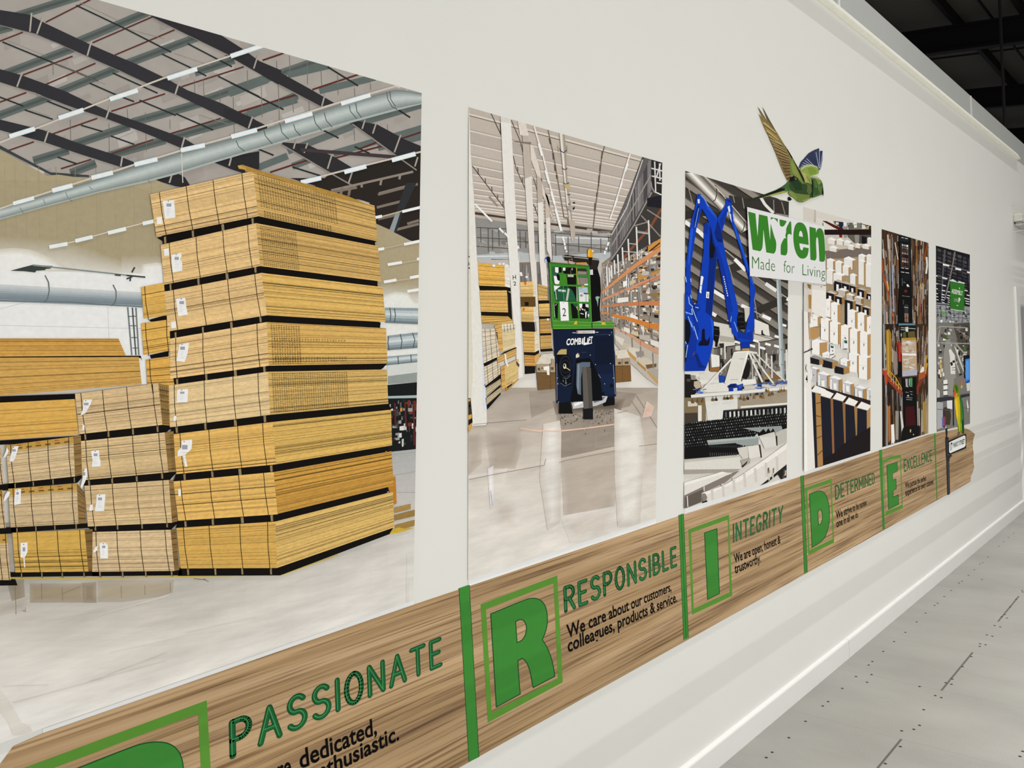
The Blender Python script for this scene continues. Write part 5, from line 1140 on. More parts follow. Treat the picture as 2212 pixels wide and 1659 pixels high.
lamps(t3, P3, 'L', "895,325 940,400 1030,490", 30, 'dcdad6', None, .0070); lamps(t3, P3, 'L', "372,1540 425,1572;690,1462 775,1500;912,1570 1000,1610;1170,1390 1200,1410;555,1610 575,1630", 36, 'f0f1f0', None, .0070)
q = Art('printed_machinery', t3, INK, base=0.0080, clip=P3, crop='C5')
q.p("330,690 570,740 610,940 600,1060 430,1060 330,950", 'cbc7bf').p("430,850 600,880 600,930 440,920", 'a8a39b').p("820,665 985,735 1000,860 830,832", 'd6d3cc').p("820,835 1010,870 1070,910 900,925 820,900", 'c3beb6').l("820,835 1060,905 900,930", 7, '57524d').p("905,800 920,790 925,830 950,850 905,852", '1d1b1a')
q.p("330,1000 1210,880 1210,1400 330,1400", '6d6862')
q.layer += 1
for k in range(90):
    x = rr.uniform(330, 1180); y = rr.uniform(920, 1330); w_ = rr.uniform(8, 60); h_ = rr.uniform(15, 110)
    q.q([(x, y), (x+w_, y-3), (x+w_, y+h_), (x, y+h_)], rr.choice(['8d8881', '55504b', 'a7a29a', '2a2725', 'c9c5be', '3a3633', '807b74', '1e1c1b']))
q.p("340,1060 445,1080 445,1200 350,1220", 'dcdbd7').p("325,1215 440,1200 440,1250 325,1255", '8a6234').l("320,1080 325,1250;440,1070 445,1250;370,1000 700,955 1200,880", 9, '24211f').p("940,1280 1000,1260 1000,1345 950,1345", '9c7444').p("1010,1290 1120,1300 1120,1345 1010,1345", '7d5c38')
q.l("495,940 500,1120;880,930 885,1180;1020,1080 1025,1330;1185,1010 1190,1360;960,1050 965,1120;1110,1060 1112,1200", 17, 'd3d0ca')
for x, y in ((640, 930), (845, 915), (805, 970), (920, 995), (980, 953), (1080, 975), (1085, 868), (1155, 738)): q.l([(x-32, y-9), (x+30, y+9)], 26, 'f2f3f1')
q.p("1072,225 1122,228 1168,1345 1120,1345 1095,800", 'a6b0b3').p("1100,228 1122,230 1168,1345 1148,1345", '8a9497').l("1082,230 1128,1340", 8, 'c6ced0').l("1118,1010 1160,1020;1125,1180 1165,1180", 10, '737c7f')
q.p("40,1255 300,1250 440,1290 440,1400 210,1400 210,1320 40,1290", 'd9d7d2').p("200,1265 420,1262 425,1350 215,1355", 'cfccc6').p("40,1285 110,1290 225,1380 235,1440 110,1560 40,1560", '1a1817').p("150,1370 200,1360 230,1395 225,1440 175,1450 150,1420", 'b5a78f').p("70,1340 110,1340 110,1370 70,1370", '4a443c').p("110,1295 170,1300 170,1350 120,1350", '8a8680')
q.p("425,1290 500,1310 500,1380 430,1380", '1c3f9a')
q.p("40,1560 120,1555 270,1600 270,1660 40,1660", '8a7a62').p("270,1540 640,1510 640,1660 290,1660", 'cfcdc8').p("640,1500 1210,1440 1210,1660 640,1660", '8f8a82')
q.layer += 1
for k in range(60):
    x = rr.uniform(640, 1180); y = rr.uniform(1480, 1640); q.q([(x, y), (x+rr.uniform(6, 30), y), (x+rr.uniform(6, 30), y+rr.uniform(20, 90)), (x, y+rr.uniform(20, 90))], rr.choice(['d0cdc7', '4d4741', 'b09a74', '2c2825', 'e0ded9', '8a7248']))
q.at('M').p("60,690 250,690 250,880 190,890 60,930", '7a6a50').p("100,720 180,730 180,760 100,765", 'c9c3b5').p("185,755 215,755 215,885 185,888", 'd9d7d1').p("60,820 180,815 185,890 60,910", '3f3830').p("240,690 512,675 512,790 395,802 390,880 265,882", 'd3d2ce').p("512,690 930,640 930,770 520,785", '9a8e7c').l("540,770 930,740", 16, 'd9d7d2')
q.build()
q = Art('printed_rollers', t3, INK, base=0.0180, clip=P3, crop='M')
q.p("395,800 560,785 930,755 930,945 690,1010 680,985 520,1165 60,1205 60,905 260,882 390,870", '0c0c0c')
q.layer += 1
for j in range(11):
    for k in range(46):
        x = 70+k*19.5+(j % 2)*9; y = 905+j*24-k*(2.4)+ (j*k)*.02
        if y < 815 or (x > 640 and y > 985-(x-640)*.25) or (x > 500 and y > 1150): continue
        q.raw(X('M', [(x, y), (x+7, y-2), (x+9, y+7), (x+2, y+10)]), rr.choice(['6d7071', '8d9192', '4b4e4f', '3a3c3d']))
q.layer += 1
for k in range(15):
    x = 410+k*35; q.q([(x, 812-k*2.5), (x+14, 808-k*2.5), (x+16, 850-k*2.5), (x+2, 860-k*2.5)], rr.choice(['b9bab8', '8d8f8e', '55585a', 'd0d0cd'])); q._line(X('M', [(x-6, 865-k*2.5), (x-2, 800-k*2.5), (x+20, 795-k*2.5)]), 1.4, '1a1a1a')
q.l("395,800 930,755", 9, '3a3b3b').build()
q = Art('printed_conveyor', t3, INK, base=0.0225, clip=P3, crop='M')
q.p("60,1210 525,1165 545,1290 480,1310 60,1320", 'd2cfc8').p("60,1210 525,1165 530,1185 60,1232", 'b9b6ae').p("60,1290 545,1285 480,1312 300,1320 60,1330", '9c968d')
q.p("258,1045 672,1012 690,1030 688,1078 660,1085 560,1090 500,1072 480,1100 460,1075 440,1105 420,1078 400,1108 380,1082 360,1110 340,1085 320,1112 300,1088 275,1100", '8e9695').p("560,945 880,925 892,970 830,985 810,945 790,975 770,945 750,978 730,950 700,980", '8b9392').p("262,1048 672,1014 674,1030 264,1066", 'a4acab')
q.p("275,1085 500,1068 515,1165 75,1200 75,1120", '0d0d0d'); q.layer += 1
for k in range(13):
    x = 285+k*18; q.q([(x, 1080), (x+9, 1098), (x, 1112), (x-9, 1096)], '23282a'); q.q([(x-2, 1150), (x+3, 1150), (x+3, 1175), (x-2, 1178)], '4c5152')
q.p("690,1010 830,1020 838,1095 740,1115 715,1060", 'cfccc6').p("828,985 905,950 925,960 925,1060 845,1085 838,1010", 'b7b3ac').p("600,1095 705,1085 718,1180 610,1200", 'd6d3cc').p("510,1110 600,1095 605,1190 560,1200 530,1165", 'c9c5be').p("690,1080 705,1085 718,1190 706,1190", '2c2927').p("835,1010 845,1010 848,1090 838,1092", '2f2c2a').p("540,1215 620,1195 620,1235 560,1270", 'a59f96').p("550,1260 600,1215 590,1240 556,1275", '2a2523')
q.p("60,1400 385,1308 470,1322 380,1370 60,1520", 'd7d4ce').p("60,1400 385,1308 420,1315 60,1430", 'e3e1dc')
q.p("60,1510 420,1340 530,1300 410,1400 230,1480 215,1560 60,1625", '7e756d').p("75,1520 235,1450 232,1480 215,1490 210,1560 75,1610", '5d554e').l("95,1510 100,1600;235,1420 235,1470", 8, 'd5d2cc')
q.p("215,1485 400,1420 540,1340 760,1190 930,1065 930,1240 700,1425 240,1580 225,1540", 'd5d1cb').p("215,1485 400,1420 540,1340 760,1190 930,1065 930,1110 560,1375 250,1500", 'e4e1dc')
for k in range(7):
    x = 300+k*90; q.l([(x, 1455-k*45+rr.uniform(-5, 5)), (x+8, 1560-k*42)], 22, 'c8c2bd')
q.p("218,1488 245,1488 262,1520 250,1560 225,1560", '7e786f').p("220,1560 262,1545 262,1575 225,1585", '171514')
q.p("700,1425 930,1240 930,1380 880,1375 850,1330 760,1400", '221f1d'); q.layer += 1
for k in range(14):
    x = rr.uniform(760, 915); y = rr.uniform(1270, 1370); q.q([(x, y), (x+14, y-8), (x+12, y+35), (x, y+40)], rr.choice(['c9c5bd', '8a7f70', '4f473f', '6d6a66', 'a7987c']))
q.build()
R1, R2, R3, R4 = '0b3ab0', '082f96', '062474', '1b52cc'
f = Art('printed_robot', t3, INK, base=0.0280, clip=P3, crop='L')
f.p("225,300 240,285 262,295 300,345 275,420 245,560 215,660 180,900 155,1060 160,1340 150,1400 105,1360 108,1000 125,900 150,640 165,560 205,420", R1).p("225,420 245,400 250,480 215,620 190,640 195,520", R3).p("150,700 165,640 185,660 160,880 140,1050 130,1000", R4)
f.p("95,1340 160,1340 175,1420 180,1700 90,1700 90,1400", R1).p("108,1340 130,1330 140,1420 115,1430", R3)
f.p("300,600 330,588 365,595 430,850 435,930 395,1400 370,1700 200,1700 225,1430 290,900", R1).p("355,600 370,600 430,850 432,930 405,1200 370,1700 300,1700 350,1000", R3).p("300,600 330,588 345,640 330,720 300,700", R2)
f.p("240,300 262,290 300,340 340,400 425,520 470,620 500,800 530,950 590,1200 655,1480 665,1700 570,1700 480,1150 420,850 395,760 370,640 320,520 268,430", R1).p("300,345 345,405 425,520 470,620 440,560 330,440", R4).p("440,560 480,680 500,800 420,760 405,700", R3).p("420,850 440,830 520,1100 600,1500 610,1700 570,1700 480,1150", R2).p("425,760 480,770 495,800 440,790", '041c5c')
f.p("375,640 385,800 415,860 395,960 360,970 355,880", '0b0d18')
f.p("440,535 525,395 530,340 560,332 590,352 592,410 555,450 520,560 485,700 470,640", R1).p("530,345 580,350 590,380 550,370", R3).p("460,560 540,440 530,500 480,660", R2)
f.p("545,415 575,395 600,440 605,560 660,700 705,850 775,1080 830,1260 838,1330 825,1400 830,1700 745,1700 785,1400 775,1180 640,740 570,560", R1).p("600,560 705,850 775,1080 830,1260 800,1230 740,1050 640,740", R4).p("640,740 690,870 780,1180 775,1200 700,960", R2).p("545,425 565,410 575,470 560,490", 'd4dae0').p("555,480 580,500 590,590 570,540", 'c9d2dc').p("600,500 620,540 622,570 605,540", 'aab8c8')
f.p("228,345 250,340 252,385 232,388", 'd5dcea').l("262,300 300,340 345,420;240,440 200,640", 7, '7fa2f0').ell(203, 562, 6, 22, '06183f', 10)
f.at('C5')
f.p("45,395 80,372 115,395 140,520 190,640 205,880 170,1000 100,1180 45,1210", R2).p("60,400 85,380 110,420 125,560 75,600 60,560", R1).p("50,600 90,580 130,640 160,760 190,870 180,900 120,760 80,640", R1).p("150,500 175,488 210,520 230,640 190,660 160,580", R2)
f.p("180,600 240,560 340,640 372,700 378,790 362,960 330,1100 290,1210 200,1215 160,1060 190,900 205,760", R1).p("160,1060 200,1215 290,1210 270,1250 45,1255 45,1200 110,1150", R2).p("160,1060 185,1050 240,1180 290,1210 200,1216", R3).p("335,650 360,690 372,800 355,900 350,760", R4)
f.p("240,795 255,775 272,785 275,890 300,915 318,880 330,860 325,930 312,968 200,968 205,935 235,905", '050b2a')
f.p("45,670 75,675 105,720 115,830 95,930 70,955 45,930", '070a1c').p("45,980 70,990 75,1090 60,1150 45,1150", '060d30')
f.l("90,420 100,500;130,540 190,700;55,590 130,620;150,750 195,900;60,1100 80,960;85,640 130,760;110,400 125,440;150,500 170,495;55,920 65,950", 8, '9dbcf8').l("60,610 110,600;120,700 150,800", 6, '5f8cf0')
f.p("372,745 435,758 440,830 425,920 405,990 392,975 395,930 372,900", '0c0b0c').l("375,780 435,785;380,850 430,860", 6, '4f4d4d')
f.p("555,600 600,560 650,590 640,780 655,830 720,832 735,770 750,690 780,610 822,560 812,720 810,912 778,922 776,1000 680,1002 672,925 630,895 600,850 580,830", R1).p("672,925 778,922 776,1000 680,1002", R2).p("690,1000 770,998 770,1022 690,1022", 'b58a2f').p("640,800 720,832 810,800 810,912 640,880", R2).ell(760, 803, 12, 14, R4, 10).l("600,700 640,810;570,640 560,700", 8, '7fa2f0')
f.p("650,590 715,600 722,690 728,785 665,788 630,740 635,640", '0b0b0c').l("640,640 715,650;650,700 720,705;645,660 700,620;660,760 715,750", 5, '3c3c40').p("712,545 775,538 772,615 735,705 722,690 718,600", 'c3bdb1').l("712,545 775,538", 6, 'e5e2da')
f.p("228,190 240,185 258,200 240,300 220,290", 'e4e6ea').p("218,295 240,300 232,385 212,368", 'dfe2e8').l("230,290 242,296;226,350 235,352", 5, R3).p("290,362 323,366 318,438 285,432", 'e2e3e3').l("300,385 310,395 300,420 312,410", 6, '17181c')
f.layer += 1
for k in range(9): f._line(X('C5', [(482+k*5.6, 190+k*26), (484+k*5.6, 206+k*26)]), 2.0, 'd6dff2')
f.at('L').l("100,1160 112,1220;155,1180 160,1215;165,1500 175,1560;140,1440 180,1480;205,1480 240,1490", 9, '9dbcf8')
fo = f.build()
g = Art('gripper', fo, INK, base=0.0370, clip=P3, crop='C5')
g.p("595,1042 640,1030 770,1025 860,1040 860,1062 760,1050 655,1385 490,1392", 'd3d0c9').p("745,1035 765,1045 668,1378 655,1385", 'f0eee9').l("600,1045 770,1030", 8, 'eceae5').l("655,1115 710,1118;560,1350 640,1345", 5, '8a857d')
g.l("770,1050 830,1190 918,1375", 22, 'd8d5ce').l("800,1055 940,1260 1042,1392", 20, 'd2cfc8').l("855,1065 1000,1210 1170,1365", 15, 'cfccc5').l("572,1115 400,1300 230,1480", 20, 'd9d6cf').l("745,1100 700,1240 668,1365", 13, 'dedbd5').l("800,1110 805,1360;760,1110 770,1240", 11, 'bdb9b2').p("690,1330 740,1180 770,1100 785,1200 770,1300 740,1345", '191716').l("840,1100 900,1250 940,1350;870,1120 950,1345", 6, '9a948b').l("430,1270 470,1260 440,1300", 7, 'b4b0a9')
g.p("280,1405 480,1380 490,1395 840,1340 852,1395 700,1420 700,1472 300,1490 235,1470", 'd6d3cd').p("690,1350 840,1340 848,1385 700,1400", 'dfddd8').l("700,1420 830,1400", 6, '8d877f')
g.p("115,1520 300,1500 700,1470 1200,1425 1200,1462 700,1508 120,1555", 'd9d7d2').l("118,1553 700,1508 1200,1462", 6, '8c8780')
g.p("520,1425 560,1395 620,1390 640,1410 700,1390 695,1470 540,1480 538,1445", '12338f').p("530,1415 610,1395 620,1425 545,1440", '0b1a4a').p("592,1445 635,1440 635,1480 592,1482", 'c9cbd0').p("650,1410 690,1405 690,1440 655,1450", '2450b8')
g.l("815,1410 860,1395 900,1400 940,1390;845,1440 900,1450 940,1430;960,1390 1000,1380 1010,1410;1020,1410 1060,1420 1090,1390;1080,1380 1120,1390 1160,1370;1130,1400 1190,1375;170,1470 210,1500 260,1490;190,1455 250,1505;250,1460 290,1455", 9, '2a5ac0').l("860,1425 930,1440;970,1400 990,1390;1100,1400 1150,1385;140,1460 190,1450;200,1485 260,1470", 6, '7d9bd8')
g.layer += 1
for x, y in ((365, 1535), (402, 1532), (496, 1520), (528, 1518), (565, 1515), (580, 1512), (675, 1520), (755, 1520), (830, 1510), (905, 1500), (140, 1560), (200, 1560), (255, 1550), (700, 1400), (960, 1430), (985, 1440), (1030, 1470), (1110, 1440), (1130, 1430), (1160, 1430), (1000, 1480), (930, 1510), (715, 1530)):
    g.q([(x-3, y), (x+3, y), (x+3, y+26), (x-3, y+26)], '6d665a'); g.q([(x-12, y+26), (x+12, y+26), (x+15, y+54), (x-15, y+54)], rr.choice(['6b4d24', '7a5a2c', '2c241a', '8a6a38']))
g.build()

# ------------------------------------------------------------------ panel 4: wrapped cabinets
P4 = [(1736, 446), (1882, 488), (1880, 974), (1737, 1019)]
t4 = panel('photo_mural', P4, 'mural print of rows of white wrapped cabinets on shelving', 'd8d5cf')
rr = random.Random(44)
a = Art('printed_store', t4, INK, clip=P4, crop='C6')
a.p("40,80 910,300 910,1900 40,1900", 'd2cec8').p("65,100 210,140 210,280 115,270 70,250", 'c9c4bb').p("195,130 215,138 215,300 185,280", 'b5aea4').p("215,150 900,330 900,345 430,270 300,250 215,230", 'cdc8c0')
a.p("425,268 900,330 900,380 560,378 440,310", '8d8a80').p("440,275 500,280 505,340 460,310", '14151c').p("460,285 495,288 495,318 462,312", 'd5d6da').p("500,280 552,285 550,370 505,360", '1b2236').p("555,280 595,285 592,340 560,338", 'd9d9d9').p("630,290 690,298 688,370 610,372", '5d5e56').p("685,282 720,290 718,352 685,352", 'e4e3e0').p("720,290 780,305 775,372 722,372", '77776f').p("760,300 895,330 895,455 870,455 860,350 780,320", '3f130f').p("780,310 825,325 825,368 785,370", 'cfcfcc').p("840,330 870,340 868,375 842,375", 'a39c66')
a.layer += 1
for k in range(26):
    x = rr.uniform(440, 870); y = rr.uniform(285, 360); a.q([(x, y), (x+rr.uniform(5, 16), y), (x+rr.uniform(5, 14), y+rr.uniform(10, 40)), (x, y+rr.uniform(10, 40))], rr.choice(['15161c', '2a2f3f', 'c9c9c4', '6b6d64', '8f1f1c', 'b9a95e', 'e4e4e0', '3a3d36']))
a.p("290,268 345,272 500,345 565,378 490,378 430,350", '4a1512').p("300,285 325,300 325,340 300,330", 'd9d6d0').l("300,295 305,330", 9, '1a1a1c')
a.p("330,440 900,440 900,600 330,640", 'bfb9b0').p("600,440 900,440 900,560 690,545 610,470", '4d4a44').p("610,440 690,440 690,520 640,500", '5c5b50').p("690,440 750,440 745,545 700,545", '88877f').p("780,455 840,470 840,560 780,550", '171012').p("500,440 540,440 540,475 505,475", '7a1512').p("560,440 600,445 598,480 555,475", '8a8a88')
a.p("330,735 905,690 905,1700 110,1700 110,1100 330,1060", '9d8b70')
a.p("318,378 905,374 905,442 322,442", '1d0f0d').p("325,640 905,585 905,690 560,735 340,735", '6f645e')
a.build()
NCAB = 0
def wrapped(x, y, w_, h_, d=.55, side=.38, front='e6e4e1', sidec='b0895a', top='efedea', crop='C6', slit=True, base=.0028, dark=False):
    """a cabinet standing with its top in view: top lozenge, wrapped front, board side"""
    global NCAB
    NCAB += 1; o = Art('printed_cabinet', t4, INK, base=.0085+.0006*NCAB, clip=P4, crop=crop)
    dx, dy = w_*.55, -w_*d*.42; sx = w_*side
    o.p([(x, y), (x+dx, y+dy*.9), (x+w_+sx, y+w_*.18), (x+w_, y+w_*.28)], top)
    o.p([(x, y), (x+w_, y+w_*.28), (x+w_, y+h_+w_*.2), (x, y+h_)], front)
    o.p([(x+w_, y+w_*.28), (x+w_+sx, y+w_*.18), (x+w_+sx, y+h_), (x+w_, y+h_+w_*.2)], sidec)
    o.l([(x+w_, y+w_*.28), (x+w_, y+h_+w_*.2)], w_*.05, tint(sidec, .6))
    if dark: o.q([(x+w_*.3, y+w_*.45), (x+w_*.62, y+w_*.53), (x+w_*.62, y+h_+w_*.12), (x+w_*.3, y+h_+w_*.05)], 'dfdde0')
    elif slit:
        o.layer += 1; o.q([(x+w_*.45, y+h_*.5), (x+w_*.55, y+h_*.5), (x+w_*.54, y+h_*.62), (x+w_*.45, y+h_*.62)], '4a4844'); o.q([(x+w_*.1, y+w_*.2), (x+w_*.24, y+w_*.24), (x+w_*.24, y+h_*.9), (x+w_*.1, y+h_*.9)], 'f2f1ee')
        o._line(X(crop, [(x, y+h_*.4), (x+w_, y+h_*.4+w_*.25)]), .6, 'c9c7c3')
    o.build()
WB = []
for r_ in ((360, 490, 90, 60), (470, 500, 80, 60), (560, 520, 80, 50), (380, 590, 90, 50), (610, 570, 70, 50), (700, 555, 60, 45), (790, 565, 80, 45), (850, 480, 50, 90)): WB.append((*r_, 'w'))
for x, y, w_, h_, k in WB: wrapped(x, y, w_, h_, side=.25, slit=False, sidec='a88a62', front='d8d4ce')
for x, y, w_, h_ in ((350, 745, 80, 110), (455, 770, 78, 130), (560, 730, 110, 120), (740, 690, 80, 100), (545, 825, 75, 110), (840, 690, 60, 150), (740, 760, 70, 290), (830, 800, 80, 280), (345, 870, 80, 170), (430, 920, 110, 110), (635, 930, 70, 130)): wrapped(x, y, w_, h_, slit=False, front='dedbd7', sidec='a8855a')
for x, y, w_, h_ in ((440, 1010, 90, 120), (535, 1035, 90, 70), (630, 1065, 75, 80), (730, 1110, 80, 90), (840, 1165, 70, 70)): wrapped(x, y, w_, h_, front='14141a', top='b3aca4', sidec='94703f', dark=True)
for x, y, w_, h_ in ((490, 1115, 90, 70), (590, 1175, 80, 70), (690, 1210, 85, 80)): wrapped(x, y, w_, h_, front='b7aea4', top='e2dfda', sidec='8a6a40', slit=False)
for x, y, w_, h_ in ((345, 1150, 95, 90), (450, 1195, 85, 90), (690, 1290, 80, 90), (790, 1330, 80, 90), (575, 1240, 95, 330)): wrapped(x, y, w_, h_, front='17171c', top='c0b9b2', sidec='94703f', dark=True)
for x, y, w_, h_ in ((335, 1240, 60, 210), (400, 1285, 85, 230), (620, 1375, 80, 240), (730, 1410, 85, 250), (845, 1460, 70, 220)): wrapped(x, y, w_, h_, sidec='b28a58')
for x, y, w_, h_ in ((145, 1430, 95, 110), (275, 1475, 100, 260), (390, 1520, 100, 260), (525, 1565, 95, 280), (635, 1610, 95, 290), (760, 1650, 95, 270)): wrapped(x, y, w_, h_, sidec='b28a58')
q = Art('printed_post', t4, INK, base=0.0440, clip=P4, crop='C6')
q.p("40,1035 100,1040 110,1400 130,1700 40,1700", 'c9c6c1').p("98,1040 165,1060 170,1400 180,1460 140,1440 115,1540 100,1300", 'c8c0b5').p("105,1045 155,1060 150,1120 115,1090", '8a6a42').p("120,1180 160,1185 155,1360 125,1350", 'a37b46').p("165,1060 340,1075 340,1260 335,1480 240,1430 165,1400", 'dedad5').p("110,1400 150,1400 140,1540 118,1535", 'a37d49').ell(282, 1085, 8, 5, '14141a', 8)
q.at('M').p("1105,100 1190,110 1190,190 1108,210", 'b18a57').p("1105,72 1150,75 1190,92 1110,108", 'e5e3df')
q.build()
for x, y, w_, h_ in ((1132, 215, 68, 110),): wrapped(x, y, w_, h_, crop='M', slit=False, side=.9, base=.0050)
for x, y, w_, h_ in ((1440, 320, 72, 150), (1525, 340, 72, 190), (1220, 320, 80, 30), (1370, 370, 60, 60)): wrapped(x, y, w_, h_, crop='M', base=.0050)
for x, y, w_, h_ in ((1125, 355, 70, 50), (1228, 375, 75, 60), (1328, 425, 70, 60)): wrapped(x, y, w_, h_, crop='M', front='17171d', top='8f8d8d', sidec='a47c4a', slit=False, side=.7, base=.0056)
for x, y, w_, h_ in ((1120, 440, 55, 110), (1180, 485, 80, 110), (1280, 520, 78, 110), (1388, 560, 70, 110), (1490, 600, 72, 110), (1590, 620, 60, 110)): wrapped(x, y, w_, h_, crop='M', front='b9b8bd', top='eceae7', sidec='a98250', base=.0062)
q = Art('printed_label', t4, INK, base=0.0540, clip=P4, crop='M')
for x, y in ((1210, 545), (1310, 570), (1415, 590), (1520, 635)): q.p([(x, y), (x+28, y+2), (x+30, y+55), (x+4, y+50)], 'eceaea')
q.p("1285,245 1325,260 1320,345 1282,365", 'dfe0e2').p("1290,255 1315,262 1314,280 1290,274", '2f5a4a').l("1285,335 1318,328;1300,300 1312,300", 9, '5a5e66').p("1395,195 1438,205 1432,300 1395,280", 'dfe0e2').p("1403,210 1428,216 1428,240 1403,235", '2f5a4a').l("1400,285 1430,285", 9, '5a5e66').l("1300,236 1303,246;1414,192 1418,205", 5, '17181b'); q.build()
q = Art('printed_cabinet', t4, INK, base=0.0560, clip=P4, crop='M')
q.p("1110,620 1180,590 1640,720 1640,1180 1150,1320 1110,900", '2a1c18')
TOPS = ((1130, 630, 95), (1210, 665, 85), (1310, 690, 90), (1412, 730, 85), (1512, 765, 95))
FR = ("1125,650 1162,650 1182,1295 1155,1290", "1205,668 1288,690 1312,1270 1228,1290", "1308,700 1388,725 1408,1240 1322,1260", "1410,735 1485,755 1500,1230 1412,1240", "1512,760 1590,790 1590,1200 1505,1230")
for p_ in FR: q.p(p_, '191a26')
for p_, c_ in (("1162,650 1205,668 1228,1290 1182,1290", 'a47c4a'), ("1288,690 1310,700 1322,1180 1306,1200", '8a5d3a'), ("1388,725 1412,735 1416,1080 1404,1080", '8a623c'), ("1485,755 1512,765 1510,1000 1500,1010", '9a7448'), ("1590,790 1640,740 1640,930 1592,960", 'a8814f')): q.p(p_, c_)
q.l("1166,840 1208,850;1170,930 1212,920;1175,1030 1216,1010;1180,1170 1222,1130;1168,740 1206,730", 6, '4a3018')
for x, y, w_ in TOPS: q.p([(x-6, y+8), (x+w_*.35, y-42), (x+w_*1.25, y-8), (x+w_*.9, y+32)], 'e6e3df'); q.l([(x-6, y+8), (x+w_*.9, y+32)], 5, 'b7b2ab')
q.grad("1300,1050 1640,960 1640,1250 1300,1300", '20130f', '0f0909', 8) if False else None
q.build()
q = Art('printed_shade', t4, INK, base=0.0610, clip=P4, crop='M')
q.p("1230,1210 1320,1150 1420,1060 1520,1000 1640,920 1640,1250 1230,1330", '1a1316').p("1180,1270 1320,1220 1640,1140 1640,1260 1150,1340", '170f0f'); q.build()
q = Art('printed_post', t4, INK, base=0.0640, clip=P4, crop='M')
q.p("1055,-40 1100,-20 1110,200 1130,600 1160,1285 1060,1330", 'dedad6').p("1055,600 1085,600 1098,1310 1060,1325", 'e9e6e2').l("1110,-20 1118,300", 5, 'b9b4ad')
q.text('K', "1079,475 1097,478 1095,415 1077,415", '17171a', .01).text('4', "1082,562 1100,566 1098,505 1080,502", '17171a', .01).l("1065,315 1140,285", 11, '4a4844').l("1105,300 1112,285;1128,295 1133,275", 6, '2a2826'); q.build()
# ------------------------------------------------------------------ panel 5: the narrow aisle
P5 = [(1905, 495), (2006, 525), (2005, 936), (1906.5, 966)]
t5 = panel('photo_mural', P5, 'mural print of a narrow racking aisle with a tall black truck lifting a wrapped pallet', '2a2521')
rr = random.Random(55)
a = Art('printed_racking', t5, INK, clip=P5, crop='C1')
a.p("80,80 830,280 830,3600 80,3600", '3b2a1e')
WARM = ['8a7a6c', 'b9aea2', '5a3a22', '2a1c14', '9c6a34', '6d5a4a', 'c9c0b8', '7a4a26', '8d8a90', '3a2a22', 'a58a6a', '4d3626', 'd8d2ca', '77655a']
WARM = [tint(c, .85) for c in WARM]
for side in (0, 1):
    for k in range(150):
        if k % 25 == 0: a.layer += 1
        if side == 0: x = rr.uniform(105, 345); lean = (345-x)*.22
        else: x = rr.uniform(525, 800); lean = -(x-525)*.10
        y = rr.uniform(110, 1500); w_ = rr.uniform(5, 22); h_ = rr.uniform(60, 380)
        a.q([(x, y), (x+w_, y), (x+w_+lean*.3, y+h_), (x+lean*.3, y+h_)], rr.choice(WARM))
a.p("355,210 525,230 550,900 560,1560 340,1560 365,900", '0a0b0c')
a.l("105,560 130,820 200,1080 260,1380 320,1620;110,700 220,1150", 18, '9a4a24').l("185,880 200,1000", 20, 'd0a040').l("265,640 270,1000 285,1340", 18, '9ba0bb').l("680,920 700,1050", 22, 'b9a060').l("770,520 780,640 765,770", 26, 'd9d4cb').l("740,560 760,430 790,330", 24, '8a4416')
a.l("125,900 145,1659;215,400 245,1659", 16, '8f9498').l("300,300 345,560;120,400 130,540", 14, 'c9c0b6').l("700,1000 660,1500 640,1659", 14, '8f4a38')
a.at('C2').p("90,0 300,0 300,680 350,900 350,1560 90,1600", '2a1e17').p("530,0 700,0 700,1420 570,1440 540,700", '3a2a1e')
for k in range(60):
    if k % 20 == 0: a.layer += 1
    x = rr.uniform(110, 330); y = rr.uniform(0, 520); a.q([(x, y), (x+rr.uniform(6, 24), y), (x+rr.uniform(6, 24), y+rr.uniform(60, 240)), (x+4, y+rr.uniform(60, 240))], rr.choice(WARM))
    x = rr.uniform(545, 690); y = rr.uniform(0, 640); a.q([(x, y), (x+rr.uniform(5, 18), y), (x+rr.uniform(2, 12), y+rr.uniform(80, 260)), (x-4, y+rr.uniform(80, 260))], rr.choice(WARM))
a.p("138,80 180,62 210,120 205,640 175,700 150,600", '9a7428').l("165,90 172,640", 14, 'c49a3c').p("240,330 275,360 290,640 250,660 235,540", '8a7a70').p("215,280 240,350 235,500 215,480", 'a39484')
a.l("112,0 125,580 140,760 150,1080 155,1560", 22, '8d9295').l("225,840 235,1300;285,860 290,1120;320,900 330,1050", 18, '6d6a6a')
a.l("95,590 160,690 250,790 350,900", 46, '8a3a28').l("100,570 180,660 345,850", 9, 'c08a7a').l("185,600 270,690 345,830;205,640 210,740;235,670 240,770;270,700 270,790;300,760 300,840", 10, 'c49a3a').p("120,600 150,580 160,760 135,790", 'b0452a')
a.l("690,590 600,700 550,820 530,900", 44, '7a3222').l("670,500 640,640;660,400 640,560", 20, 'b98a34').p("575,610 610,540 630,560 625,640 590,630", 'dcdad4').p("560,640 640,600 640,680 560,720", 'a0522a')
a.layer += 1
for k in range(34):
    x = rr.uniform(110, 360); a.q([(x, rr.uniform(850, 1200)), (x+rr.uniform(6, 20), rr.uniform(850, 1200)), (x+rr.uniform(10, 22), 1560), (x+3, 1560)], rr.choice(['17100d', '3a2a20', '6a4a2a', '8a8a8c', '1d1613', '57402c']))
    x = rr.uniform(535, 690); a.q([(x, rr.uniform(780, 1100)), (x+rr.uniform(5, 16), rr.uniform(780, 1100)), (x+rr.uniform(8, 18), 1450), (x+3, 1450)], rr.choice(['17100d', '4a3826', '8a7048', 'b5aeA8'.lower(), '2a211b', '6d5a42']))
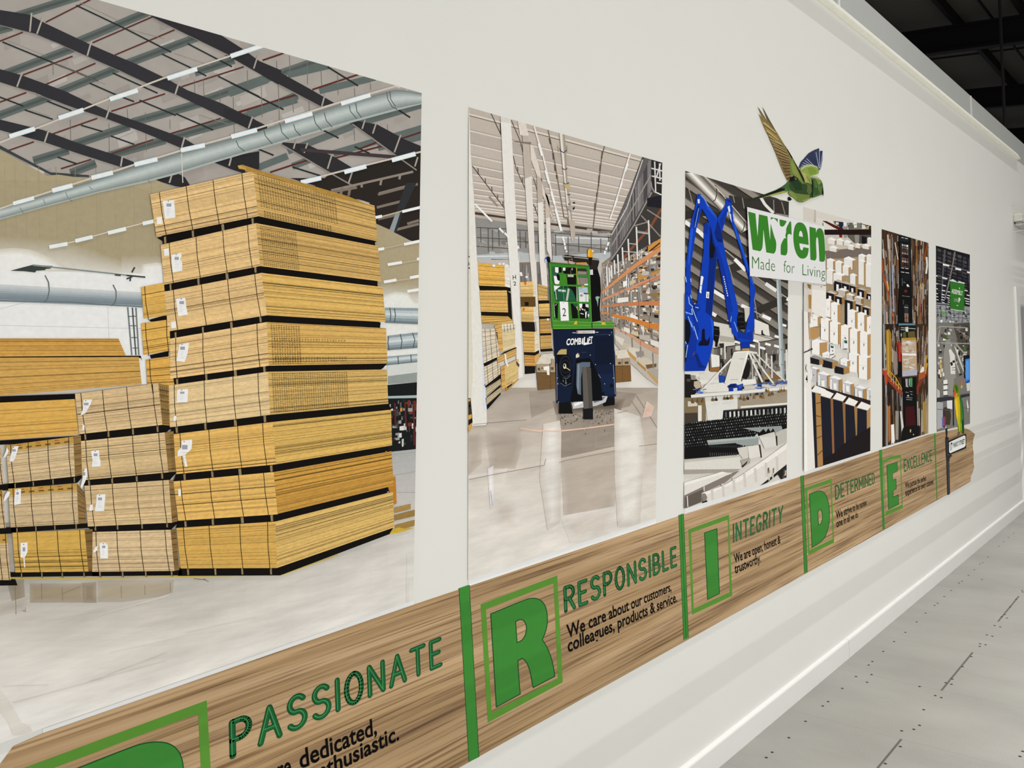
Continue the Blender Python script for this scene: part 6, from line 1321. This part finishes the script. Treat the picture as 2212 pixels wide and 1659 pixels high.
a.p("262,1110 305,1115 300,1480 265,1480", '8d8880').p("320,1115 345,1120 372,1340 345,1400", 'c9c5c2').p("205,1290 245,1280 255,1500 210,1540", 'dedcd8').p("165,1060 195,1040 200,1480 175,1520", 'a8662a').l("225,1310 240,1530", 14, 'f2f1ee').l("640,990 650,1400;620,1000 625,1380", 18, 'a5853f').l("545,990 545,1300;565,1080 570,1300;600,1100 605,1380", 14, 'a8a29c')
a.build()
f = Art('printed_truck', t5, INK, base=0.0260, clip=P5, crop='C1')
f.p("350,205 370,200 530,232 548,900 565,1560 340,1560 372,900", '0b0c0d').p("368,215 505,240 510,300 370,285", '1b2026').l("395,225 430,235;445,238 490,248", 8, 'd9dbdd')
f.layer += 1
for j in range(9):
    for k in range(3):
        x = 402+k*34+j*.5; y = 325+j*40+k*6; c = ['c9c9c8', '8a7a70', '5a4038', '8d7a72', '3a2220', '7a5a50', 'a08a80', '4a2f2a', '5d3f38'][j]
        f.q([(x, y), (x+24, y+4), (x+24, y+34), (x, y+30)], tint(c, rr.uniform(.7, 1.2)))
f.l("395,680 435,688;455,690 500,697;390,742 440,750;455,752 510,760", 9, 'd0d4d6').l("390,310 395,680;505,330 512,690", 6, '4a4f55').p("400,770 520,785 520,880 400,870", '14181b').p("470,930 492,925 518,965 480,962", 'dfe0df').l("405,840 410,950;430,880 450,910;415,900 460,905", 7, '5d6468').ell(460, 1030, 24, 22, '6d1d1d', 10).l("405,1098 450,1103;460,1105 520,1112", 6, '8a8d90')
f.p("440,1240 470,1222 500,1240 502,1500 445,1490", '2e3033').l("435,1268 495,1275", 8, 'b9bcbe').p("440,1360 500,1365 500,1495 445,1490", '8a6d5c').l("470,1380 470,1490;445,1430 500,1432", 9, '3a1d1a').l("425,1160 425,1230", 12, '4a4a3a')
f.p("355,1512 600,1512 600,1545 355,1545", '5f8090').p("365,1545 600,1545 600,1760 370,1760", '15150f')
f.at('C2').p("320,15 525,15 525,175 330,180", '17180f').p("390,40 425,35 425,100 395,95", 'd8d8d2').l("330,45 520,62;330,70 390,75", 9, 'a9aca6').p("360,110 395,90 400,170 360,170", '4d5030').p("420,100 510,90 515,170 430,172", '5a5230').p("330,120 345,118 345,160 330,160", '9aa09c')
f.p("292,235 330,225 345,680 300,680", '0d0b0b').p("295,235 325,225 335,480 305,480", 'b02a20')
f.p("335,178 525,172 530,215 430,210 340,200", 'a88534').p("340,198 430,212 530,205 540,640 350,672", 'b49c80')
f.layer += 1
for k in range(46):
    x = rr.uniform(345, 470); y = rr.uniform(215, 620); f.q([(x, y), (x+rr.uniform(30, 80), y+rr.uniform(-16, 10)), (x+rr.uniform(30, 80), y+rr.uniform(8, 30)), (x+6, y+rr.uniform(8, 26))], rr.choice(['cbc4c0', 'd8d4d6', 'a58e78', 'b9a894', 'c4b8ae', '9c8468']))
f.p("345,375 530,378 530,405 350,400", 'e4e2ea').p("350,600 540,585 540,660 350,672", 'a9abb9').p("350,672 540,655 545,672 350,690", '4a3a28')
f.p("345,690 530,680 545,1320 575,1330 570,1440 340,1500 345,1380 380,1360 370,1000", '0a0a0a').p("390,700 425,700 420,800 395,795", '8a8288').p("445,690 480,690 480,790 450,795", '4d8a55').l("395,700 405,790 425,800;440,700 440,790", 6, 'd5d5d8').l("390,870 430,878;445,862 480,868;400,940 480,945;400,965 475,970;390,800 430,805;445,798 480,800", 6, '9a9d9f').ell(425, 918, 14, 10, 'b9bcb9', 8).l("455,895 480,905", 12, '6d706e')
f.p("390,1060 500,1050 525,1290 395,1310", '3a0b10').p("375,1310 560,1300 575,1330 570,1440 340,1500 345,1380", '0d0c0d').p("445,1350 465,1348 462,1385 448,1388", 'b0a070').ell(493, 1415, 7, 9, 'c9b98a', 8)
f.build()
# ------------------------------------------------------------------ panel 6: the assembly hall
P6 = [(2022, 530.5), (2095, 550), (2095.4, 915), (2024.3, 933)]
t6 = panel('photo_mural', P6, 'mural print of an assembly hall seen from a gallery with a green hanging sign', '55534f')
rr = random.Random(66)
a = Art('printed_roof', t6, INK, clip=P6, crop='C1')
a.p("900,330 1430,480 1430,1260 900,1260", '17171c')
a.layer += 1
for j in range(15):
    for k in range(7):
        y = 390+j*62*(1-j*.018); x = 930+k*76; sh_ = 26*k
        if y+sh_ > 1180: continue
        a.q([(x, y+sh_*.9), (x+60, y+sh_*.9+18), (x+58, y+sh_*.9+18+max(8, 42-j*3)), (x+2, y+sh_*.9+max(8, 40-j*3))], rr.choice(['48433f', '3a3a46', '2f2f3c', '544e4a', '26262e', '3f3b3a']))
a.p("1040,410 1190,450 1110,870 1000,860", '22243c') if False else None
a.l("1045,410 1025,640 1010,840 1000,1190", 22, '55565f').l("1195,440 1150,700 1100,920 1045,1150", 20, '77757a').l("1340,520 1300,800;1400,560 1405,900", 16, '3a3a45').l("900,575 1140,650 1420,740;900,790 1090,840;900,910 1060,945", 7, '8d8c8a')
a.layer += 1
for x, y, w_, h_ in ((1015, 618, 95, 26), (1200, 678, 88, 28), (1375, 735, 45, 22), (905, 790, 30, 16), (1005, 820, 75, 18), (1140, 858, 80, 20), (915, 910, 25, 12), (1005, 932, 55, 16), (910, 985, 30, 12), (1000, 1010, 50, 14), (1085, 1030, 40, 12), (1340, 1010, 45, 14), (905, 1055, 35, 12), (995, 1070, 45, 13), (1080, 1085, 45, 13), (1370, 1080, 45, 14), (915, 1105, 30, 10), (995, 1110, 45, 11), (1070, 1120, 45, 12), (1340, 1130, 70, 14), (920, 1150, 30, 10), (990, 1150, 50, 10), (1090, 1155, 30, 9), (1350, 1170, 60, 12), (1000, 1190, 40, 9), (1085, 1185, 35, 9), (1355, 1205, 55, 12)):
    a.q([(x, y), (x+w_, y+w_*.22), (x+w_, y+w_*.22+h_), (x, y+h_)], 'e6e8e9')
a.l("905,1205 1000,1215 1120,1225;1335,1260 1430,1275", 16, '8f9090')
a.build()
b_ = Art('printed_hall', t6, INK, base=0.0065, clip=P6, crop='C1')
b_.p("900,1225 1430,1280 1430,1700 900,1700", '8f9296')
b_.layer += 1
for k in range(80):
    x = rr.uniform(905, 1400); y = rr.uniform(1240, 1650); b_.q([(x, y), (x+rr.uniform(8, 46), y+4), (x+rr.uniform(8, 46), y+rr.uniform(10, 70)), (x, y+rr.uniform(10, 60))], rr.choice(['b4b8bc', '77797c', 'cfd2d4', '55575a', '9c9ea0', '3f4042', '2c2d2e', '8d8a84']))
b_.l("905,1290 1420,1330;905,1340 1420,1385;905,1400 1420,1440;935,1240 940,1500;985,1240 988,1480;1060,1240 1062,1480;1120,1240 1122,1480;1180,1300 1182,1480;1250,1340 1252,1480;1310,1340 1312,1480;1370,1300 1372,1500", 7, '3a3c40').p("1000,1335 1045,1345 1040,1390 1005,1385", '5c9a4a').p("980,1455 1010,1460 1008,1530 975,1525", 'e0e2e4').p("1110,1470 1140,1475 1138,1570 1112,1565", 'd8dadc').p("1155,1480 1180,1485 1180,1580 1158,1575", 'd8dadc')
b_.at('C2').p("780,-20 1230,-20 1230,1500 780,1500", '74716c').p("1000,0 1230,-20 1230,420 1130,500", '4b453f')
b_.layer += 1
for k in range(150):
    if k % 40 == 0: b_.layer += 1
    y = rr.uniform(0, 760); x = rr.uniform(800, 960) if k % 2 else rr.uniform(1020, 1210)
    w_ = rr.uniform(8, 44); h_ = rr.uniform(8, 60); b_.q([(x, y), (x+w_, y+rr.uniform(-4, 12)), (x+w_, y+h_), (x, y+h_)], rr.choice(['c9c6bf', '3a3733', '2a2826', '1f1e1d', '4a4743', '6d6a66', 'b5b1aa', '57544f', '1c1b1a', 'e2e0db', '8a7a5c']))
b_.p("905,200 960,185 1000,400 1040,700 1010,760 1010,960 900,960 880,400", '8d8b86').p("1010,700 1140,640 1200,800 1210,1500 1010,1500", '77746f')
b_.p("945,330 970,320 1025,400 1030,640 970,640 960,420", 'd8d6d1').p("960,500 985,480 1000,520 980,540", '1f1e1d').p("990,470 1030,460 1030,490 995,500", '2a2928').l("985,560 1030,555;985,590 1028,588", 7, '55534f').p("1010,270 1035,300 1160,640 1150,650 1080,480", 'c9c7c2').l("1030,250 1160,390", 20, '9c9a94').l("1020,440 1085,630", 14, 'b9b7b2')
for y, c in ((460, 'd0b98a'), (520, 'c9a970'), (580, 'cbb184'), (640, 'd3c29c')): b_.p([(830, y), (852, y-10), (856, y+36), (832, y+44)], c)
for y in (720, 790, 860): b_.p([(875, y), (925, y-10), (930, y+45), (878, y+52)], 'e3e2de').l([(880, y+58), (935, y+52)], 14, '2e2d2b')
b_.l("800,60 830,30 1180,48;1180,45 1185,80;790,240 1210,250;800,250 835,40", 14, '9a9a96').l("1030,60 1210,170;860,165 1000,175", 7, '8a8880').p("880,120 920,150 930,200 860,180", '4a5a30').p("1140,260 1165,300 1160,350 1135,330", '4a6a34')
b_.p("1132,400 1212,395 1215,480 1160,470 1150,560 1160,700 1140,690", '14151a').p("1158,450 1215,440 1215,720 1160,735", '3f7fd0').p("1165,470 1205,465 1205,700 1168,710", '5a98e0').p("1160,735 1215,715 1215,745 1165,755", '1f4fa8').p("1170,760 1215,750 1215,850 1180,860", 'cfcfcc').p("1100,720 1115,710 1120,800 1100,810", 'd0602c').p("1098,790 1120,785 1118,820 1105,825", 'b5c832')
b_.p("790,820 830,860 830,1340 790,1350", 'b5b5b6').p("800,1010 870,1000 870,1330 800,1340", 'a5a6aa').p("870,1090 900,1060 920,1100 905,1320 870,1320", '3a2d35').p("880,1190 905,1180 905,1310 880,1310", '8a3a4a').p("895,1060 960,1080 975,1180 960,1290 910,1290", '3f3828').p("860,1190 885,1190 885,1300 860,1320", '5a5aa0').p("920,980 990,975 990,1090 925,1080", 'd9dade').p("1180,960 1200,1060 1190,1130 1175,1000", 'dedfdf').l("800,1090 1000,1110;1140,1070 1215,1090", 8, '55565a')
b_.p("790,945 900,925 1010,930 1210,885 1215,920 1010,970 900,985 790,1002", '2f3038').l("800,945 900,928 1210,888", 8, '5c5e68').l("1003,960 1006,1300", 14, '17181c')
b_.build()
s_ = Art('printed_sign', t6, INK, base=0.0200, clip=P6, crop='C1')
s_.p("1122,868 1338,912 1335,1330 1128,1300", '2f7026').l("1120,868 1338,912", 18, 'd5d6d8').l("1128,1300 1335,1330", 10, 'cfd3cf').l("1145,855 1180,862;1250,885 1285,892", 9, 'e0e1e1').l("1210,880 1245,888", 12, '15161a')
s_.text('ASSEMBLY', "1145,1060 1312,1095 1312,1030 1145,995", 'd5dfd0', .02).text('LINE', "1182,1182 1250,1195 1250,1145 1182,1130", 'a9c4a2', -.01).text('P', "1250,1197 1276,1202 1276,1135 1250,1128", 'e6ece4', .03).l("1218,1240 1245,1245", 9, 'd5dfd0').l("1258,975 1266,1000", 10, 'd5dfd0')
s_.build()
# ------------------------------------------------------------------ flying parakeet
x, z = on_wall(1700, 436)
def calm(h):
    h = h.lstrip('#'); c = [int(h[i:i+2], 16) for i in (0, 2, 4)]; l = .3*c[0]+.6*c[1]+.1*c[2]
    return ''.join('%02x' % max(0, min(255, round((v*.74+l*.26)*.90))) for v in c)
bird = thing('parakeet_decal', (x, 0, z), 'cut-out print of a flying green parakeet with raised wings above the white logo sign', 'bird decal')
b = Art('tail', bird, FEATHER, base=0.0120, crop='W'); b.adj = calm
b.p("70,1540 180,1505 350,1450 540,1380 650,1320 740,1250 780,1330 745,1400 600,1440 450,1470 330,1495 200,1525", '27351a').p("330,1495 450,1470 600,1442 745,1405 760,1370 640,1395 470,1445", 'a9ae3d').p("540,1380 650,1320 745,1250 770,1300 700,1340 600,1390", '2f6a2c').p("360,1455 500,1395 620,1345 700,1350 620,1390 460,1440", '0f1a0c').p("690,1320 760,1260 780,1330 740,1390 690,1400", '4f7f3a').build()
b = Art('wing', bird, FEATHER, base=0.0100, crop='W'); b.adj = calm
b.p("905,1025 935,940 990,880 1060,800 1140,755 1215,725 1235,770 1270,760 1280,800 1275,900 1255,1020 1225,1070 1140,990 1010,1000 930,1040", '39466f')
FEA = ((1212, 728, 1225, 1040), (1265, 765, 1235, 1050), (1160, 752, 1215, 1030), (1112, 775, 1200, 1010), (1075, 795, 1180, 1000), (1045, 825, 1160, 990), (1015, 855, 1130, 990), (985, 885, 1100, 990), (955, 920, 1080, 990), (935, 955, 1050, 995), (918, 990, 1020, 1005))
for xt, yt, xb, yb in FEA:
    b.l([(xt, yt), (xb, yb)], 26, '2c3560').layer -= 1
b.layer += 1
for xt, yt, xb, yb in FEA:
    b.l([(xt+12, yt+28), (xb+5, yb)], 10, 'a5b4d6', False)
b.p("920,1050 960,1000 1040,975 1130,980 1190,1010 1220,1060 1215,1115 1170,1140 1100,1165 1060,1160 1000,1100", '8fae35').p("930,1045 1000,990 1110,975 1190,1005 1215,1050 1180,1020 1100,1000 1010,1020 950,1060", 'c3c795').p("1040,1030 1120,1020 1180,1070 1170,1120 1080,1130", '7ba51f').p("1090,1160 1170,1135 1218,1112 1210,1130 1130,1165", 'd6d9c0')
b.build()
b = Art('body', bird, FEATHER, base=0.0140, crop='W'); b.adj = calm
bo = "740,1240 800,1180 860,1160 930,1060 985,1080 1060,1140 1090,1180 1150,1160 1215,1180 1260,1230 1285,1300 1290,1440 1230,1460 1150,1490 1080,1510 1010,1555 940,1572 880,1555 830,1500 770,1470 740,1430 745,1380 700,1340 690,1300"
b.p(smooth(F2(bo)), '41702c')
b.p("930,1060 985,1080 1060,1140 1090,1190 1110,1290 1050,1260 980,1260 930,1180", 'a3ab40').p("960,1100 1010,1110 1060,1200 1030,1250 980,1190", 'b9ba55').p("1000,1130 1060,1180 1080,1250 1040,1220", '8f9e38')
b.p("760,1240 850,1170 930,1200 1000,1280 1090,1330 1110,1440 1080,1500 980,1500 880,1440 790,1380 750,1320", '2f4f22').p("780,1260 860,1200 950,1290 960,1380 860,1380", '22401c').p("830,1420 960,1440 1080,1450 1060,1520 940,1568 880,1550 820,1490", '6f8a2c').p("760,1380 830,1410 880,1500 860,1530 780,1465 745,1430", '7f9733').p("960,1540 1060,1500 1140,1485 1060,1525 990,1560", '9aa63e')
b.p("1110,1210 1130,1200 1140,1300 1130,1480 1105,1495 1100,1350", '1a2d12').p("1090,1190 1130,1165 1200,1180 1255,1235 1275,1300 1270,1440 1180,1470 1130,1470 1140,1300 1130,1210", '4d7f31').p("1170,1190 1230,1210 1262,1260 1250,1300 1190,1270", '7b9a3a').p("1090,1185 1150,1160 1215,1182 1255,1225 1200,1200 1140,1185", 'b9bf6e').p("1140,1330 1200,1340 1240,1430 1180,1460 1140,1450", '375f24').p("1040,1290 1100,1300 1110,1400 1070,1450 1030,1400", '5a6f2c').l("1065,1200 1085,1260 1100,1320;1150,1210 1160,1300 1150,1420;1185,1230 1195,1330 1190,1430", 7, '2d4a1c')
bd = b.build()
for nm, pp in (('eye', (("1240,1270 1262,1268 1270,1295 1255,1310 1240,1298", '3a2412'), ("1246,1278 1258,1276 1262,1292 1250,1298", 'c58a3a'), ("1250,1282 1257,1281 1258,1290 1251,1291", '0c0a08'))), ('beak', (("1270,1345 1285,1340 1292,1400 1293,1440 1286,1475 1280,1440 1265,1430", '17120e'), ("1275,1350 1284,1346 1288,1390 1280,1400", '3a3128'))), ('foot', (("735,1500 750,1478 770,1485 800,1520 775,1540 740,1542", '14110f'),))):
    q = Art(nm, bird, FEATHER, base=0.0190, crop='W'); q.adj = calm
    for t_, c_ in pp: q.p(t_, c_)
    q.build()
w_ = Art('wing', bird, FEATHER, base=0.0180, crop='W'); w_.adj = calm
wg = "265,75 290,110 350,220 425,320 440,340 385,225 335,75 370,130 440,260 500,370 555,465 620,590 690,680 730,740 800,850 860,960 920,1060 985,1200 1000,1270 960,1275 890,1200 800,1160 750,1230 728,1228 700,1180 640,1040 590,890 520,720 440,570 420,500 385,435 410,440 335,315 365,330 280,185 310,215 345,265 430,330"
w_.p("385,435 335,315 280,185 350,270 265,75 300,125 430,325 560,465 690,680 800,850 800,900 780,1000 790,1160 750,1232 728,1228 640,1040 560,830 460,590 420,500", 'a9883a')
w_.p("335,72 370,130 440,260 560,470 545,480 420,290", '6d5a2a').p("265,75 300,120 430,325 420,330 310,170", '6a5628').p("280,182 350,268 430,330 520,430 470,420 340,290", '8d7132')
PR = ((345, 320, 560, 500), (395, 440, 590, 610), (430, 510, 640, 680), (450, 570, 670, 700), (470, 615, 690, 740), (500, 660, 720, 790), (520, 720, 740, 840), (545, 780, 750, 880), (575, 840, 755, 920), (600, 890, 765, 950), (620, 950, 770, 985), (645, 1010, 775, 1030), (665, 1060, 775, 1080), (690, 1120, 780, 1120), (715, 1180, 780, 1160))
for i, (x0_, y0_, x1_, y1_) in enumerate(PR):
    c_ = mixh('c2a04c', '5f4326', i/14)
    w_.p([(x0_, y0_), (x0_+30, y0_-10), (x1_, y1_-16), (x1_+10, y1_+14), (x0_+14, y0_+40)], c_)
w_.layer += 1
for i, (x0_, y0_, x1_, y1_) in enumerate(PR):
    w_.l([(x0_+12, y0_+36), (x1_+6, y1_+12)], 9, '3f2c18', False); w_.l([(x0_+16, y0_+10), (x1_, y1_-10)], 7, mixh('e6cf80', '96703c', i/14), False)
w_.p("340,75 400,190 520,400 640,590 700,690 670,700 560,520 440,320", '8f7a35') if False else None
w_.p("500,370 620,590 700,690 760,790 800,870 760,880 690,740 600,600", '8c7d38').p("690,685 740,750 810,870 870,980 850,960 780,860", '14190f')
w_.p("760,890 810,880 870,980 930,1080 985,1200 1000,1275 960,1278 890,1200 820,1150 780,1160 770,1020", '6f8a2c').p("790,900 830,960 890,1090 950,1230 880,1170 810,1100 785,990", '8d9d35').p("810,870 870,980 930,1080 990,1200 1003,1275 975,1240 900,1080 830,930", '17200f').p("770,1180 830,1155 890,1190 900,1225 850,1215 800,1240 750,1240", '15180f').p("835,1180 870,1190 880,1215 850,1215", '6d7048')
w_.build()

# ------------------------------------------------------------------ the white logo sign
SQ = [(1614.2, 447.2), (1780.5, 489.5), (1784.5, 614.8), (1620.3, 596.2)]
x, z = on_wall(*SQ[3])
sg = thing('logo_sign', (x, 0, z), 'white sign with big green lettering and a small slogan hung across the robot print', 'sign')
bm = bmesh.new(); fa = []; fb = []
for p in SQ:
    xx, zz = on_wall(*p, proud(0.0900)); fa.append(bm.verts.new((xx, -proud(0.0900), zz))); fb.append(bm.verts.new((xx, -proud(0.0800), zz)))
bm.faces.new(fa); bm.faces.new(fb[::-1])
for i in range(4): bm.faces.new((fa[i], fb[i], fb[(i+1) % 4], fa[(i+1) % 4]))
bmesh.ops.recalc_face_normals(bm, faces=bm.faces)
obj('sign_board', bm, plain('sign_white', (0.83, 0.83, 0.84), 0.5, 0, 0.02, 30), sg)
LG = '357a26'
def logo(name, polys):
    q = Art(name, sg, VINYL, base=0.0910, crop='X')
    for o_, h_ in polys:
        q.p(smooth(F2(o_), 50, 2), LG, [smooth(F2(k), 50, 2) for k in h_])
    q.build()
logo('letter', [("240,155 385,195 428,655 455,212 625,250 678,725 690,392 722,520 762,660 803,762 798,890 785,955 750,997 602,970 545,515 533,800 520,905 480,948 330,915", []), ("692,268 832,300 828,378 795,322 745,290 692,320", []), ("865,310 1008,345 985,400 950,448 915,460 885,448 868,418", [])])
logo('letter', [("1062,362 1082,347 1100,368 1107,622 1062,600 1030,616 1020,660 1026,900 1020,980 998,1025 970,1033 890,1015 885,815 960,685 998,692 978,640 1000,558 993,500", [])])
logo('letter', [("1262,368 1320,380 1370,425 1405,500 1432,620 1447,822 1262,788 1268,860 1285,912 1308,932 1330,915 1340,866 1447,886 1440,970 1415,1050 1370,1090 1310,1097 1250,1072 1190,980 1155,850 1138,700 1143,560 1170,440 1212,383", ["1253,646 1258,570 1280,538 1302,545 1322,590 1330,664"])])
logo('letter', [("1460,458 1588,490 1593,578 1610,520 1640,488 1685,488 1722,520 1750,600 1765,750 1778,1080 1765,1140 1735,1162 1660,1146 1642,780 1632,690 1612,663 1597,690 1590,780 1605,1050 1595,1110 1565,1135 1480,1115", [])])
q = Art('tagline', sg, VINYL, base=0.0910, crop='X')
q.text('Made', "318,1290 776,1348 776,1112 318,1042", '2c6a28', -.012).text('for', "945,1364 1165,1396 1165,1168 950,1128", '2c6a28', -.012).text('Living', "1322,1424 1776,1484 1776,1266 1322,1200", '2c6a28', -.012)
q.build()

# ------------------------------------------------------------------ perched parakeet and its street sign
x, z = on_wall(*X('S', [(1110, 1120)])[0])
st = thing('street_sign_decal', (x, 0, z), 'printed dark lamp-style post with a small white street name plate at the ragged banner end', 'sign decal')
q = Art('post', st, INK, base=0.0200, crop='S')
q.p("1080,170 1092,150 1104,158 1108,235 1102,290 1122,296 1124,345 1118,560 1132,620 1142,1108 1108,1126 1094,640 1086,560 1080,330 1076,300 1088,290", '26272a').p("1098,330 1108,330 1108,560 1120,620 1128,1100 1118,1108 1106,640", '4a4c50').p("1086,560 1170,545 1165,570 1140,590 1132,640 1100,640", '2a2b2e').p("1078,140 1090,138 1090,165 1080,168", 'e6e6e6'); q.build()
q = Art('name_plate', st, INK, base=0.0230, crop='S')
q.p("1112,352 1366,246 1376,262 1374,452 1132,550 1116,530", '1d1f22').p("1128,372 1142,362 1346,268 1364,280 1366,410 1350,436 1146,524 1130,508", 'e4e6e6')
q.text('17', "1146,488 1178,472 1176,372 1142,388", '121315', .03).text('PARROT', "1190,446 1268,414 1266,352 1188,382", '2a2c2e', .03).text('STREET', "1276,410 1354,380 1352,320 1274,350", '2a2c2e', .03); q.build()
x, z = on_wall(*X('C2', [(1120, 1400)])[0])
pk = thing('parakeet_decal', (x, 0, z), 'cut-out print of a yellow and green parakeet perched on the street name plate', 'bird decal')
q = Art('body', pk, FEATHER, base=0.0200, crop='C2')
q.p("1003,812 1015,778 1035,766 1058,778 1072,815 1080,880 1095,925 1120,990 1135,1100 1142,1250 1142,1405 1118,1400 1108,1370 1092,1392 1072,1370 1062,1290 1040,1180 1026,1060 1018,960 1006,890", '6f8a1d').p("1008,812 1018,782 1036,772 1056,785 1068,820 1070,870 1050,900 1030,850", '57701f').p("1025,790 1045,785 1060,830 1050,870 1030,830", '41591a')
q.p("1018,960 1050,930 1075,930 1090,1050 1092,1200 1085,1330 1062,1290 1040,1180 1026,1060", 'c9a81a').p("1022,985 1045,950 1060,1000 1065,1150 1060,1240 1042,1170 1028,1060", 'e0c32c').p("1085,920 1100,935 1122,995 1136,1100 1142,1250 1142,1405 1122,1400 1105,1200 1095,1050", '1d5a2c').p("1095,960 1110,1000 1122,1120 1130,1300 1118,1290 1105,1120", '3a7a3c').p("1062,1200 1090,1230 1092,1390 1074,1370 1066,1290", 'a5b41e').p("1095,1260 1110,1275 1112,1370 1098,1360", '8fae1e').p("1108,1250 1135,1200 1142,1400 1120,1400", '17452a').build()
q = Art('face', pk, FEATHER, base=0.0230, crop='C2'); q.p("1005,862 1020,850 1030,880 1034,940 1022,950 1008,910", 'c8502a').p("1020,930 1040,890 1062,880 1048,930 1030,955", 'd98a2a').p("1003,845 1014,838 1018,865 1008,875", '6d2a22'); q.build()
q = Art('foot', pk, FEATHER, base=0.0230, crop='C2'); q.l("1072,1375 1064,1430 1062,1500;1088,1385 1082,1420", 5, '55504a'); q.build()

# ------------------------------------------------------------------ doorway and wall light at the far end
DOOR = plain('door_grey', (0.40, 0.40, 0.39), 0.5, 0, 0.04, 8)
bm = bmesh.new(); add_box(bm, XE, 10.1, 0.085, 0.12, 0.0, 2.075)
d1_ = struct('door_1', bm, DOOR)
bm = bmesh.new()
add_box(bm, XE-0.17, XE, -0.022, 0.0, 0.0, 2.165, 0, 0.004); add_box(bm, XE, 10.1, -0.022, 0.0, 2.075, 2.165, 0, 0.004); add_box(bm, 10.1, 10.27, -0.022, 0.0, 0.0, 2.165, 0, 0.004)
struct('door_frame', bm, GLOSS_PAINT, d1_)
bm = bmesh.new(); add_box(bm, XE, XE+0.02, 0.0, 0.085, 0.0, 2.075)
struct('door_jamb', bm, GLOSS_PAINT, d1_)
lt = thing('caged_wall_light', (9.25, 0, 2.80), 'cream wall light in a wire guard above the doorway', 'light')
bm = bmesh.new(); add_box(bm, 8.98, 9.62, -0.075, -0.0005, 2.80, 2.875, 0, 0.012); obj('housing', bm, plain('lamp_housing', (0.72, 0.71, 0.66), 0.4, 0, 0.05, 20), lt)
bm = bmesh.new(); add_box(bm, 9.0, 9.60, -0.068, -0.012, 2.755, 2.80, 0, 0.012); obj('diffuser', bm, plain('lamp_diffuser', (0.42, 0.43, 0.40), 0.35, 0, 0.05, 20), lt)
bm = bmesh.new()
for zz in (2.70, 2.76, 2.82, 2.88, 2.93): add_tube(bm, [(8.93, -0.004, zz), (8.93, -0.115, zz), (9.67, -0.115, zz), (9.67, -0.004, zz)], 0.004, 6)
for xx in (8.93, 9.12, 9.30, 9.48, 9.67): add_tube(bm, [(xx, -0.004, 2.93), (xx, -0.115, 2.93), (xx, -0.115, 2.70), (xx, -0.004, 2.70)], 0.004, 6)
obj('wire_guard', bm, plain('guard_wire', (0.62, 0.62, 0.58), 0.4, 0.3, 0.05, 20), lt)
# rod hanging from the roof behind the wall's top
r_ = ray(2165, 137); t_ = (1.4-CAM.y)/r_.y; rx_ = CAM.x+r_.x*t_
bm = bmesh.new(); add_tube(bm, [(rx_, 1.4, 2.0), (rx_, 1.4, zroof(1.4, 0.85))], 0.026, 10)
tag(obj('hanging_rod', bm, plain('rod_steel', (0.035, 0.035, 0.034), 0.5, 0.2)), 'thin dark rod hanging from the dark roof behind the wall top', 'rod')
